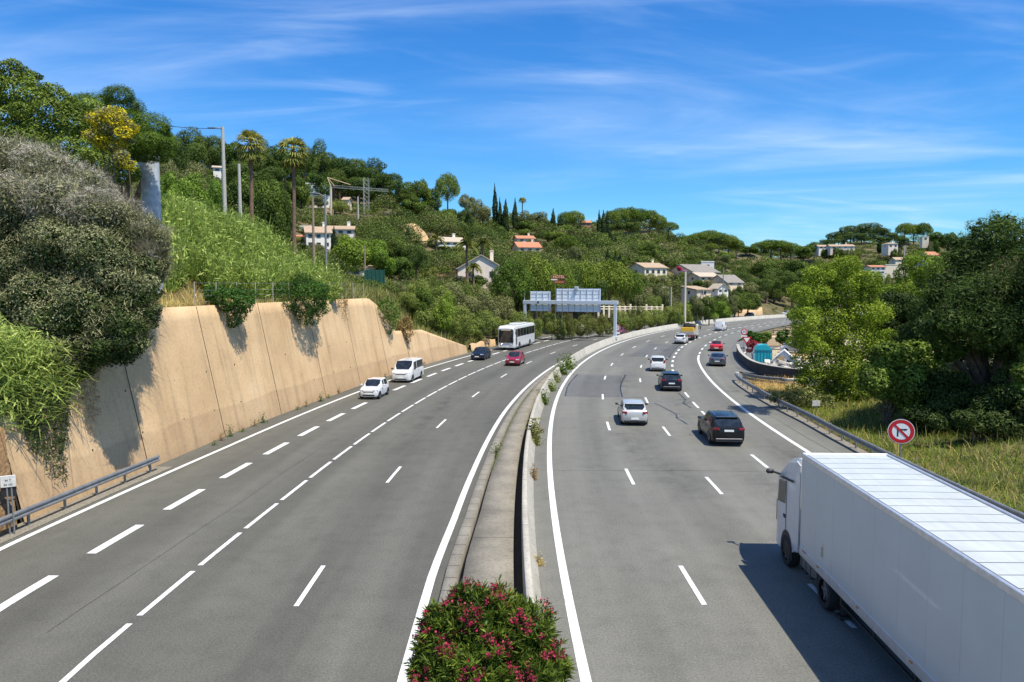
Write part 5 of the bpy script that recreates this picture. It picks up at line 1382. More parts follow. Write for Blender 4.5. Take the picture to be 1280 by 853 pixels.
jx = (485 - 413.5)/FPX*Yc; zj = zat(233, Yc) - zb_ + 3; zj2 = zat(238.5, Yc) - zb_ + 3
mb = MB(); lattice(mb, (-.2, 0, zj), (jx, 0, zj2), .6, 22, .025); mb.build('jib', plain('crane_grey', (.30, .31, .32), .6), cr)
mb = MB(); mb.tube([(.1, 0, H_ - 2.6), (-.8, 0, H_)], .12, 6); mb.tube([(-.8, 0, H_), (5.5, 0, zj + .4)], .1, 6); mb.tube([(-.8, 0, H_), (1.2, 0, zj)], .08, 6); mb.build('apex', plain('crane_apex', (.62, .42, .26), .6), cr)
Ym = 215; xm = xat(458, Ym, 250); zb2 = zat(272, Ym); zt3 = zat(222.5, Ym)
lm = empty('lattice_mast', (xm, Ym, zb2 - 3), 0, 'grey steel lattice mast crossing the crane jib', 'mast'); mb = MB(); lattice(mb, (0, 0, 0), (0, 0, zt3 - zb2 + 3), 1.4, 12, .045); mb.build('lattice', plain('mast_grey', (.38, .38, .37), .6), lm)

# ------------------------------------------------------------------ houses
TILE = {}
def tile(name, a, b):
    if name in TILE: return TILE[name]
    m, nt, bs = newmat(name); v = coords(nt); f = noise(nt, v, 1.6, 6, .7); wv = N(nt, 'ShaderNodeTexWave', Scale=2.2, Distortion=.3); lk(nt, v, wv.inputs['Vector'])
    c = mixc(nt, 1.0, ramp(nt, f, [(.3, a), (.7, b)]), ramp(nt, wv.outputs['Fac'], [(0, (.72, .70, .68)), (.5, (1, 1, 1))]), 'MULTIPLY'); lk(nt, c, bs.inputs['Base Color']); bs.inputs['Roughness'].default_value = .9; TILE[name] = m; return m
T_TAN = tile('tile_tan', (.36, .25, .16), (.50, .37, .25)); T_ORANGE = tile('tile_orange', (.42, .16, .08), (.58, .27, .15)); T_GREY = tile('tile_grey', (.20, .18, .155), (.31, .285, .25)); T_PALE = tile('tile_pale', (.44, .36, .27), (.56, .47, .36))
def stucco(name, c): return plain(name, c, .9, vary=.07, scale=.8)
S_WHITE = stucco('stucco_white', (.82, .78, .70)); S_CREAM = stucco('stucco_cream', (.80, .68, .50)); S_PINK = stucco('stucco_pink', (.80, .67, .56)); S_PEACH = stucco('stucco_peach', (.80, .61, .43)); S_TERRA = stucco('stucco_terra', (.40, .20, .13))
SHUT = plain('window_dark', (.03, .035, .04), .2); FRAME = plain('window_frame', (.5, .48, .44), .6)
def house(u, vb, vt, Y, wpx, depth, rz, wall_m, roof_m, label, kind='gable', nwin=3, hip=.35, chim=True, storeys=1, loggia=False, rise=.36, cat='house', name='house', ridge_x=True):
    """front width from wpx at distance Y; local -Y faces the bridge; ridge runs along X unless ridge_x is False"""
    x = xat(u, Y, vb); w = wpx/FPX*Y/2*.9; z0 = zat(vb, Y); zt_ = zat(vt, Y); tot = zt_ - z0
    eave = tot*(1 - rise) if kind != 'flat' else tot
    t = empty(name, (x, Y + depth/2*0, z0), rz, label, cat); d = depth/2
    mb = MB(); mb.box(-w, w, -d, d, -4, eave)
    if kind == 'gable':
        if ridge_x:
            for s in (1, -1): mb.add([(s*w, -d, eave), (s*w, d, eave), (s*w, 0, tot - .1)], [(0,1,2)])
        else:
            for s in (1, -1): mb.add([(-w, s*d, eave), (w, s*d, eave), (0, s*d, tot - .1)], [(0,1,2)])
    if kind == 'mono':
        for s in (1, -1): mb.add([(s*w, -d, eave), (s*w, d, eave), (s*w, d, tot - .1)], [(0,1,2)])
        mb.add([(-w, d, eave), (w, d, eave), (w, d, tot - .1), (-w, d, tot - .1)], [(0,1,2,3)])
    mb.build('wall', wall_m, t)
    o = .35; th = .18; mb = MB()
    def slab(q): 
        q = [Vector(p) for p in q]; mb.add([tuple(p) for p in q] + [tuple(p - Vector((0, 0, th))) for p in q], [(0,1,2,3), (7,6,5,4), (0,1,5,4), (1,2,6,5), (2,3,7,6), (3,0,4,7)])
    k = (tot - eave)
    if kind == 'gable' and ridge_x:
        zl = eave - k/d*o
        slab([(-w-o, -d-o, zl + .1), (w+o, -d-o, zl + .1), (w+o, 0, tot + .1), (-w-o, 0, tot + .1)]); slab([(-w-o, d+o, zl + .1), (w+o, d+o, zl + .1), (w+o, 0, tot + .097), (-w-o, 0, tot + .097)])
    elif kind == 'gable':
        zl = eave - k/w*o
        slab([(-w-o, -d-o, zl + .1), (-w-o, d+o, zl + .1), (0, d+o, tot + .1), (0, -d-o, tot + .1)]); slab([(w+o, -d-o, zl + .1), (w+o, d+o, zl + .1), (0, d+o, tot + .097), (0, -d-o, tot + .097)])
    elif kind == 'hip':
        r = w*hip; zl = eave
        vs_ = [(-w-o, -d-o, zl), (w+o, -d-o, zl), (w+o, d+o, zl), (-w-o, d+o, zl), (-r, 0, tot), (r, 0, tot)]; mb.add(vs_, [(0,1,5,4), (2,3,4,5), (1,2,5), (3,0,4), (3,2,1,0)])
    elif kind == 'mono': slab([(-w-o, -d-o, eave), (w+o, -d-o, eave), (w+o, d+o, tot + .1), (-w-o, d+o, tot + .1)])
    else: mb.box(-w - .12, w + .12, -d - .12, d + .12, tot + .002, tot + .3)
    rf = mb.build('roof', roof_m, t)
    if chim:
        mb = MB(); mb.bbox(w*.45, w*.45 + .7, .2, .9, eave, tot + .9, .04); mb.bbox(w*.45 - .08, w*.45 + .78, .12, .98, tot + .9, tot + 1.05, .03); mb.build('chimney', wall_m, rf)
    hs_ = eave/storeys
    for st_ in range(storeys):
        for i in range(nwin):
            xx = -w + 2*w*(i + .5)/nwin; ww = min(.65, w/nwin*.55); zz = st_*hs_ + hs_*.32; hh = hs_*.45
            mb = MB(); mb.box(xx - ww, xx + ww, -d - .06, -d - .004, zz, zz + hh); f_ = mb.build('window', FRAME, t)
            mb = MB(); mb.box(xx - ww*.86, xx + ww*.86, -d - .075, -d - .062, zz + hh*.06, zz + hh*.94); mb.build('pane', SHUT, f_)
        for s in (1, -1):
            zz = st_*hs_ + hs_*.32; hh = hs_*.45
            mb = MB(); mb.box(min(s*w + s*.004, s*w + s*.05), max(s*w + s*.004, s*w + s*.05), -.55, .55, zz, zz + hh); f_ = mb.build('window', FRAME, t)
            mb = MB(); mb.box(min(s*w + s*.052, s*w + s*.065), max(s*w + s*.052, s*w + s*.065), -.45, .45, zz + .08, zz + hh - .08); mb.build('pane', SHUT, f_)
    if loggia:
        mb = MB(); mb.box(w + .004, w + 2.2, -d, d*.6, -4, -.02); mb.box(w + .1, w + 2.4, -d - .2, d*.6, eave*.72, eave*.82); 
        mb.build('terrace', wall_m, t)
        for yy in (-d + .2, -d*.3, d*.4): mb = MB(); mb.box(w + 1.8, w + 2.1, yy, yy + .3, -.02, eave*.72); mb.build('pillar', wall_m, t)
        mb = MB(); mb.box(w + .066, w + .09, -d*.8, d*.5, .1, eave*.66); mb.build('glass_door', SHUT, t)
    return t
house(600, 352, 320, 150, 62, 9, rad(5), S_PINK, T_PALE, 'pale pink gabled house with tan roof and open loggia above the sign gantry', 'gable', 2, loggia=True, rise=.5, ridge_x=False)
house(455, 348, 327, 128, 44, 8, rad(12), S_CREAM, T_TAN, 'low cream house with long sloping tan roof above the tan wall', 'mono', 2, rise=.35)
house(397, 312, 284, 152, 32, 8, rad(18), S_WHITE, T_TAN, 'white two storey house with tan gabled roof behind the wooden pole', 'gable', 3, storeys=2, rise=.3)
house(375, 306, 293, 158, 16, 6, rad(15), S_WHITE, T_ORANGE, 'small white annex with orange tiles left of the white two storey house', 'mono', 1, chim=False, rise=.3)
house(427, 296, 283, 172, 34, 8, rad(10), S_WHITE, T_TAN, 'white bungalow with tan roof behind the bright round tree and crane', 'gable', 3, rise=.4)
house(384, 293, 285, 178, 22, 6, rad(-10), S_WHITE, S_WHITE, 'small flat roofed white building below the tower crane', 'flat', 2, chim=False)
house(398, 249, 233, 225, 34, 9, rad(14), S_WHITE, S_WHITE, 'modern white villa with flat roof among the pines behind the crane', 'flat', 4, chim=False, storeys=2)
house(380, 247, 236, 228, 22, 7, rad(-12), S_WHITE, S_WHITE, 'stepped white wing left of the modern white villa', 'flat', 2, chim=False)
house(434, 258, 247, 220, 7, 5, 0, S_CREAM, T_TAN, 'narrow cream tower house right of the tower crane mast', 'gable', 1, chim=False)
house(558, 314, 297, 195, 42, 9, rad(22), S_WHITE, T_PALE, 'white house with pale tan roof above the dark round tree', 'gable', 4, storeys=2, rise=.38)
house(658, 317, 303, 255, 32, 9, rad(14), S_CREAM, T_ORANGE, 'cream house with bright orange tiled roof on the middle slope', 'gable', 3, rise=.5)
house(655, 304, 295, 272, 24, 8, rad(10), S_PINK, T_ORANGE, 'smaller brownish house right behind the orange roofed house', 'gable', 2, rise=.45)
house(732, 284, 276, 345, 13, 7, 0, S_TERRA, T_ORANGE, 'small red house on the skyline beside the paired cypresses', 'gable', 2, rise=.4, chim=False)
house(809, 346, 329, 228, 36, 9, rad(24), S_CREAM, T_TAN, 'low cream house with tan roof at the right edge of the umbrella pine', 'gable', 4, rise=.35)
house(866, 344, 331, 262, 46, 14, rad(28), S_PEACH, T_GREY, 'large house with long grey tiled roof on the right part of the slope', 'gable', 4, rise=.75, chim=False)
house(884, 341, 328, 268, 17, 6, rad(-12), S_WHITE, S_WHITE, 'white box shaped attic block rising behind the long grey roof', 'flat', 1, chim=False)
house(878, 352, 341, 245, 32, 8, rad(20), S_PEACH, T_PALE, 'peach coloured wing with pale roof in front of the long grey roof', 'gable', 3, rise=.45, chim=False)
house(907, 357, 344, 240, 28, 9, rad(25), S_PEACH, T_GREY, 'second grey roofed house lower right of the long grey roof', 'gable', 2, rise=.7, chim=False)
house(898, 367, 355, 215, 16, 5, rad(15), S_WHITE, T_PALE, 'little white cottage with pointed roof under the grey roofed houses', 'gable', 2, rise=.45, chim=False, ridge_x=False)
house(870, 371, 358, 182, 22, 7, rad(18), S_PEACH, T_TAN, 'small open hut with tan roof right of the cream pole', 'mono', 1, rise=.3, chim=False)
house(272, 218, 208, 190, 10, 6, rad(20), S_WHITE, T_PALE, 'tiny white gable showing among trees left of the tall lamp post', 'gable', 1, chim=False)
house(1093, 343, 332, 330, 19, 9, rad(-8), S_WHITE, T_ORANGE, 'white two storey villa behind the pale green tree on the right hill', 'gable', 3, storeys=2, rise=.2, chim=False)
house(1120, 337, 331.5, 350, 30, 2, rad(-6), S_CREAM, S_CREAM, 'long low pale garden wall right of the white villa', 'flat', 0, chim=False, cat='wall', name='garden_wall')
house(1112, 311, 303.5, 430, 13, 8, 0, S_PINK, T_TAN, 'pale pink house below the big dark pines of the right hill', 'hip', 2, rise=.25)
house(1050, 311, 306, 440, 32, 9, rad(-6), S_PINK, T_TAN, 'long low house with brown roof left of the pale pink house', 'gable', 4, rise=.5)
house(1026, 312, 306.5, 450, 12, 7, 0, S_WHITE, T_TAN, 'small white house left of the long low brown roofed house', 'gable', 2, rise=.4, chim=False)
house(1155, 302, 296.5, 450, 8, 7, rad(-15), S_CREAM, S_CREAM, 'small cream block house under the twin umbrella pines on the right hill', 'flat', 1, chim=False)
house(1160, 323, 315, 380, 18, 8, rad(8), S_PINK, T_ORANGE, 'house with terracotta roof beside the large dark pine tree', 'gable', 2, rise=.55, chim=False)
house(1121, 328, 322, 375, 12, 6, 0, S_CREAM, T_TAN, 'small tan house halfway down the right hill', 'gable', 1, rise=.5, chim=False)
# hotel board among the pines
Yh = 119; hx, hz_ = xat(691, Yh, 348), zat(354, Yh)
hb = empty('hotel_sign', (hx + .9, Yh, hz_ + .1), rad(0), 'dark red hotel board with yellow letters half hidden among the pines', 'sign'); RB = plain('board_maroon', (.16, .02, .02), .5)
mb = MB(); mb.bbox(-1.9, 2.0, 0, .12, 1.05, 2.3, .02); b1 = mb.build('upper_board', RB, hb); mb = MB(); mb.bbox(-1.6, 2.0, 0, .12, -.4, .6, .02); b2 = mb.build('lower_board', RB, hb)
mb = MB(); mb.tube([(-.9, .2, -14), (-.9, .2, 2.2)], .06, 6); mb.tube([(1.2, .2, -14), (1.2, .2, 2.2)], .06, 6); mb.build('post', WOOD, hb)
YL = plain('letter_yellow', (.80, .50, .08), .5); YL2 = plain('letter_cream', (.8, .6, .3), .5)
text('HOTEL', 1.15, YL2, b1, (.1, -.012, 1.68), (math.pi/2, 0, 0))
mb = MB()
for k in range(7): x = -1.2 + k*.4; mb.tube([(x, -.012, -.1), (x + .06, -.012, .22), (x + .2, -.012, .22), (x + .24, -.012, -.1), (x + .38, -.012, -.08)], .055, 5)
mb.build('lettering', YL, b2)
mb = MB(); mb.bbox(-2.3, -.4, -.1, .5, .62, 1.0, .05); mb.build('awning', plain('awning_pale', (.6, .56, .52), .8), hb)
hb.scale = (.52, .52, .52)
# pale balustrade with piers above the shrubs beyond the gantry
bal = empty('balustrade', label='pale stone fence with square piers behind the shrubs right of the gantry', cat='fence'); Yb = 150
ua = np.linspace(748, 828, 13)
for k, u_ in enumerate(ua):
    Yq = Yb + (u_ - 748)*.22; x = xat(u_, Yq); zq = zat(388.5, Yq); mb = MB(); hgt = (1.0 if k % 3 else 1.4); mb.bbox(x - .2, x + .2, Yq - .2, Yq + .2, zq - 1.5, zq + hgt, .04); mb.build('pier', S_CREAM, bal)
for a, b in zip(ua[:-1], ua[1:]):
    Ya, Yb2 = Yb + (a - 748)*.22, Yb + (b - 748)*.22; A, B = Vector((xat(a, Ya), Ya, zat(388.5, Ya))), Vector((xat(b, Yb2), Yb2, zat(388.5, Yb2)))
    for h_ in (.3, .8): mb = MB(); mb.tube([A + Vector((0, 0, h_)), B + Vector((0, 0, h_))], .09, 5); mb.build('rail_bar', S_CREAM, bal)
# bare earth mound
Ye = 185; xe = xat(513, Ye, 295); mb = MB(); rows = []
for i in range(9):
    q = i/8; z = 4.4*(1 - q**2.6); rows.append([(4.6*q*math.cos(p)*(1 + .06*math.sin(p*5 + i)), 3.6*q*math.sin(p)*(1 + .06*math.cos(p*4)), z + .15*math.sin(p*6 + i*2)*q) for p in np.linspace(0, 2*math.pi, 25)[:-1]])
mb.grid(rows, closed=True); o = mb.build('earth_mound', plain('bare_earth', (.52, .35, .17), .95, vary=.25, scale=1.5), fixn=True, loc=(xe, Ye, zat(302, Ye))); tag(o, 'round bare tan earth mound between the cream house and white house', 'mound')
# white boulder by the road
xb, yb = bp(726, 418.5); mb = MB(); r3 = np.random.default_rng(3); rows = []
for i in range(7):
    t = math.pi*i/6; rows.append([(1.25*math.sin(t)*math.cos(p)*(1 + .15*math.sin(p*3 + i)), .8*math.sin(t)*math.sin(p), .95 + .95*math.cos(t)*(1 + .1*math.cos(p*2))) for p in np.linspace(0, 2*math.pi, 11)[:-1]])
mb.grid(rows, closed=True, smooth=False); o = mb.build('boulder', plain('pale_rock', (.56, .50, .40), .9, vary=.25), loc=(xb, yb + 1.5, 0)); tag(o, 'pale boulder at the foot of the shrubs left of the gantry post', 'rock')
# ------------------------------------------------------------------ vegetation
LM = leafmat
V_OLIVE = LM('leaf_olive', (.055, .066, .042), (.165, .180, .125), (.25, .265, .21))
V_TWIG = LM('leaf_dead_twig', (.11, .11, .12), (.27, .272, .30), (.36, .36, .40), .12)
V_BROAD = LM('leaf_broad', (.030, .052, .012), (.085, .135, .030), (.13, .19, .05))
V_BRIGHT = LM('leaf_bright', (.055, .095, .012), (.16, .235, .032), (.25, .30, .06), .4)
V_PINE = LM('leaf_pine', (.018, .034, .010), (.048, .082, .022), (.085, .125, .035), .18)
V_UMB = LM('leaf_umbrella_pine', (.030, .055, .010), (.085, .135, .024), (.125, .175, .04), .2)
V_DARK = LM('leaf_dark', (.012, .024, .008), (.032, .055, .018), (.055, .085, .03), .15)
V_CYP = LM('leaf_cypress', (.010, .022, .010), (.024, .046, .020), (.04, .07, .03), .1)
V_YEL = LM('leaf_yellow', (.10, .11, .012), (.40, .36, .02), (.46, .42, .03), .3, .02)
V_IVY = LM('leaf_ivy', (.016, .040, .010), (.045, .10, .022), (.08, .15, .04), .2)
V_BROWN = LM('leaf_brown', (.08, .06, .03), (.20, .15, .08), (.28, .22, .13), .15)
V_REED = LM('leaf_reed', (.070, .11, .030), (.175, .26, .080), (.34, .40, .20), .4)
V_REEDN = LM('leaf_reed_near', (.07, .11, .028), (.24, .32, .11), (.40, .43, .25), .35)
V_DRY = LM('leaf_dry_grass', (.20, .155, .07), (.42, .33, .17), (.55, .45, .26), .35)
V_GRASS = LM('leaf_grass', (.035, .065, .010), (.105, .160, .026), (.20, .22, .06), .35)
V_SCRUB = LM('leaf_scrub', (.055, .07, .028), (.15, .17, .075), (.26, .25, .14), .3)
V_OLEA = LM('leaf_oleander', (.016, .034, .009), (.080, .130, .022), (.20, .25, .05), .3, 0)
V_FLOW = LM('petal_oleander', (.10, .010, .022), (.24, .022, .048), (.38, .09, .13), .3, 0)
V_BOUG = LM('petal_magenta', (.22, .012, .08), (.45, .03, .17), (.5, .06, .22), .3, 0)
V_PALM = LM('leaf_palm', (.045, .065, .02), (.15, .17, .055), (.26, .26, .12), .3)
BARK = plain('bark', (.13, .10, .075), .95, vary=.35, scale=4); BARKP = plain('bark_pine', (.17, .105, .07), .95, vary=.35, scale=4); BARKG = plain('bark_grey', (.24, .22, .19), .95, vary=.3)

def px_blobs(lst, Y):
    return [((xat(u, Y + dy, v), Y + dy, zat(v, Y + dy)), (r/FPX*Y, r/FPX*Y, r/FPX*Y*(f[0] if f else .85))) for (u, v, r, dy, *f) in lst]
def near_tree(name, label, cat, base, groups, trunks=(), bark=BARK, group=None):
    """groups: [(part name, material, px blobs, n, leaf, aspect, seed, options)] ; base: (x, y, z)"""
    t = empty(name, base, 0, label, cat, group); b = np.array(base)
    for (pn, mat, blobs, n, leaf, asp, seed, kw) in groups:
        kw = dict(kw); sd = kw.pop('sub', 7)
        if sd: blobs = subdiv(blobs, sd, .50, seed) + [(c_, tuple(np.array(R_)*.8)) for c_, R_ in blobs]
        V, F, tone = crown(blobs, n, leaf, asp, seed, **kw); obj(pn, np_mesh(pn, V - b, F, mat, tone), t)
    if trunks:
        mb = MB()
        for pts, rs in trunks: mb.tube([Vector(p) - Vector(base) for p in pts], rs, 7)
        mb.build('trunk', bark, t)
    return t
def limbs(base, tops, r0, r1=.03, bend=.15, seed=0):
    r = random.Random(seed); out = []
    for tp in tops:
        a, c = Vector(base), Vector(tp); m = a.lerp(c, .5) + Vector((r.uniform(-1, 1), r.uniform(-1, 1), 0))*(c - a).length*bend
        out.append(([a - Vector((0, 0, .3)), a.lerp(m, .6), m, m.lerp(c, .55), c], [r0, r0*.8, r0*.6, r0*.35, r1]))
    return out

def blades(P3, h, w, mat, name, seed, lean=.35, tone=None, droop=.5, seg=3):
    """bent strips rooted at P3"""
    r = np.random.default_rng(seed); n = len(P3); a = r.uniform(0, 2*np.pi, n); d = np.stack([np.cos(a), np.sin(a), np.zeros(n)], 1); s = np.stack([-np.sin(a), np.cos(a), np.zeros(n)], 1)
    H = (np.broadcast_to(h, n)*r.uniform(.55, 1.25, n))[:, None]; W = (np.broadcast_to(w, n)*r.uniform(.7, 1.3, n))[:, None]; ln = r.uniform(.1, 1, (n, 1))*lean
    rows = []
    for k in range(seg + 1):
        t = k/seg; c = P3 + d*H*(ln*t + droop*ln*t*t*1.2) + np.array([0, 0, 1])*H*(t - droop*ln*t*t*.9); ww = W*(1 - t)*.5 + W*.08
        rows += [c - s*ww, c + s*ww]
    V = np.stack(rows, 1).reshape(-1, 3); m = 2*(seg + 1); base = (np.arange(n)*m)[:, None]
    F = np.concatenate([base + np.array([2*k, 2*k+1, 2*k+3, 2*k+2]) for k in range(seg)], 0)
    tn = np.clip(r.normal(.5, .22, n) if tone is None else tone + r.normal(0, .12, n), 0, 1)
    return obj(name, np_mesh(name, V, F, mat, np.repeat(tn, m)))
# ---- foreground left
Yb = 36; B0 = px_blobs([(30,335,42,0),(80,310,46,-1),(130,325,44,-1.5),(163,365,32,-2),(60,375,46,-2),(112,385,44,-2.5),(152,405,32,-3),(20,390,40,-1),(92,432,30,-3),(178,335,24,-1),(0,295,36,1),(-5,268,30,2),(-20,340,50,1),(45,285,45,2),(100,275,40,1.5),(150,300,36,0),(130,430,22,-3.3),(165,430,20,-3.4),(60,420,34,-2.6),(186,388,13,-2.4),(168,410,18,-3.0),(140,438,18,-3.2),(108,450,20,-3.2),(188,345,20,.5),(196,305,18,2),(185,282,14,1),(196,300,13,0),(193,315,18,0),(203,330,10,0),(80,455,22,-4)], Yb)
B1_ = px_blobs([(60,215,44,3),(108,238,36,3),(15,205,44,3.5),(148,272,28,1),(178,298,18,0),(70,250,40,0),(120,268,36,-.5),(-20,235,45,3),(25,250,40,1),(186,318,14,-.5),(200,322,11,3),(203,296,8,3.5),(196,345,14,2)], Yb)
bx, by = xat(95, Yb + 3), Yb + 3; bz = T(bx, by)
near_tree('olive_bush', 'huge grey green bush with dead grey twigs, overhanging the tan wall', 'bush', (bx, by, bz),
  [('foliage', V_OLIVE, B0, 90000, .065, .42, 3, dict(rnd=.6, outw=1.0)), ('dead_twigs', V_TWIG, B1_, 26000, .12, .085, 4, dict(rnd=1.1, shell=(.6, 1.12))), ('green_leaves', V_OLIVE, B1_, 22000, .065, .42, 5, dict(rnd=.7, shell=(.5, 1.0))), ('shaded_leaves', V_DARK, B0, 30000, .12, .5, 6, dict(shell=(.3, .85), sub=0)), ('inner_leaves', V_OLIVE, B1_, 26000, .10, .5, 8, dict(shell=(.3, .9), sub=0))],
  limbs((bx, by, bz), [b[0] for b in B0[::2]], .22, .03, .12, 2), BARKG)
_r = np.random.default_rng(19); _c = np.array([b[0] for b in B1_]); _R = np.array([b[1] for b in B1_]); _k = _r.integers(0, len(B1_), 7500); _d = unit(_r.normal(size=(7500, 3)) + np.array([.1, -.2, .5])); _p = _c[_k] + _d*_R[_k]*_r.uniform(.6, .98, (7500, 1))
_ob = next(o for o in COL.objects if o.name.startswith('olive_bush')); _sp = blades(_p, .55, .016, V_TWIG, 'twig_sprays', 20, 2.2, None, .15, 2); _sp.parent = _ob; _sp.matrix_parent_inverse = Matrix.Translation(-Vector(_ob.location))
_k = _r.integers(0, len(B0), 5000); _c = np.array([b[0] for b in B0]); _R = np.array([b[1] for b in B0]); _d = unit(_r.normal(size=(5000, 3)) + np.array([.1, -.2, .4])); _p = _c[_k] + _d*_R[_k]*_r.uniform(.8, 1.05, (5000, 1))
_sp = blades(_p, .42, .03, V_OLIVE, 'leafy_sprays', 28, 2.0, None, .3, 2); _sp.parent = _ob; _sp.matrix_parent_inverse = Matrix.Translation(-Vector(_ob.location))
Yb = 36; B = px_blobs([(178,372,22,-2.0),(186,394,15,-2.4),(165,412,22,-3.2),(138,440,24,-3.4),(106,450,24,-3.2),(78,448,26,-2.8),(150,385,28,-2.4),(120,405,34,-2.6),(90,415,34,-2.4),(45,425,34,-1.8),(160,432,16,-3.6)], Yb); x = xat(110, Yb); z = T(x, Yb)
near_tree('shaded_bush_underside', 'very dark stand-in shrub for the shaded underside of the huge grey bush, hanging over the wall', 'bush', (x, Yb, z), [('foliage', V_DARK, B, 40000, .075, .4, 7, dict(rnd=.7, outw=.9, shell=(.6, 1.2)))], limbs((x, Yb, z), [b[0] for b in B[::2]], .12, .02, .1, 9))  # lower side of the grey bush, its shade put into a darker leaf colour
Yb = 50; B = px_blobs([(20,115,32,0),(60,150,36,0),(0,150,42,0),(100,152,30,0),(45,190,42,-1),(92,190,34,-1),(12,90,20,0),(-30,120,45,0),(5,200,40,0),(72,125,20,1),(35,98,14,1),(132,206,20,-3),(152,216,18,-3),(112,200,18,-3)], Yb); x = xat(40, Yb); z = T(x, Yb)
near_tree('broadleaf_tree', 'dark green broadleaf tree at the top left corner rising behind the grey bush', 'tree', (x, Yb, z), [('crown', V_BROAD, B, 60000, .095, .5, 11, dict(rnd=.55, outw=1.0))], limbs((x, Yb, z), [b[0] for b in B[:7]], .25, .04, .08, 3))
Yb = 58; B = px_blobs([(120,132,24,0),(148,140,28,0),(178,163,34,0),(203,180,15,0),(188,188,18,0),(200,165,16,0),(184,178,20,-11),(201,184,13,-11),(170,188,16,-11),(186,192,14,-11),(140,172,34,0),(98,135,22,0),(165,190,22,-1),(160,150,26,1.5),(120,155,26,-1),(192,172,22,1)], Yb); x = xat(160, Yb + 1); z = T(x, Yb + 1)
near_tree('stone_pine', 'round dense green pine standing against the sky above the concrete cylinder', 'tree', (x, Yb + 1, z), [('crown', V_UMB, B, 70000, .13, .15, 12, dict(rnd=.5, upw=.5, outw=1.0))], limbs((x, Yb + 1, z), [b[0] for b in B[:6]], .3, .06, .06, 4), BARKP)
Yb = 44; B = px_blobs([(135,152,22,0),(155,166,15,0),(122,170,16,0),(140,182,13,0),(152,200,12,-.5),(120,150,12,.3),(160,206,8,-.5)], Yb); x = xat(140, Yb); z = T(x, Yb)
near_tree('flowering_bush', 'yellow flowering bush in front of the round dense pine at upper left', 'bush', (x, Yb, z), [('blossom', V_YEL, B, 6500, .065, .6, 13, dict(rnd=.8, shell=(.85, 1.12))), ('foliage', V_OLIVE, B, 6000, .075, .4, 14, dict(shell=(.4, .9)))], limbs((x, Yb, z), [b[0] for b in B[:5]], .1, .02, .1, 5))

def scatter(n, u0, u1, Y0, Y1, seed, cond=None):
    r = np.random.default_rng(seed); Y = np.sqrt(r.uniform(Y0*Y0, Y1*Y1, n)); u = r.uniform(u0, u1, n); X = (u - CX)/FPX*Y
    if cond is not None:
        s, l = to_sl_arr(X, Y); k = cond(u, Y, s, l, X); X, Y, u = X[k], Y[k], u[k]
    return np.stack([X, Y, terrain(X, Y)], 1)
def clumped(P3, seed, sc=.5):
    return np.clip(.5 + .32*np.sin(P3[:, 0]*sc*2.1 + 1)*np.cos(P3[:, 1]*sc*1.7) + .2*np.sin(P3[:, 0]*sc*5 + P3[:, 1]*sc*4), 0, 1)
# canes on the bank behind the wall
behind = lambda m: (lambda u, Y, s, l, X: (l < WB(s) - .2*WT(s) - m))
p = scatter(21000, 195, 425, 44, 73, 21, lambda u, Y, s, l, X: (l < WB(s) - .2*WT(s) - 1.2) & (WB(s) - .2*WT(s) - l > np.interp(u, [195, 230, 280, 330, 420], [5.5, 4.8, 3.4, 1.8, 1.6]) + np.sin(u*.11)*.7)); p[:, 2] -= .1
o = blades(p, 1.5 + 2.4*clumped(p, 1, 1.3), .085, V_REED, 'cane_bed', 22, .45, clumped(p, 6, .9), .6); tag(o, 'tall pale green canes covering the bank above the tan wall', 'canes', kind='stuff')
# cane leaves: broad strips in the upper half
r_ = np.random.default_rng(23); k = r_.integers(0, len(p), 30000); q = p[k] + np.stack([r_.normal(0, .3, 30000), r_.normal(0, .3, 30000), r_.uniform(.15, 1.0, 30000)*(1.5 + 2.2*clumped(p[k], 1, 1.3))], 1)
V, F = leafquads(q, unit(r_.normal(size=q.shape) + np.array([.2, -.3, .6])), .26, .055, r_); tn = np.clip(clumped(q, 2) + r_.normal(0, .2, len(q)), 0, 1)
o = obj('cane_leaves', np_mesh('cane_leaves', V, F, V_REED, np.repeat(tn, 4))); tag(o, 'broad drooping leaves of the canes on the bank', 'canes', kind='stuff')
p = scatter(12000, 190, 440, 38, 66, 24, lambda u, Y, s, l, X: (l < WB(s) - .2*WT(s) - .4) & (l > WB(s) - .2*WT(s) - 8)); o = blades(p, .6, .03, V_DRY, 'dry_grass', 25, .8, clumped(p, 3, .8)); tag(o, 'dry straw coloured grass between the wall top and the canes', 'grass', kind='stuff')
p = scatter(26000, 395, 600, 58, 118, 26, lambda u, Y, s, l, X: (l < WB(s) - .2*WT(s) - .5) & (l > WB(s) - .2*WT(s) - 16)); o = blades(p, 1.15, .08, V_SCRUB, 'bank_grass', 27, .7, clumped(p, 4, .35)); tag(o, 'grey green rough grass on the bank where the wall steps down', 'grass', kind='stuff')
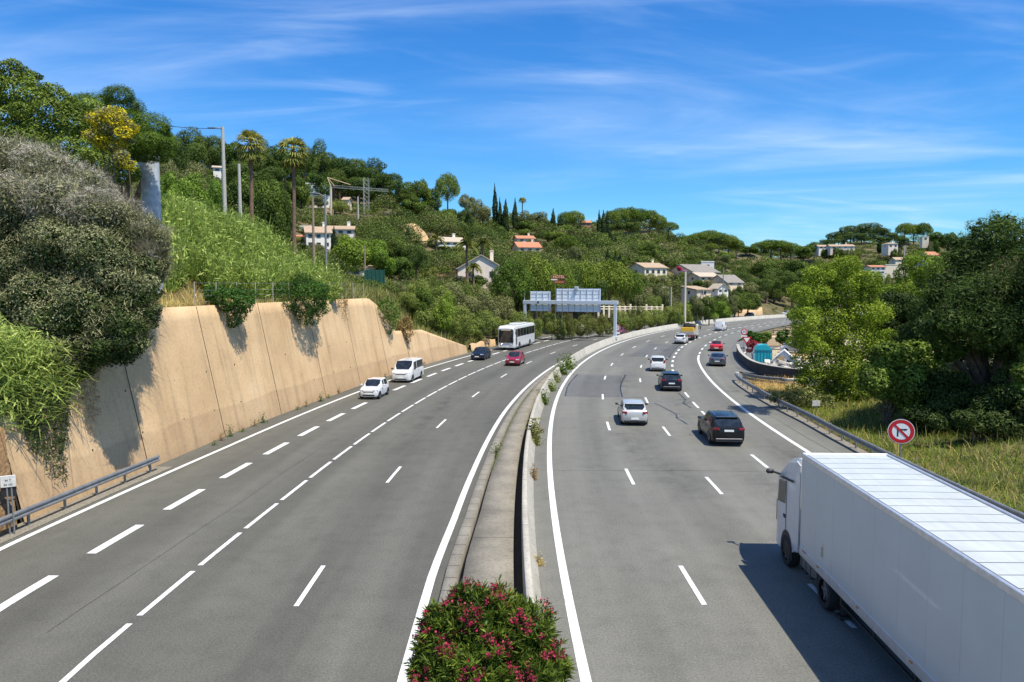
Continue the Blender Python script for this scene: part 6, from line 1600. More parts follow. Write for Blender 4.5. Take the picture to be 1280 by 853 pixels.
# canes hanging over the left end of the wall
r_ = np.random.default_rng(31); n = 7000; u = r_.uniform(-60, 118, n); s_ = None
Yq = r_.uniform(27.0, 33.5, n); vtop = np.interp(u, [-60, 0, 40, 80, 118], [415, 408, 415, 430, 440]); vbot = np.interp(u, [-60, 0, 40, 70, 95, 118], [532, 530, 524, 506, 470, 442])
vv = vtop + (vbot - vtop)*r_.beta(1.1, 1.2, n); b_ = (CY - vv)/FPX; X = (u - CX)/FPX*Yq
Z = CAM_H + Yq*(-SP + b_*CP)/(CP + b_*SP); q = np.stack([X, Yq, Z], 1)
s_, l_ = to_sl_arr(X, Yq); keep = l_ < WB(s_) - .2*np.clip(Z, 0, 8) + .55; q = q[keep]
o = blades(q - np.array([0, 0, .5]), .95, .06, V_REEDN, 'cane_bed', 32, .9, np.clip(.55 + .25*np.sin(q[:, 0]*2.3)*np.cos(q[:, 2]*2), 0, 1), 1.4, 4); tag(o, 'bright yellow green canes spilling over the left end of the wall', 'canes', kind='stuff')
r2_ = np.random.default_rng(33); k = r2_.integers(0, len(q), 9000); q2 = q[k] + r2_.normal(0, .22, (9000, 3)); V, F = leafquads(q2, unit(r2_.normal(size=q2.shape) + np.array([.4, -.3, .5])), .24, .032, r2_)
o = obj('cane_leaves', np_mesh('cane_leaves', V, F, V_REEDN, np.repeat(np.clip(r2_.normal(.5, .25, len(q2)), 0, 1), 4))); tag(o, 'loose leaves of the canes spilling over the left wall end', 'canes', kind='stuff')
# dark creeper trailing down the wall
def wall_pt(s, z, off=.06): return P1(s, float(WB(s)) - .2*z + off, z)
def creeper(s0, s1, ztop, zbot, n, mat, label, seed, leaf=.09, asp=.35, name='creeper', taper=1.0):
    r = np.random.default_rng(seed); q = []
    for _ in range(n):
        s = r.uniform(s0, s1); t = (s - s0)/(s1 - s0); lo = zbot + (ztop - zbot)*abs(2*t - 1)**1.5*taper*.8 + .3*math.sin(s*9)
        z = ztop - (ztop - lo)*r.beta(.9, 1.4); q.append(wall_pt(s, max(z, .1), r.uniform(.05, .3)))
    q = np.array([tuple(a) for a in q]); V, F = leafquads(q, unit(r.normal(size=q.shape) + np.array([.9, -.2, .3])), leaf, leaf*asp, r)
    o = obj(name, np_mesh(name, V, F, mat, np.repeat(np.clip(r.normal(.45, .22, len(q)), 0, 1), 4))); tag(o, label, 'creeper'); return o
creeper(18.2, 21.2, 4.9, .9, 2600, V_DARK, 'dark creeper hanging down the left end of the tan wall', 41, .12, .2)
creeper(21, 23.4, 5.6, 2.2, 700, V_BROWN, 'thin bare trailing stems right of the dark creeper', 42, .14, .10)

def s_at_u(u, zt=None):
    best = min(np.arange(14, 112, .25), key=lambda s: abs(proj(*P1(s, float(WB(s)) - .2*float(WT(s)) - .1, float(WT(s))))[0] - u)); return float(best)
def wall_bush(u, v, rpx, mat, label, seed, n=6000, leaf=.10, hang=1.0, wide=1.0):
    s = s_at_u(u); p0 = P1(s, float(WB(s)) - .2*float(WT(s)) + .1, float(WT(s))); Y = p0.y; R = rpx/FPX*Y; zc = zat(v, Y); r = random.Random(seed); bl = []
    for k in range(12): a = r.uniform(0, 6.28); q = R*.55*r.random()**.5; bl.append(((p0.x + math.cos(a)*q*wide + .1, Y + math.sin(a)*q*wide, zc + r.uniform(-.35, .35)*R), (R*.6*wide, R*.6*wide, R*.55)))
    bl.append(((p0.x + .3, Y, zc - R*.5*hang), (R*.55, R*.55, R*.6*hang)))
    near_tree('hanging_bush', label, 'bush', (p0.x - .3, Y, float(WT(s))), [('foliage', mat, bl, n, leaf, .3, seed, dict(rnd=.7))], limbs((p0.x - .3, Y, float(WT(s))), [bl[0][0], bl[3][0]], .06, .02))
wall_bush(283, 379, 25, V_IVY, 'smaller dark green bush hanging over the tan wall top, left of the larger one', 51, 13000, .10, 1.15, 1.25)
wall_bush(369, 375, 33, V_IVY, 'larger bright green bush hanging over the middle of the tan wall top', 52, 24000, .11, 1.0, 1.3)
wall_bush(479, 391, 24, V_IVY, 'dark green bush where the tan wall top steps down', 53, 4200, .13, 1.1, .7)
wall_bush(503, 407, 14, V_BROWN, 'brown dried bush hanging over the lower part of the tan wall', 54, 2600, .12, 1.4, .6)
creeper(53.6, 55.6, 7.9, 5.6, 260, V_BROWN, 'thin wisps of dry creeper between the bright bush and the wall crest', 55, .12, .2)
wall_bush(412, 366, 11, V_REED, 'pale leafy tuft on the wall top right of the larger hanging bush', 56, 1600, .14, .8)

# ---- weeds along walls and barriers
def tuft(x, y, z, h, w, mat, label, seed, n=420, name='weed', group=None):
    r = np.random.default_rng(seed); q = np.stack([r.normal(0, w*.35, n), r.normal(0, w*.35, n), np.abs(r.normal(0, h*.42, n)).clip(0, h)], 1)
    V, F = leafquads(q, unit(r.normal(size=(n, 3)) + np.array([0, 0, .4])), max(.04, h*.085), max(.014, h*.028), r, up=1.2)
    st = MB(); 
    for k in range(5): st.tube([(0, 0, -.05), (r.normal(0, w*.15), r.normal(0, w*.15), h*.5), (r.normal(0, w*.3), r.normal(0, w*.3), h*.9)], [.012, .01, .004], 4)
    o = empty(name, (x, y, z), 0, label, 'weed', group); obj('leaves', np_mesh('leaves', V, F, mat, np.repeat(np.clip(r.normal(.5, .25, n), 0, 1), 4)), o); st.build('stem', BARK, o)
for i, (u, v, h, w, m, lb) in enumerate([(621, 572, .75, .5, V_BROAD, 'small green plant in the gap between kerb and central slab'), (668, 556, 1.5, .5, V_SCRUB, 'tall yellow green weed against the crash barrier, nearest the bridge of the leafy ones'), (672, 541, .6, .6, V_BROWN, 'reddish dry weed behind the tall yellow green one at the barrier'), (678.5, 506, 1.15, .6, V_BROAD, 'dark green shrublet beside the crash barrier, standing alone'), (688.5, 489, 1.0, .7, V_BROAD, 'green shrublet at the barrier before the pale bushy one'), (693.5, 478, 1.15, .7, V_SCRUB, 'pale yellow green bushy weed at the barrier'), (702, 468.5, 1.6, 1.0, V_BROAD, 'dark oleander seedling at the barrier, first of the far pair'), (709.5, 461.5, 1.7, 1.1, V_BROAD, 'larger dark oleander seedling at the barrier, second of the far pair'), (666.5, 600, .7, .35, V_BROWN, 'dry brown weed at the foot of the barrier near the tall green weed'), (673, 706, .35, .3, V_DRY, 'little straw coloured tuft at the barrier foot close to the oleander'), (724, 443, .7, .6, V_BROAD, 'tiny dark weed on the far barrier before the gantry')]):
    x, y = bp(u, v); tuft(x, y, .0, h, w, m, lb, 60 + i, 700 if h > .8 else 280)
for i, (u, v) in enumerate([(268, 557), (277, 551), (288, 546), (303, 540), (318, 533), (329, 529), (372, 512.5), (383, 508.5), (401, 502), (411, 497.5), (424, 492), (481, 475.5), (489, 474), (530, 457)]):
    x, y = bp(u, v); tuft(x, y, 0, .35 + .2*(i % 3), .35, [V_GRASS, V_BROWN, V_IVY][i % 3], 'low dusty weed growing in the gutter at the foot of the tan wall', 80 + i, 110, 'weed', 'weeds along the foot of the tan wall')
# moss along the slab
r_ = np.random.default_rng(90); ss = r_.uniform(24, 52, 2600); q = np.array([tuple(P1(s, float(L0(s)) + 1.04 + abs(r_.normal(0, .10)), .40)) for s in ss]); V, F = leafquads(q, unit(r_.normal(size=q.shape) + np.array([0, 0, 1.])), .05, .03, r_)
o = obj('moss', np_mesh('moss', V, F, V_GRASS, np.repeat(r_.uniform(0, 1, len(q)), 4))); tag(o, 'green moss along the left edge of the central slab', 'moss', kind='stuff')

# ---- oleander in the foreground
Yo = 12.6; B = px_blobs([(600,775,45,0),(562,785,36,.1),(650,788,42,0),(680,825,28,-.2),(545,815,30,-.1),(600,835,55,-.5),(655,850,45,-.6),(548,862,36,-.4),(600,900,70,-.6),(670,900,45,-.4),(530,838,18,-.3),(620,758,30,.3),(585,752,24,.3),(693,838,18,-.2),(548,905,45,-.3)], Yo)
xo = xat(605, Yo, 800); base = (xo, Yo - .2, .42); t = empty('oleander', base, 0, 'large oleander bush with pink red flowers in the foreground on the central strip', 'bush'); b0 = np.array(base)
r_ = np.random.default_rng(101); c = np.array([b[0] for b in B]); R = np.array([b[1] for b in B]); k = r_.choice(len(B), 4200, p=(R[:, 0]**2)/(R[:, 0]**2).sum()); d = unit(r_.normal(size=(4200, 3)) + np.array([0, 0, .15])); tip = c[k] + d*R[k]*np.where(r_.random((4200, 1)) < .1, r_.uniform(1.05, 1.32, (4200, 1)), r_.uniform(.55, 1.06, (4200, 1)))
keep = np.ones(len(tip), bool)
for j in range(len(B)): keep &= ~(((((tip - c[j])/R[j])**2).sum(1) < .35) & (k != j))
tip, d = tip[keep], d[keep]; ax = unit(d + np.array([0, 0, .9])); LV, LT = [], []
for j in range(13):
    rad_ = unit(np.cross(ax, unit(r_.normal(size=ax.shape)))); tilt = r_.uniform(.35, 1.15, (len(ax), 1)); dr = unit(ax*np.cos(tilt) + rad_*np.sin(tilt)); L_ = r_.uniform(.11, .22, (len(ax), 1)); wv = unit(np.cross(dr, r_.normal(size=ax.shape)))*.0135
    st_ = tip - ax*r_.uniform(0, .14, (len(ax), 1)); LV.append(np.stack([st_, st_ + dr*L_*.5 + wv, st_ + dr*L_ - np.array([0, 0, .015]), st_ + dr*L_*.5 - wv], 1)); LT.append(np.clip(r_.normal(.45, .16, len(ax)) + .3*np.sin(tip[:, 0]*3.1 + 1)*np.cos(tip[:, 2]*3.3), 0, 1))
V = np.concatenate(LV).reshape(-1, 3); tn = np.repeat(np.concatenate(LT), 4); obj('foliage', np_mesh('foliage', V - b0, np.arange(len(V)).reshape(-1, 4), V_OLEA, tn), t)
w_ = (d[:, 2] > -.2); idx = np.where(w_)[0]; idx = idx[np.argsort(-(np.sin(tip[idx, 0]*7)*np.cos(tip[idx, 2]*6 + tip[idx, 1]*4) + r_.normal(0, .4, len(idx)) + .5*d[idx, 2]))][:540]; FV = []
for i in idx:
    for _ in range(16):
        o_ = tip[i] + ax[i]*.05 + r_.normal(0, .032, 3); nn = r_.normal(size=3) + ax[i]; nn /= np.linalg.norm(nn); t1 = np.cross(nn, r_.normal(size=3)); t1 /= np.linalg.norm(t1); t2 = np.cross(nn, t1); s = r_.uniform(.014, .028); FV.append([o_ - t1*s, o_ + t2*s, o_ + t1*s, o_ - t2*s])
V = np.array(FV).reshape(-1, 3); obj('blossom', np_mesh('blossom', V - b0, np.arange(len(V)).reshape(-1, 4), V_FLOW, np.repeat(r_.uniform(0, 1, len(FV)), 4)), t)
mb = MB()
for pts, rs in limbs((xo, Yo - .2, .42), [b[0] for b in B], .035, .012, .08, 7): mb.tube([Vector(p) - Vector(base) for p in pts], rs, 5)
mb.build('stems', BARK, t)
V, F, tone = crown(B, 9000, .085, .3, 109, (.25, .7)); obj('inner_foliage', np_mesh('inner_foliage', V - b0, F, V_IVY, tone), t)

# ---- foreground right
Yb = 58; B = px_blobs([(1052,338,24,0),(1022,368,24,0),(1060,362,32,0),(1084,392,28,0),(1030,408,32,0),(1068,428,34,-.5),(1008,425,18,-.5),(1040,452,32,-1),(1084,458,28,-.5),(1018,478,20,-1),(1058,488,24,-1),(1035,345,20,1),(1080,355,20,1),(1095,425,18,0),(1012,390,18,0),(1100,470,18,0),(1003,368,18,-6),(1008,400,18,-7),(1018,345,16,-6),(1012,430,16,-5)], Yb); x = xat(1052, Yb); z = T(x, Yb)
near_tree('ash_tree', 'tall pale yellow green tree standing beside the right guard rail', 'tree', (x, Yb, z), [('crown', V_BRIGHT, B, 70000, .085, .55, 111, dict(rnd=.7, upw=.4, outw=.9, shell=(.6, 1.15)))], limbs((x, Yb, z), [b[0] for b in B[:10]], .22, .04, .08, 11) + limbs((x + .6, Yb, z), [B[8][0], B[3][0]], .14, .03, .1, 12), BARKG)
Yb = 47.5; B = px_blobs([(1240,302,34,0),(1212,330,34,0),(1282,305,38,0),(1186,358,30,0),(1235,370,44,-1),(1285,370,46,-1),(1165,395,30,0),(1205,415,40,-1),(1262,425,42,-1.5),(1145,420,24,1),(1330,340,60,0),(1340,420,60,0),(1255,282,22,1),(1225,290,18,1),(1200,310,20,1),(1172,370,18,-.5),(1300,275,20,0),(1190,400,30,-4),(1240,410,34,-5),(1290,405,40,-5.5),(1215,375,30,-4),(1345,400,50,-6),(1160,410,20,-3),(1335,330,50,-6),(1400,330,60,-7),(1370,280,50,-5),(1430,390,60,-7),(1320,390,40,-5)], Yb); x = xat(1245, Yb); z = T(x, Yb)
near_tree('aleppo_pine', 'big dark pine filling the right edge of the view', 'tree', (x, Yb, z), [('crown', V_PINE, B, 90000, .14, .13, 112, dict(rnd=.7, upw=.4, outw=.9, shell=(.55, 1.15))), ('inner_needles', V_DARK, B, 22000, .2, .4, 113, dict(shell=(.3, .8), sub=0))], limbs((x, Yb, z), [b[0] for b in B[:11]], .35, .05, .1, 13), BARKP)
Yb = 62; B = px_blobs([(1120,385,26,0),(1100,410,24,0),(1130,420,28,0),(1140,390,20,0),(1105,440,22,0)], Yb); x = xat(1120, Yb); z = T(x, Yb)
near_tree('holm_oak', 'very dark tree squeezed between the pale green tree and the big pine', 'tree', (x, Yb, z), [('crown', V_DARK, B, 24000, .10, .5, 114, {})], limbs((x, Yb, z), [b[0] for b in B], .2, .04))
Yb = 80; B = px_blobs([(1150,335,24,0),(1125,370,24,0),(1160,360,20,0),(1140,390,20,0),(1105,385,16,0),(1170,330,14,0)], Yb); x = xat(1145, Yb); z = T(x, Yb)
near_tree('ash_tree', 'yellow green tree top glimpsed behind the pale green tree and the big pine', 'tree', (x, Yb, z), [('crown', V_BRIGHT, B, 16000, .12, .55, 115, {})], limbs((x, Yb, z), [b[0] for b in B], .2, .04))
def bush(name, label, Yb, lst, mat, n, leaf, seed, asp=.5, cat='bush', **kw):
    B = px_blobs(lst, Yb); x = xat(lst[0][0], Yb); z = T(x, Yb); near_tree(name, label, cat, (x, Yb, z), [('foliage', mat, B, n, leaf, asp, seed, kw)], limbs((x, Yb, z), [b[0] for b in B[:4]], .07, .02))
bush('fig_bush', 'broad leafy green bush below the very dark tree, right of the pale green tree', 47, [(1110,448,30,0),(1145,455,28,0),(1120,482,28,-.5),(1090,475,24,-.5),(1162,475,24,0),(1185,440,18,0),(1140,500,26,-.7),(1170,500,22,-.7)], V_BROAD, 26000, .11, 121, .65)
bush('rockrose_bush', 'small silvery grey green bush at the foot of the broad leafy bush', 47.5, [(1112,500,11,0),(1122,509,9,0),(1102,512,9,0)], V_OLIVE, 3000, .06, 122)
bush('rockrose_bush', 'silvery bush on the shaded bank under the big dark pine', 51, [(1195,466,16,0),(1215,458,14,0),(1178,482,12,0)], V_OLIVE, 5200, .06, 123)
bush('laurel_bush', 'dark bush in deep shade in front of the big pine, left one', 44, [(1175,515,24,0),(1200,505,30,0),(1150,520,20,0),(1215,525,24,0),(1185,480,24,1),(1160,490,18,1)], V_DARK, 15000, .10, 124)
bush('laurel_bush', 'dark bush in deep shade in front of the big pine, right one', 42.5, [(1245,500,34,0),(1275,520,34,0),(1230,535,24,0),(1300,500,40,0),(1265,480,28,0)], V_DARK, 18000, .10, 125)
bush('laurel_bush', 'low dark bush at the foot of the shaded bank, just behind the round sign', 40.5, [(1228,528,20,0),(1258,532,24,0),(1290,528,30,0),(1202,524,16,0),(1315,520,30,0),(1175,530,12,0)], V_DARK, 16000, .085, 134)
bush('fig_bush', 'bright green leafy bush at the very right edge', 41, [(1280,465,18,0),(1290,440,14,0),(1272,485,12,0),(1300,480,20,0)], V_BROAD, 6000, .09, 126, .7)
bush('laurel_bush', 'dark leafy mass behind the trunk of the big pine', 61, [(1200,425,32,0),(1240,440,32,0),(1280,430,32,0),(1172,450,26,0),(1310,440,32,0),(1150,440,22,0),(1220,465,26,0),(1265,470,28,0)], V_DARK, 24000, .13, 133)
bush('brush', 'low brown and green scrub under the pale green tree', 55, [(1000,498,18,0),(1030,508,18,0),(1055,515,16,0),(975,498,12,0),(1080,520,16,0)], V_SCRUB, 5000, .10, 127)
Yr = 90; bush('oleander', 'crimson flowering shrub beside the give way triangle', 92, [(943,431,7,0),(938,436,6,0),(949,434,7,0)], V_FLOW, 2400, .09, 128); 
bush('yard_bush', 'green bush behind the crimson shrub at the yard', 108, [(938,419,7,0),(945,422,7,0),(934,423,5,0)], V_IVY, 1500, .16, 129)
bush('yard_bush', 'second green bush at the yard, right of the crimson shrub', 109, [(956,422,8,0),(950,425,6,0)], V_BROAD, 1300, .16, 130)
bush('yard_tree', 'small round tree in front of the stepped tan terraces', 106, [(978,420,8,0),(974,424,6,0),(983,425,6,0)], V_IVY, 1300, .16, 131, cat='tree')
bush('yard_bush', 'yellow green bush left of the pale green tree by the terraces', 100, [(1000,420,10,0),(995,430,9,0),(1008,412,9,0)], V_BRIGHT, 1800, .15, 132)
# verge grass
verge = lambda a, b: (lambda u, Y, s, l, X: (l > a) & (l < b) & (ramp_dist(X, Y) > 5.5))
p = scatter(85000, 960, 1700, 18, 66, 141, verge(17.7, 42)); o = blades(p, .46, .028, V_GRASS, 'verge_grass', 142, .9, clumped(p, 5, .6), .8, 2); tag(o, 'long green grass on the bank beside the lorry and the no right turn sign', 'grass', kind='stuff')
p = scatter(3500, 930, 1300, 26, 66, 143, verge(17.4, 24)); o = blades(p, .75, .022, V_DRY, 'dry_grass', 144, .7, None, .8, 2); tag(o, 'dry seed heads among the green verge grass', 'grass', kind='stuff')
p = scatter(7000, 960, 1400, 24, 60, 149, verge(19.5, 34)); p = p[clumped(p, 9, .5) > .55]; o = blades(p, 1.0, .05, V_SCRUB, 'verge_weeds', 150, .8, clumped(p, 8, .9), .7, 2); tag(o, 'taller grey green weeds in patches on the verge bank', 'weeds', kind='stuff')
p = scatter(5000, 915, 1010, 57, 71, 145, verge(16.6, 30)); o = blades(p, .65, .04, V_DRY, 'dry_grass', 146, .8, None, .8, 2); tag(o, 'straw coloured grass behind the nose of the right guard rail', 'grass', kind='stuff')
p = scatter(3500, 925, 1010, 78, 98, 147, lambda u, Y, s, l, X: ramp_dist(X, Y) > 4.6); o = blades(p, .5, .05, V_DRY, 'dry_grass', 148, .8, None, .8, 2); tag(o, 'pale dry grass inside the curved dark wall', 'grass', kind='stuff')

# ------------------------------------------------------------------ hillside trees: prototypes
def proto(kind, seed):
    """one mesh per prototype: about 8 m tall, trunk at the origin"""
    r = np.random.default_rng(seed); leaf = .17; n = 8000; tr = []; asp = .5; kw = {}
    if kind == 'stone_pine':
        bl = [((0, 0, 5.3), (3.0, 3.0, 1.7))]; n = 11000
        for q in range(64):
            zz = 1 - (q + .5)/64*1.12; a = q*2.399 + r.uniform(-.2, .2); rh = math.sqrt(max(0, 1 - zz*zz)); s_ = r.uniform(.62, 1.0); bl.append(((3.3*rh*math.cos(a), 3.3*rh*math.sin(a), 5.2 + 2.3*zz + r.uniform(-.2, .2)), (s_, s_, s_*.75)))
        mats = [BARKP, V_UMB]; asp = .3; kw = dict(upw=.6); top = 8.1; R = 4.0
        tr = [([(0, 0, -1), (.1, .05, 2.5), (.2, 0, 5)], [.32, .26, .18])] + [([(.15, 0, 4), (math.cos(a)*1.2, math.sin(a)*1.2, 5.2), (math.cos(a)*2.2, math.sin(a)*2.2, 6)], [.14, .09, .04]) for a in (0, 1.4, 2.7, 4.1, 5.3)]
    elif kind == 'dark_pine':
        bl = lumps(0, 0, 5.4, 2.5, 2.5, 2.6, 20, 1.2, seed, .8, -.7); mats = [BARKP, V_PINE]; asp = .3; tr = [([(0, 0, -1), (.1, 0, 3), (.1, .1, 6)], [.3, .2, .08])]
    elif kind == 'round_tree':
        bl = lumps(0, 0, 4.7, 2.9, 2.9, 3.0, 26, 1.15, seed, .9, -.8); mats = [BARK, LM('leaf_round_hill', (.018, .034, .009), (.060, .102, .022), (.10, .15, .035), .2)]; n = 8500; tr = [([(0, 0, -1), (0, .1, 2), (.1, 0, 4.5)], [.3, .22, .1])]
    elif kind == 'bright_tree':
        bl = lumps(0, 0, 4.6, 2.7, 2.7, 3.0, 24, 1.1, seed, .9, -.8); mats = [BARK, LM('leaf_bright_hill', (.035, .07, .012), (.105, .18, .03), (.16, .23, .05), .3)]; n = 8000; tr = [([(0, 0, -1), (0, .1, 2), (.1, 0, 4.5)], [.26, .2, .1])]
    elif kind == 'olive_tree':
        bl = lumps(0, 0, 4.4, 2.9, 2.9, 3.0, 24, 1.1, seed, .85, -.8); mats = [BARKG, LM('leaf_olive_hill', (.042, .055, .026), (.115, .135, .070), (.17, .185, .11))]; n = 9000; leaf = .14; tr = [([(0, 0, -1), (0, .1, 2), (.1, 0, 4)], [.3, .2, .1])]
    elif kind == 'cypress':
        bl = []
        for k in range(16): z = .5 + k*.47; w = .95*math.sin(math.pi*min(1, (z + .7)/8.6))**.65*(1 - (z/8.4)**3*.75); a = r.uniform(0, 6.28); bl.append(((math.cos(a)*.12, math.sin(a)*.12, z), (w, w, .75)))
        mats = [BARK, V_CYP]; n = 5000; leaf = .14; kw = dict(upw=.2, outw=.9); tr = [([(0, 0, -1), (0, 0, 2)], [.2, .15])]
    elif kind == 'shrub':
        bl = lumps(0, 0, 3.2, 3.6, 3.4, 3.6, 26, 1.25, seed, .9, -.35); mats = [BARK, LM('leaf_shrub_hill', (.045, .065, .018), (.12, .16, .045), (.19, .22, .08))]; n = 11000; leaf = .14; tr = [([(0, 0, -1), (0, 0, 3)], [.15, .08])]
    elif kind == 'oleander_hedge':
        bl = lumps(0, 0, 3.0, 3.6, 3.2, 3.8, 26, 1.25, seed, .9, -.35); mats = [BARK, LM('leaf_hedge', (.035, .052, .016), (.10, .125, .040), (.20, .15, .08))]; n = 11000; leaf = .13; tr = [([(0, 0, -1), (0, 0, 3)], [.15, .08])]
    kw.setdefault('outw', 1.0); kw.setdefault('rnd', .5); kw.setdefault('upw', .3)
    V, F, tone = crown(bl, n, leaf, asp, seed + 50, **kw); tv, tf, tt = trunkpts(tr, 6); Vj, Fj, Tj, Mj = join([(tv, tf, tt), (V, F, tone)])
    me = np_mesh(kind, Vj, Fj, None, Tj, mats=mats, midx=Mj); return me
PROTO = {k: [proto(k, 200 + 10*i + j) for j in range(3)] for i, k in enumerate(['stone_pine', 'dark_pine', 'round_tree', 'bright_tree', 'olive_tree', 'cypress', 'shrub', 'oleander_hedge'])}
WID = dict(stone_pine=8.2, dark_pine=6.8, round_tree=7.4, bright_tree=7.2, olive_tree=7.4, cypress=2.0, shrub=9.0, oleander_hedge=9.0); HEI = dict(stone_pine=8.2, dark_pine=8.6, round_tree=8.2, bright_tree=8.2, olive_tree=8.0, cypress=8.3, shrub=7.4, oleander_hedge=7.2)
KIND = dict(stone_pine=('umbrella pine', 'tree'), dark_pine=('dark green pine', 'tree'), round_tree=('round broadleaf tree', 'tree'), bright_tree=('bright green tree', 'tree'), olive_tree=('grey green tree', 'tree'), cypress=('slim dark cypress', 'tree'), shrub=('dense leafy shrub', 'bush'), oleander_hedge=('brownish green shrub', 'bush'))
HILL = []   # (object, kind, u, v)
VIEWS = []  # things to keep in view: (u0, u1, v0, v1, Y)
for nm in [o for o in COL.objects if o.get('category') in ('house', 'crane', 'mast', 'wall', 'mound', 'sign', 'fence', 'pole', 'street lamp') and o.type == 'EMPTY']:
    if nm.location.y < 80: continue
    us_, vs_ = [], []; ox, oy, oz = nm.location; cz, sz = math.cos(nm.rotation_euler.z), math.sin(nm.rotation_euler.z)
    for ch in nm.children:
        if ch.type == 'MESH':
            for c_ in ch.bound_box:
                x_, y_ = ox + c_[0]*cz - c_[1]*sz, oy + c_[0]*sz + c_[1]*cz; z_ = oz + max(c_[2], max(.5, .5*max(q[2] for q in ch.bound_box)) if nm['category'] in ('house',) else (.42*max(q[2] for c2 in nm.children for q in c2.bound_box) if nm['category'] in ('crane', 'mast', 'pole', 'street lamp') else -.6)); pu = proj(x_, y_, z_); us_.append(pu[0]); vs_.append(pu[1])
    if us_ and oy > 80: VIEWS.append((min(us_), max(us_), min(vs_), max(vs_), oy))
def clear(u0, u1, v0, v1, Y, tol=1.5):
    for a0, a1, b0, b1, Yh in VIEWS:
        if Y < Yh + 3 and u0 < a1 - tol and u1 > a0 + tol and v0 < b1 - tol and v1 > b0 + tol: return False
    return True
CNT = [0]
def hill_tree(kind, u, vt, Y, wpx, force=True, hmin=2.0, vb=None):
    x = xat(u, Y); z0 = T(x, Y); zt_ = zat(vt, Y); h = zt_ - z0
    if vb is not None: z0 = zat(vb, Y); h = zt_ - z0
    h = max(h, hmin); w = wpx/FPX*Y
    ub = proj(x, Y, z0)[1]
    if not force and not clear(u - wpx*.55, u + wpx*.55, vt, ub, Y): return None
    CNT[0] += 1; o = obj(kind, PROTO[kind][CNT[0] % 3]); o.location = (x, Y, z0 - .3); o.rotation_euler = (0, 0, random.uniform(0, 6.28)); s = w/WID[kind]
    o.scale = (s*random.uniform(.93, 1.07), s*random.uniform(.93, 1.07), (h + .3)/HEI[kind]); HILL.append((o, kind, u, (vt + ub)/2, Y)); return o
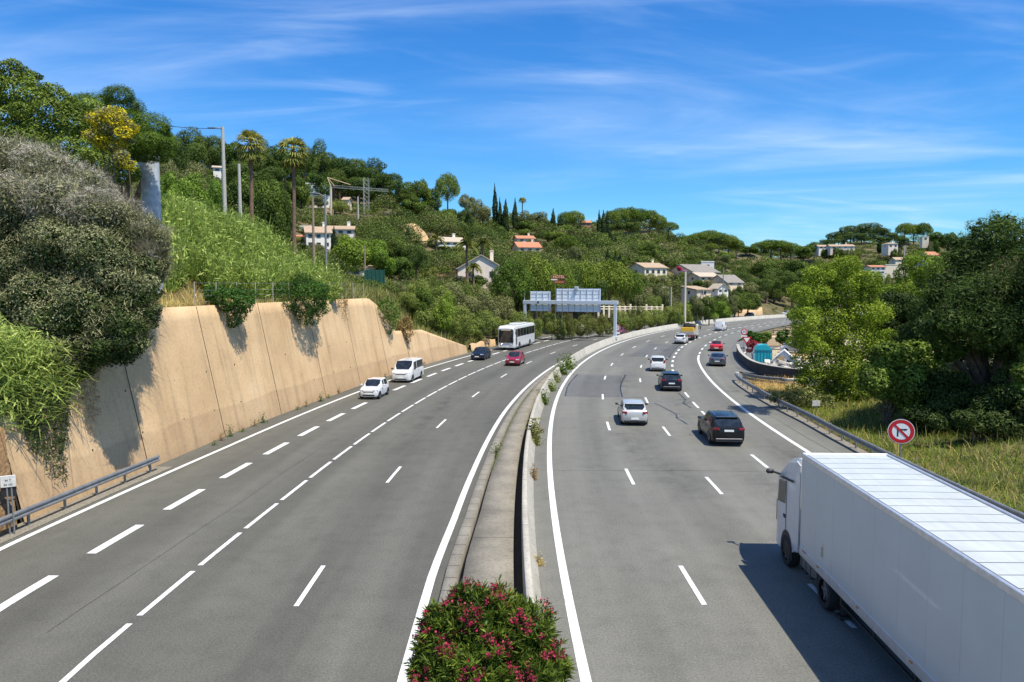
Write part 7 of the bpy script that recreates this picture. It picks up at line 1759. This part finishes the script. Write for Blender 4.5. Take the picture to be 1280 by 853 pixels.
EXPL = [
 # bright trees behind the canes
 ('bright_tree',240,212,84,62),('bright_tree',215,208,90,44),('olive_tree',212,188,110,40),('olive_tree',248,196,120,44),('bright_tree',272,216,92,40),('round_tree',340,215,105,44),('round_tree',305,212,118,46),('round_tree',352,228,108,34),
 # skyline left to right
 ('dark_pine',222,166,160,44),('dark_pine',245,161,190,52),('dark_pine',268,164,205,44),('round_tree',298,172,215,40),('dark_pine',330,176,220,44),('round_tree',352,178,225,42),('dark_pine',384,180,235,40),('dark_pine',402,176,240,34),('dark_pine',426,192,245,44),('dark_pine',448,196,250,44),('dark_pine',472,199,252,44),('dark_pine',490,213,255,38),('round_tree',508,224,270,30),('round_tree',525,221,285,34),('stone_pine',560,215,300,32),('round_tree',540,232,290,30),('olive_tree',585,240,305,30),('olive_tree',602,247,310,26),
 ('cypress',619,229,318,8),('cypress',632,248,315,9),('cypress',643.5,247,318,8),('cypress',625,246,316,6),('cypress',633,273,300,8),('olive_tree',652,262,322,30),('olive_tree',672,262,328,32),
 ('cypress',691,260,330,8),('cypress',700,268,322,9),('stone_pine',707,264,335,24),('stone_pine',718,263,337,26),('cypress',722,280,325,6),('cypress',748,262,345,6),('cypress',753,262,345,7),('cypress',758,263,346,6),('stone_pine',764,262,356,26),('stone_pine',775,259,360,28),('stone_pine',787,258,363,28),('stone_pine',799,260,366,28),('stone_pine',811,262,370,26),('stone_pine',822,268,373,22),('stone_pine',834,277,380,26),('dark_pine',770,274,350,26),('dark_pine',790,276,352,28),('cypress',762,287,300,9),('cypress',768,296,298,8),('cypress',808,302,310,9),('cypress',813,320,300,6),
 ('stone_pine',862,294,398,26),('stone_pine',873,290,400,28),('stone_pine',885,287,404,30),('stone_pine',897,290,406,28),('stone_pine',909,293,410,28),('stone_pine',919,299,412,22),('round_tree',936,307,420,30),('stone_pine',950,302,436,28),('stone_pine',962,299,440,30),('stone_pine',975,300,442,30),('stone_pine',987,303,445,26),('round_tree',1003,306,450,26),('stone_pine',1016,302,455,24),
 ('dark_pine',1031,298,498,22),('dark_pine',1041,289,500,24),('dark_pine',1052,284,503,24),('dark_pine',1064,280,505,26),('dark_pine',1077,278,506,26),('dark_pine',1090,279,505,26),('dark_pine',1101,283,503,24),('dark_pine',1112,290,500,22),('dark_pine',1046,295,490,24),('dark_pine',1060,292,490,26),('dark_pine',1074,291,488,26),('dark_pine',1088,292,490,24),('round_tree',1102,296,488,22),('stone_pine',1128,278,500,24),('stone_pine',1150,278,502,24),('stone_pine',1139,280,506,22),('round_tree',1166,288,490,26),('round_tree',1182,289,480,28),('dark_pine',1125,296,485,20),('cypress',1122,300,460,6),('cypress',1097,300,455,8),
 ('dark_pine',385,186,246,40),('dark_pine',412,188,250,44),('dark_pine',438,200,256,46),('dark_pine',462,206,246,44),('dark_pine',480,216,248,44),('dark_pine',360,190,232,44),('dark_pine',318,184,224,42),('dark_pine',285,178,214,40),('dark_pine',258,172,206,44),('dark_pine',234,178,182,44),('dark_pine',450,220,232,50),('dark_pine',420,212,238,46),('round_tree',400,214,222,40),('dark_pine',478,236,236,46),('dark_pine',505,238,262,40),('dark_pine',340,205,190,46),('dark_pine',302,200,180,44),('round_tree',378,218,200,36),
 # middle
 ('bright_tree',440,290,125,58),('bright_tree',468,292,128,48),('round_tree',494,292,140,36),('dark_pine',520,302,132,40),('round_tree',500,318,128,48),('bright_tree',478,306,124,44),('cypress',511,282,170,9),('cypress',419,282,140,9),('dark_pine',582,262,240,24),('cypress',574,264,236,11),('cypress',586,263,238,12),
 ('stone_pine',640,322,128,56),('stone_pine',668,318,132,62),('stone_pine',698,326,140,44),('stone_pine',730,326,158,60),('stone_pine',762,323,160,64),('stone_pine',782,332,164,46),('dark_pine',715,340,152,44),('dark_pine',745,344,156,40),
 ('shrub',524,345,104,50),('shrub',548,352,106,60),('olive_tree',575,350,112,56),('shrub',540,372,100,58),('shrub',572,378,104,54),('olive_tree',603,360,118,50),('shrub',600,384,110,52),('olive_tree',628,366,124,46),('shrub',560,395,101,44),('shrub',588,402,108,38),('dark_pine',648,356,134,34),('olive_tree',500,350,108,44),('shrub',508,362,99,36),('bright_tree',556,362,99,34),('round_tree',530,356,101,36),
 ('shrub',625,393,115,44),('shrub',650,386,122,46),('shrub',668,394,119,36),('shrub',690,388,126,40),('oleander_hedge',712,390,128,34),('oleander_hedge',734,390,130,36),('oleander_hedge',754,393,134,30),('shrub',776,386,142,36),('oleander_hedge',790,390,146,30),('shrub',806,386,152,32),('shrub',820,384,158,30),('oleander_hedge',796,380,156,36),('shrub',838,380,166,36),('shrub',852,376,172,34),('bright_tree',865,374,180,40),('bright_tree',882,376,186,36),('shrub',846,386,164,24),('shrub',640,402,113,30),('olive_tree',800,357,172,40),('olive_tree',828,352,190,36),('shrub',815,366,176,34),('bright_tree',900,372,200,34),('round_tree',918,368,215,36),('round_tree',935,364,230,36),
 ('olive_tree',940,350,262,40),('dark_pine',958,338,280,44),('dark_pine',945,345,270,40),('dark_pine',975,335,300,44),('dark_pine',990,345,290,40),('round_tree',955,325,330,40),('round_tree',990,322,340,44),('dark_pine',925,340,275,40),('round_tree',1005,335,330,40),('dark_pine',968,360,290,36),('bright_tree',905,384,205,22),
 ('cypress',1107,346,130,12),('cypress',1122,335,135,11),('cypress',1114,350,128,10),('cypress',1099,352,126,9),
]
for e in EXPL: hill_tree(*e)
# shrubs planted along the fronts of the houses
for nm in [o for o in COL.objects if o.get('category') == 'house']:
    x, y, z = nm.location
    wl = next(c for c in nm.children if c.name.startswith('wall')); zs = max(c[2] for c in wl.bound_box); w_ = max(c[0] for c in wl.bound_box)
    pu, pv = proj(x, y - 7, z + .22*zs); k = max(2, int(round(w_*2/2.8)))
    for i in range(k):
        uu = pu + (-1 + 2*(i + .5)/k)*(w_ + 1)/y*FPX
        hill_tree(random.choice(['shrub', 'olive_tree', 'round_tree']), uu, pv + random.uniform(-2.5, 1), y - 6.5 - random.uniform(0, 2), 5.2/y*FPX, True, 1.5)
# the rest of the slope, spaced out
R3 = random.Random(11); placed = [(xat(u, Y), Y) for (_, k, u, v, Y) in HILL]; tries = 0
def zone_kind(u, Y):
    if 1030 < u: return R3.choices(['olive_tree', 'round_tree', 'dark_pine', 'bright_tree', 'shrub', 'cypress'], [3, 3, 2, 1, 3, .6])[0]
    if u > 850: return R3.choices(['round_tree', 'dark_pine', 'olive_tree', 'bright_tree', 'stone_pine'], [5, 4.5, .8, 1, 1])[0]
    if u < 500 and Y > 165: return R3.choices(['dark_pine', 'round_tree', 'bright_tree', 'olive_tree', 'cypress'], [5, 4, .8, .6, .3])[0]
    return R3.choices(['round_tree', 'olive_tree', 'dark_pine', 'bright_tree', 'shrub', 'cypress', 'stone_pine'], [4.5, 2.2, 2.6, 1.6, .8, 1.2, 1])[0]
while len(HILL) < 296 and tries < 9000:
    tries += 1; Y = 112*math.exp(R3.uniform(0, math.log(480/112))); u = R3.uniform(205, 1195); x = xat(u, Y)
    s, l = to_sl(x, Y)
    if l > -19.5 and Y < 330 and not (u > 1030 and Y > 215): continue
    if u > 1030 and Y < 215: continue
    if 590 < u < 810 and Y < 172: continue
    if u > 905 and l > -21 and Y < 345: continue
    k = zone_kind(u, Y); w = {'cypress': 2.4, 'shrub': 6}.get(k, R3.uniform(6.0, 10.5)); h = {'cypress': R3.uniform(7, 11), 'shrub': R3.uniform(3, 4.5)}.get(k, R3.uniform(5.5, 9))
    if any((x - a)**2 + (Y - b)**2 < (w*.70 + Y*.006)**2 for a, b in placed): continue
    z0 = T(x, Y); vt = proj(x, Y, z0 + h)[1]
    if vt < np.interp(u, [205, 300, 400, 500, 600, 700, 800, 850, 900, 1000, 1060, 1120, 1200], [172, 180, 190, 222, 250, 272, 272, 290, 296, 306, 292, 290, 292]): continue
    if hill_tree(k, u, vt, Y, w/Y*FPX, False): placed.append((x, Y))
# the closed wood and scrub between them, too many crowns to count
r_ = np.random.default_rng(301); C_, RR, MM = [], [], []; tries = 0
allY = 100*np.exp(r_.uniform(0, math.log(560/100), 17000)); allU = r_.uniform(190, 1260, 17000); X = (allU - CX)/FPX*allY; s_, l_ = to_sl_arr(X, allY); ZT = terrain(X, allY)
ok = ~((l_ > -19.0) & (allY < 340) & ~((allU > 1030) & (allY > 215))) & ~((allU > 905) & (l_ > -20.5) & (allY < 345)) & ~((allU < 420) & (allY < 80))
parts = {0: [], 1: [], 2: []}; cnt = 0
_tx = np.array([o.location.x for o, *_ in HILL]); _ty = np.array([o.location.y for o, *_ in HILL]); _tw = np.array([o.scale[0]*WID[k] for o, k, *_ in HILL])
for x, y, z, u in zip(X[ok], allY[ok], ZT[ok], allU[ok]):
    R = r_.uniform(1.6, 3.6); hh = r_.uniform(.5, 1.1)*R
    dd = np.hypot(_tx - x, _ty - y); near_ = dd < _tw*.5 + R*.35
    if near_.any(): continue
    fr = (_ty > y) & (_ty < y + 14) & (np.abs(_tx - x*_ty/y) < _tw*.5 + R*.5)
    if fr.any(): R = min(R, 1.5); hh = R*.5
    pu, pv = proj(x, y, z + hh + R*.8); pr = R/y*FPX; vb_ = proj(x, y, z)[1]
    if not clear(pu - pr, pu + pr, pv, vb_, y, .5): 
        R *= .4; hh = R*.5; pu, pv = proj(x, y, z + hh + R); pr = R/y*FPX
        if not clear(pu - pr, pu + pr, pv, vb_, y, .5): continue
    parts[int(r_.choice([0, 1, 2], p=[.46, .20, .34]))].append(((x, y, z + hh), (R, R, R*.8))); cnt += 1
for k, (mat, nm, lb) in enumerate([(LM('leaf_wood', (.020, .038, .010), (.068, .11, .026), (.105, .155, .042), .2, 0), 'woodland', 'closed green woodland filling the hillside between the single trees'), (LM('leaf_wood_grey', (.038, .050, .022), (.10, .12, .056), (.15, .165, .09), .2, 0), 'scrub', 'grey green scrub filling the hillside between the single trees'), (LM('leaf_wood_dark', (.014, .028, .010), (.045, .075, .022), (.07, .11, .035), .2, 0), 'undergrowth', 'dark undergrowth filling the hillside between the single trees')]):
    bl = parts[k]
    if not bl: continue
    c = np.array([b[0] for b in bl]); R = np.array([b[1] for b in bl]); per = np.clip((R[:, 0]**2*46*np.clip(190/c[:, 1], .35, 1.5)), 20, 420).astype(int); kk = np.repeat(np.arange(len(bl)), per); d = unit(r_.normal(size=(len(kk), 3))); d[:, 2] = np.abs(d[:, 2])*.9 + d[:, 2]*.1; pt = c[kk] + d*R[kk]*r_.uniform(.75, 1.08, (len(kk), 1))
    nn = unit(d*.75 + np.array([0, 0, .35]) + r_.normal(size=d.shape)*.6); V, F = leafquads(pt, nn, .145*np.clip(c[kk, 1]/150, .8, 2.2), .09*np.clip(c[kk, 1]/150, .8, 2.2), r_); bt = r_.uniform(0, 1, len(bl)); tn = np.clip(bt[kk] + r_.normal(0, .14, len(kk)), 0, 1)
    o = obj(nm, np_mesh(nm, V, F, mat, np.repeat(tn, 4))); tag(o, lb, 'wood', kind='stuff')

# ---- palms
def palm_mesh(seed, H, R, nf=46, skirt=True, feather=False):
    r = np.random.default_rng(seed); mb = MB(); mb.tube([(0, 0, -2), (.1, 0, H*.35), (.05, .1, H*.7), (0, 0, H)], [.32, .24, .2, .22], 8); tv, tf = np.array(mb.v), np.array([f for f in mb.f if len(f) == 4])
    Q = []; tone = []
    for i in range(nf):
        a = r.uniform(0, 6.28); el = r.uniform(-.9 if skirt else -.35, 1.35); old = el < -.35; d = np.array([math.cos(a)*math.cos(el), math.sin(a)*math.cos(el), math.sin(el)]); o = np.array([0, 0, H - (.6 if old else 0)]); side = np.array([-math.sin(a), math.cos(a), 0]); up = np.cross(d, side)
        if feather:
            for k in range(12):
                t = k/11; c = o + d*R*t + np.array([0, 0, -R*.55*t*t]); 
                for s in (1, -1): tip = c + (side*s*.55 + d*.45)*R*.32*(1 - .6*t) - np.array([0, 0, .15*R*t]); w = d*.16*R; Q.append([c - w*.5, c + w*.5, tip + w*.4, tip]); tone.append(.5)
        else:
            c = o + d*R*.45; L_ = R*.62
            for k in range(9):
                b = (k/8 - .5)*2.5; dr = d*math.cos(b) + side*math.sin(b); e = c + dr*L_ - np.array([0, 0, L_*r.uniform(.15, .55)]); w = np.cross(dr, up)*.075*R*.6; m = c + dr*L_*.55; Q.append([c, m + w, e, m - w]); tone.append(.05 if old else r.uniform(.35, 1))
            w = side*.03*R; Q.append([o - w, o + w, c + w, c - w]); tone.append(.4)
    V = np.array(Q).reshape(-1, 3); return tv, tf, V, np.array(tone)
V_SKIRT = V_PALM
def palm(u, vt, Y, rpx, label, feather=False, vb=None, skirt=True, seed=1):
    x = xat(u, Y); z0 = T(x, Y) if vb is None else zat(vb, Y); R = rpx/FPX*Y; H = zat(vt, Y) - z0 - R*.75; t = empty('palm_tree', (x, Y, z0), random.uniform(0, 6), label, 'palm tree')
    tv, tf, V, tn = palm_mesh(seed, H, R, 46 if not feather else 40, skirt, feather); obj('trunk', np_mesh('trunk', tv, tf, BARKP, smooth=True), t); obj('crown', np_mesh('crown', V, np.arange(len(V)).reshape(-1, 4), V_PALM, np.repeat(tn, 4)), t)
palm(318, 164, 86, 21, 'tall fan palm nearer the concrete posts, left one of the tall pair', seed=1)
palm(370, 172, 90, 21, 'tall fan palm in front of the crane side houses, right one of the tall pair', seed=2)
palm(653, 247, 320, 6, 'tiny palm on the skyline right of the cypress trio', seed=3, skirt=False)
palm(584, 294, 138, 15, 'feathery palm in front of the roof of the pink gabled house', True, 348, False, 4)
palm(604, 294, 158, 13, 'feathery palm behind the ridge of the pink gabled house', True, 325, False, 5)
palm(546, 290, 172, 12, 'palm before the left end of the white house with pale roof', True, 318, False, 6)
palm(592, 326, 130, 10, 'low palm before the wall of the pink gabled house', True, 352, False, 7)
# magenta bougainvillea on the slope
bush('bougainvillea', 'magenta flowering climber left of the long grey roof', 238, [(850,337,2.4,0),(848,335,1.8,0)], V_BOUG, 700, .25, 160)
# ---- names for the hillside trees: kind, belt of the slope, and order from the left among their likes
ORD = ['first', 'second', 'third', 'fourth', 'fifth', 'sixth', 'seventh', 'eighth', 'ninth', 'tenth', 'eleventh', 'twelfth', 'thirteenth', 'fourteenth', 'fifteenth', 'sixteenth', 'seventeenth', 'eighteenth', 'nineteenth', 'twentieth']
BELT = [(-1, 300, 'left of the left fan palm'), (300, 385, 'around the two tall fan palms'), (385, 500, 'around the tower crane'), (500, 575, 'above the stepped down wall end'), (575, 650, 'around the pink gabled house'), (650, 750, 'around the sign gantry'), (750, 850, 'between gantry and grey roofs'), (850, 935, 'around the grey roofed houses'), (935, 1040, 'left of the pale green tree'), (1040, 1400, 'on the right hill')]
def sky_v(u): return np.interp(u, [205, 300, 400, 500, 600, 700, 800, 850, 900, 1000, 1060, 1120, 1200], [168, 176, 185, 218, 246, 268, 268, 288, 292, 303, 285, 285, 290])
zones = {}
for (o, k, u, v, Y) in HILL:
    belt = next(b[2] for b in BELT if b[0] <= u < b[1]); tp = v - sky_v(u); hgt = 'at the skyline' if tp < 22 else ('high up the slope' if tp < 60 else ('halfway down' if tp < 100 else 'low down'))
    zones.setdefault((k, belt, hgt), []).append((u, o))
for (k, belt, hgt), lst in zones.items():
    lst.sort(key=lambda q: q[0])
    for i, (u, o) in enumerate(lst):
        nm, cat = KIND[k]; tag(o, f'{nm} {hgt} {belt}' + (f', {ORD[i]} from left' if len(lst) > 1 else ''), cat, nm + 's on the hillside')
print('hill trees', len(HILL), 'wood clumps', cnt)
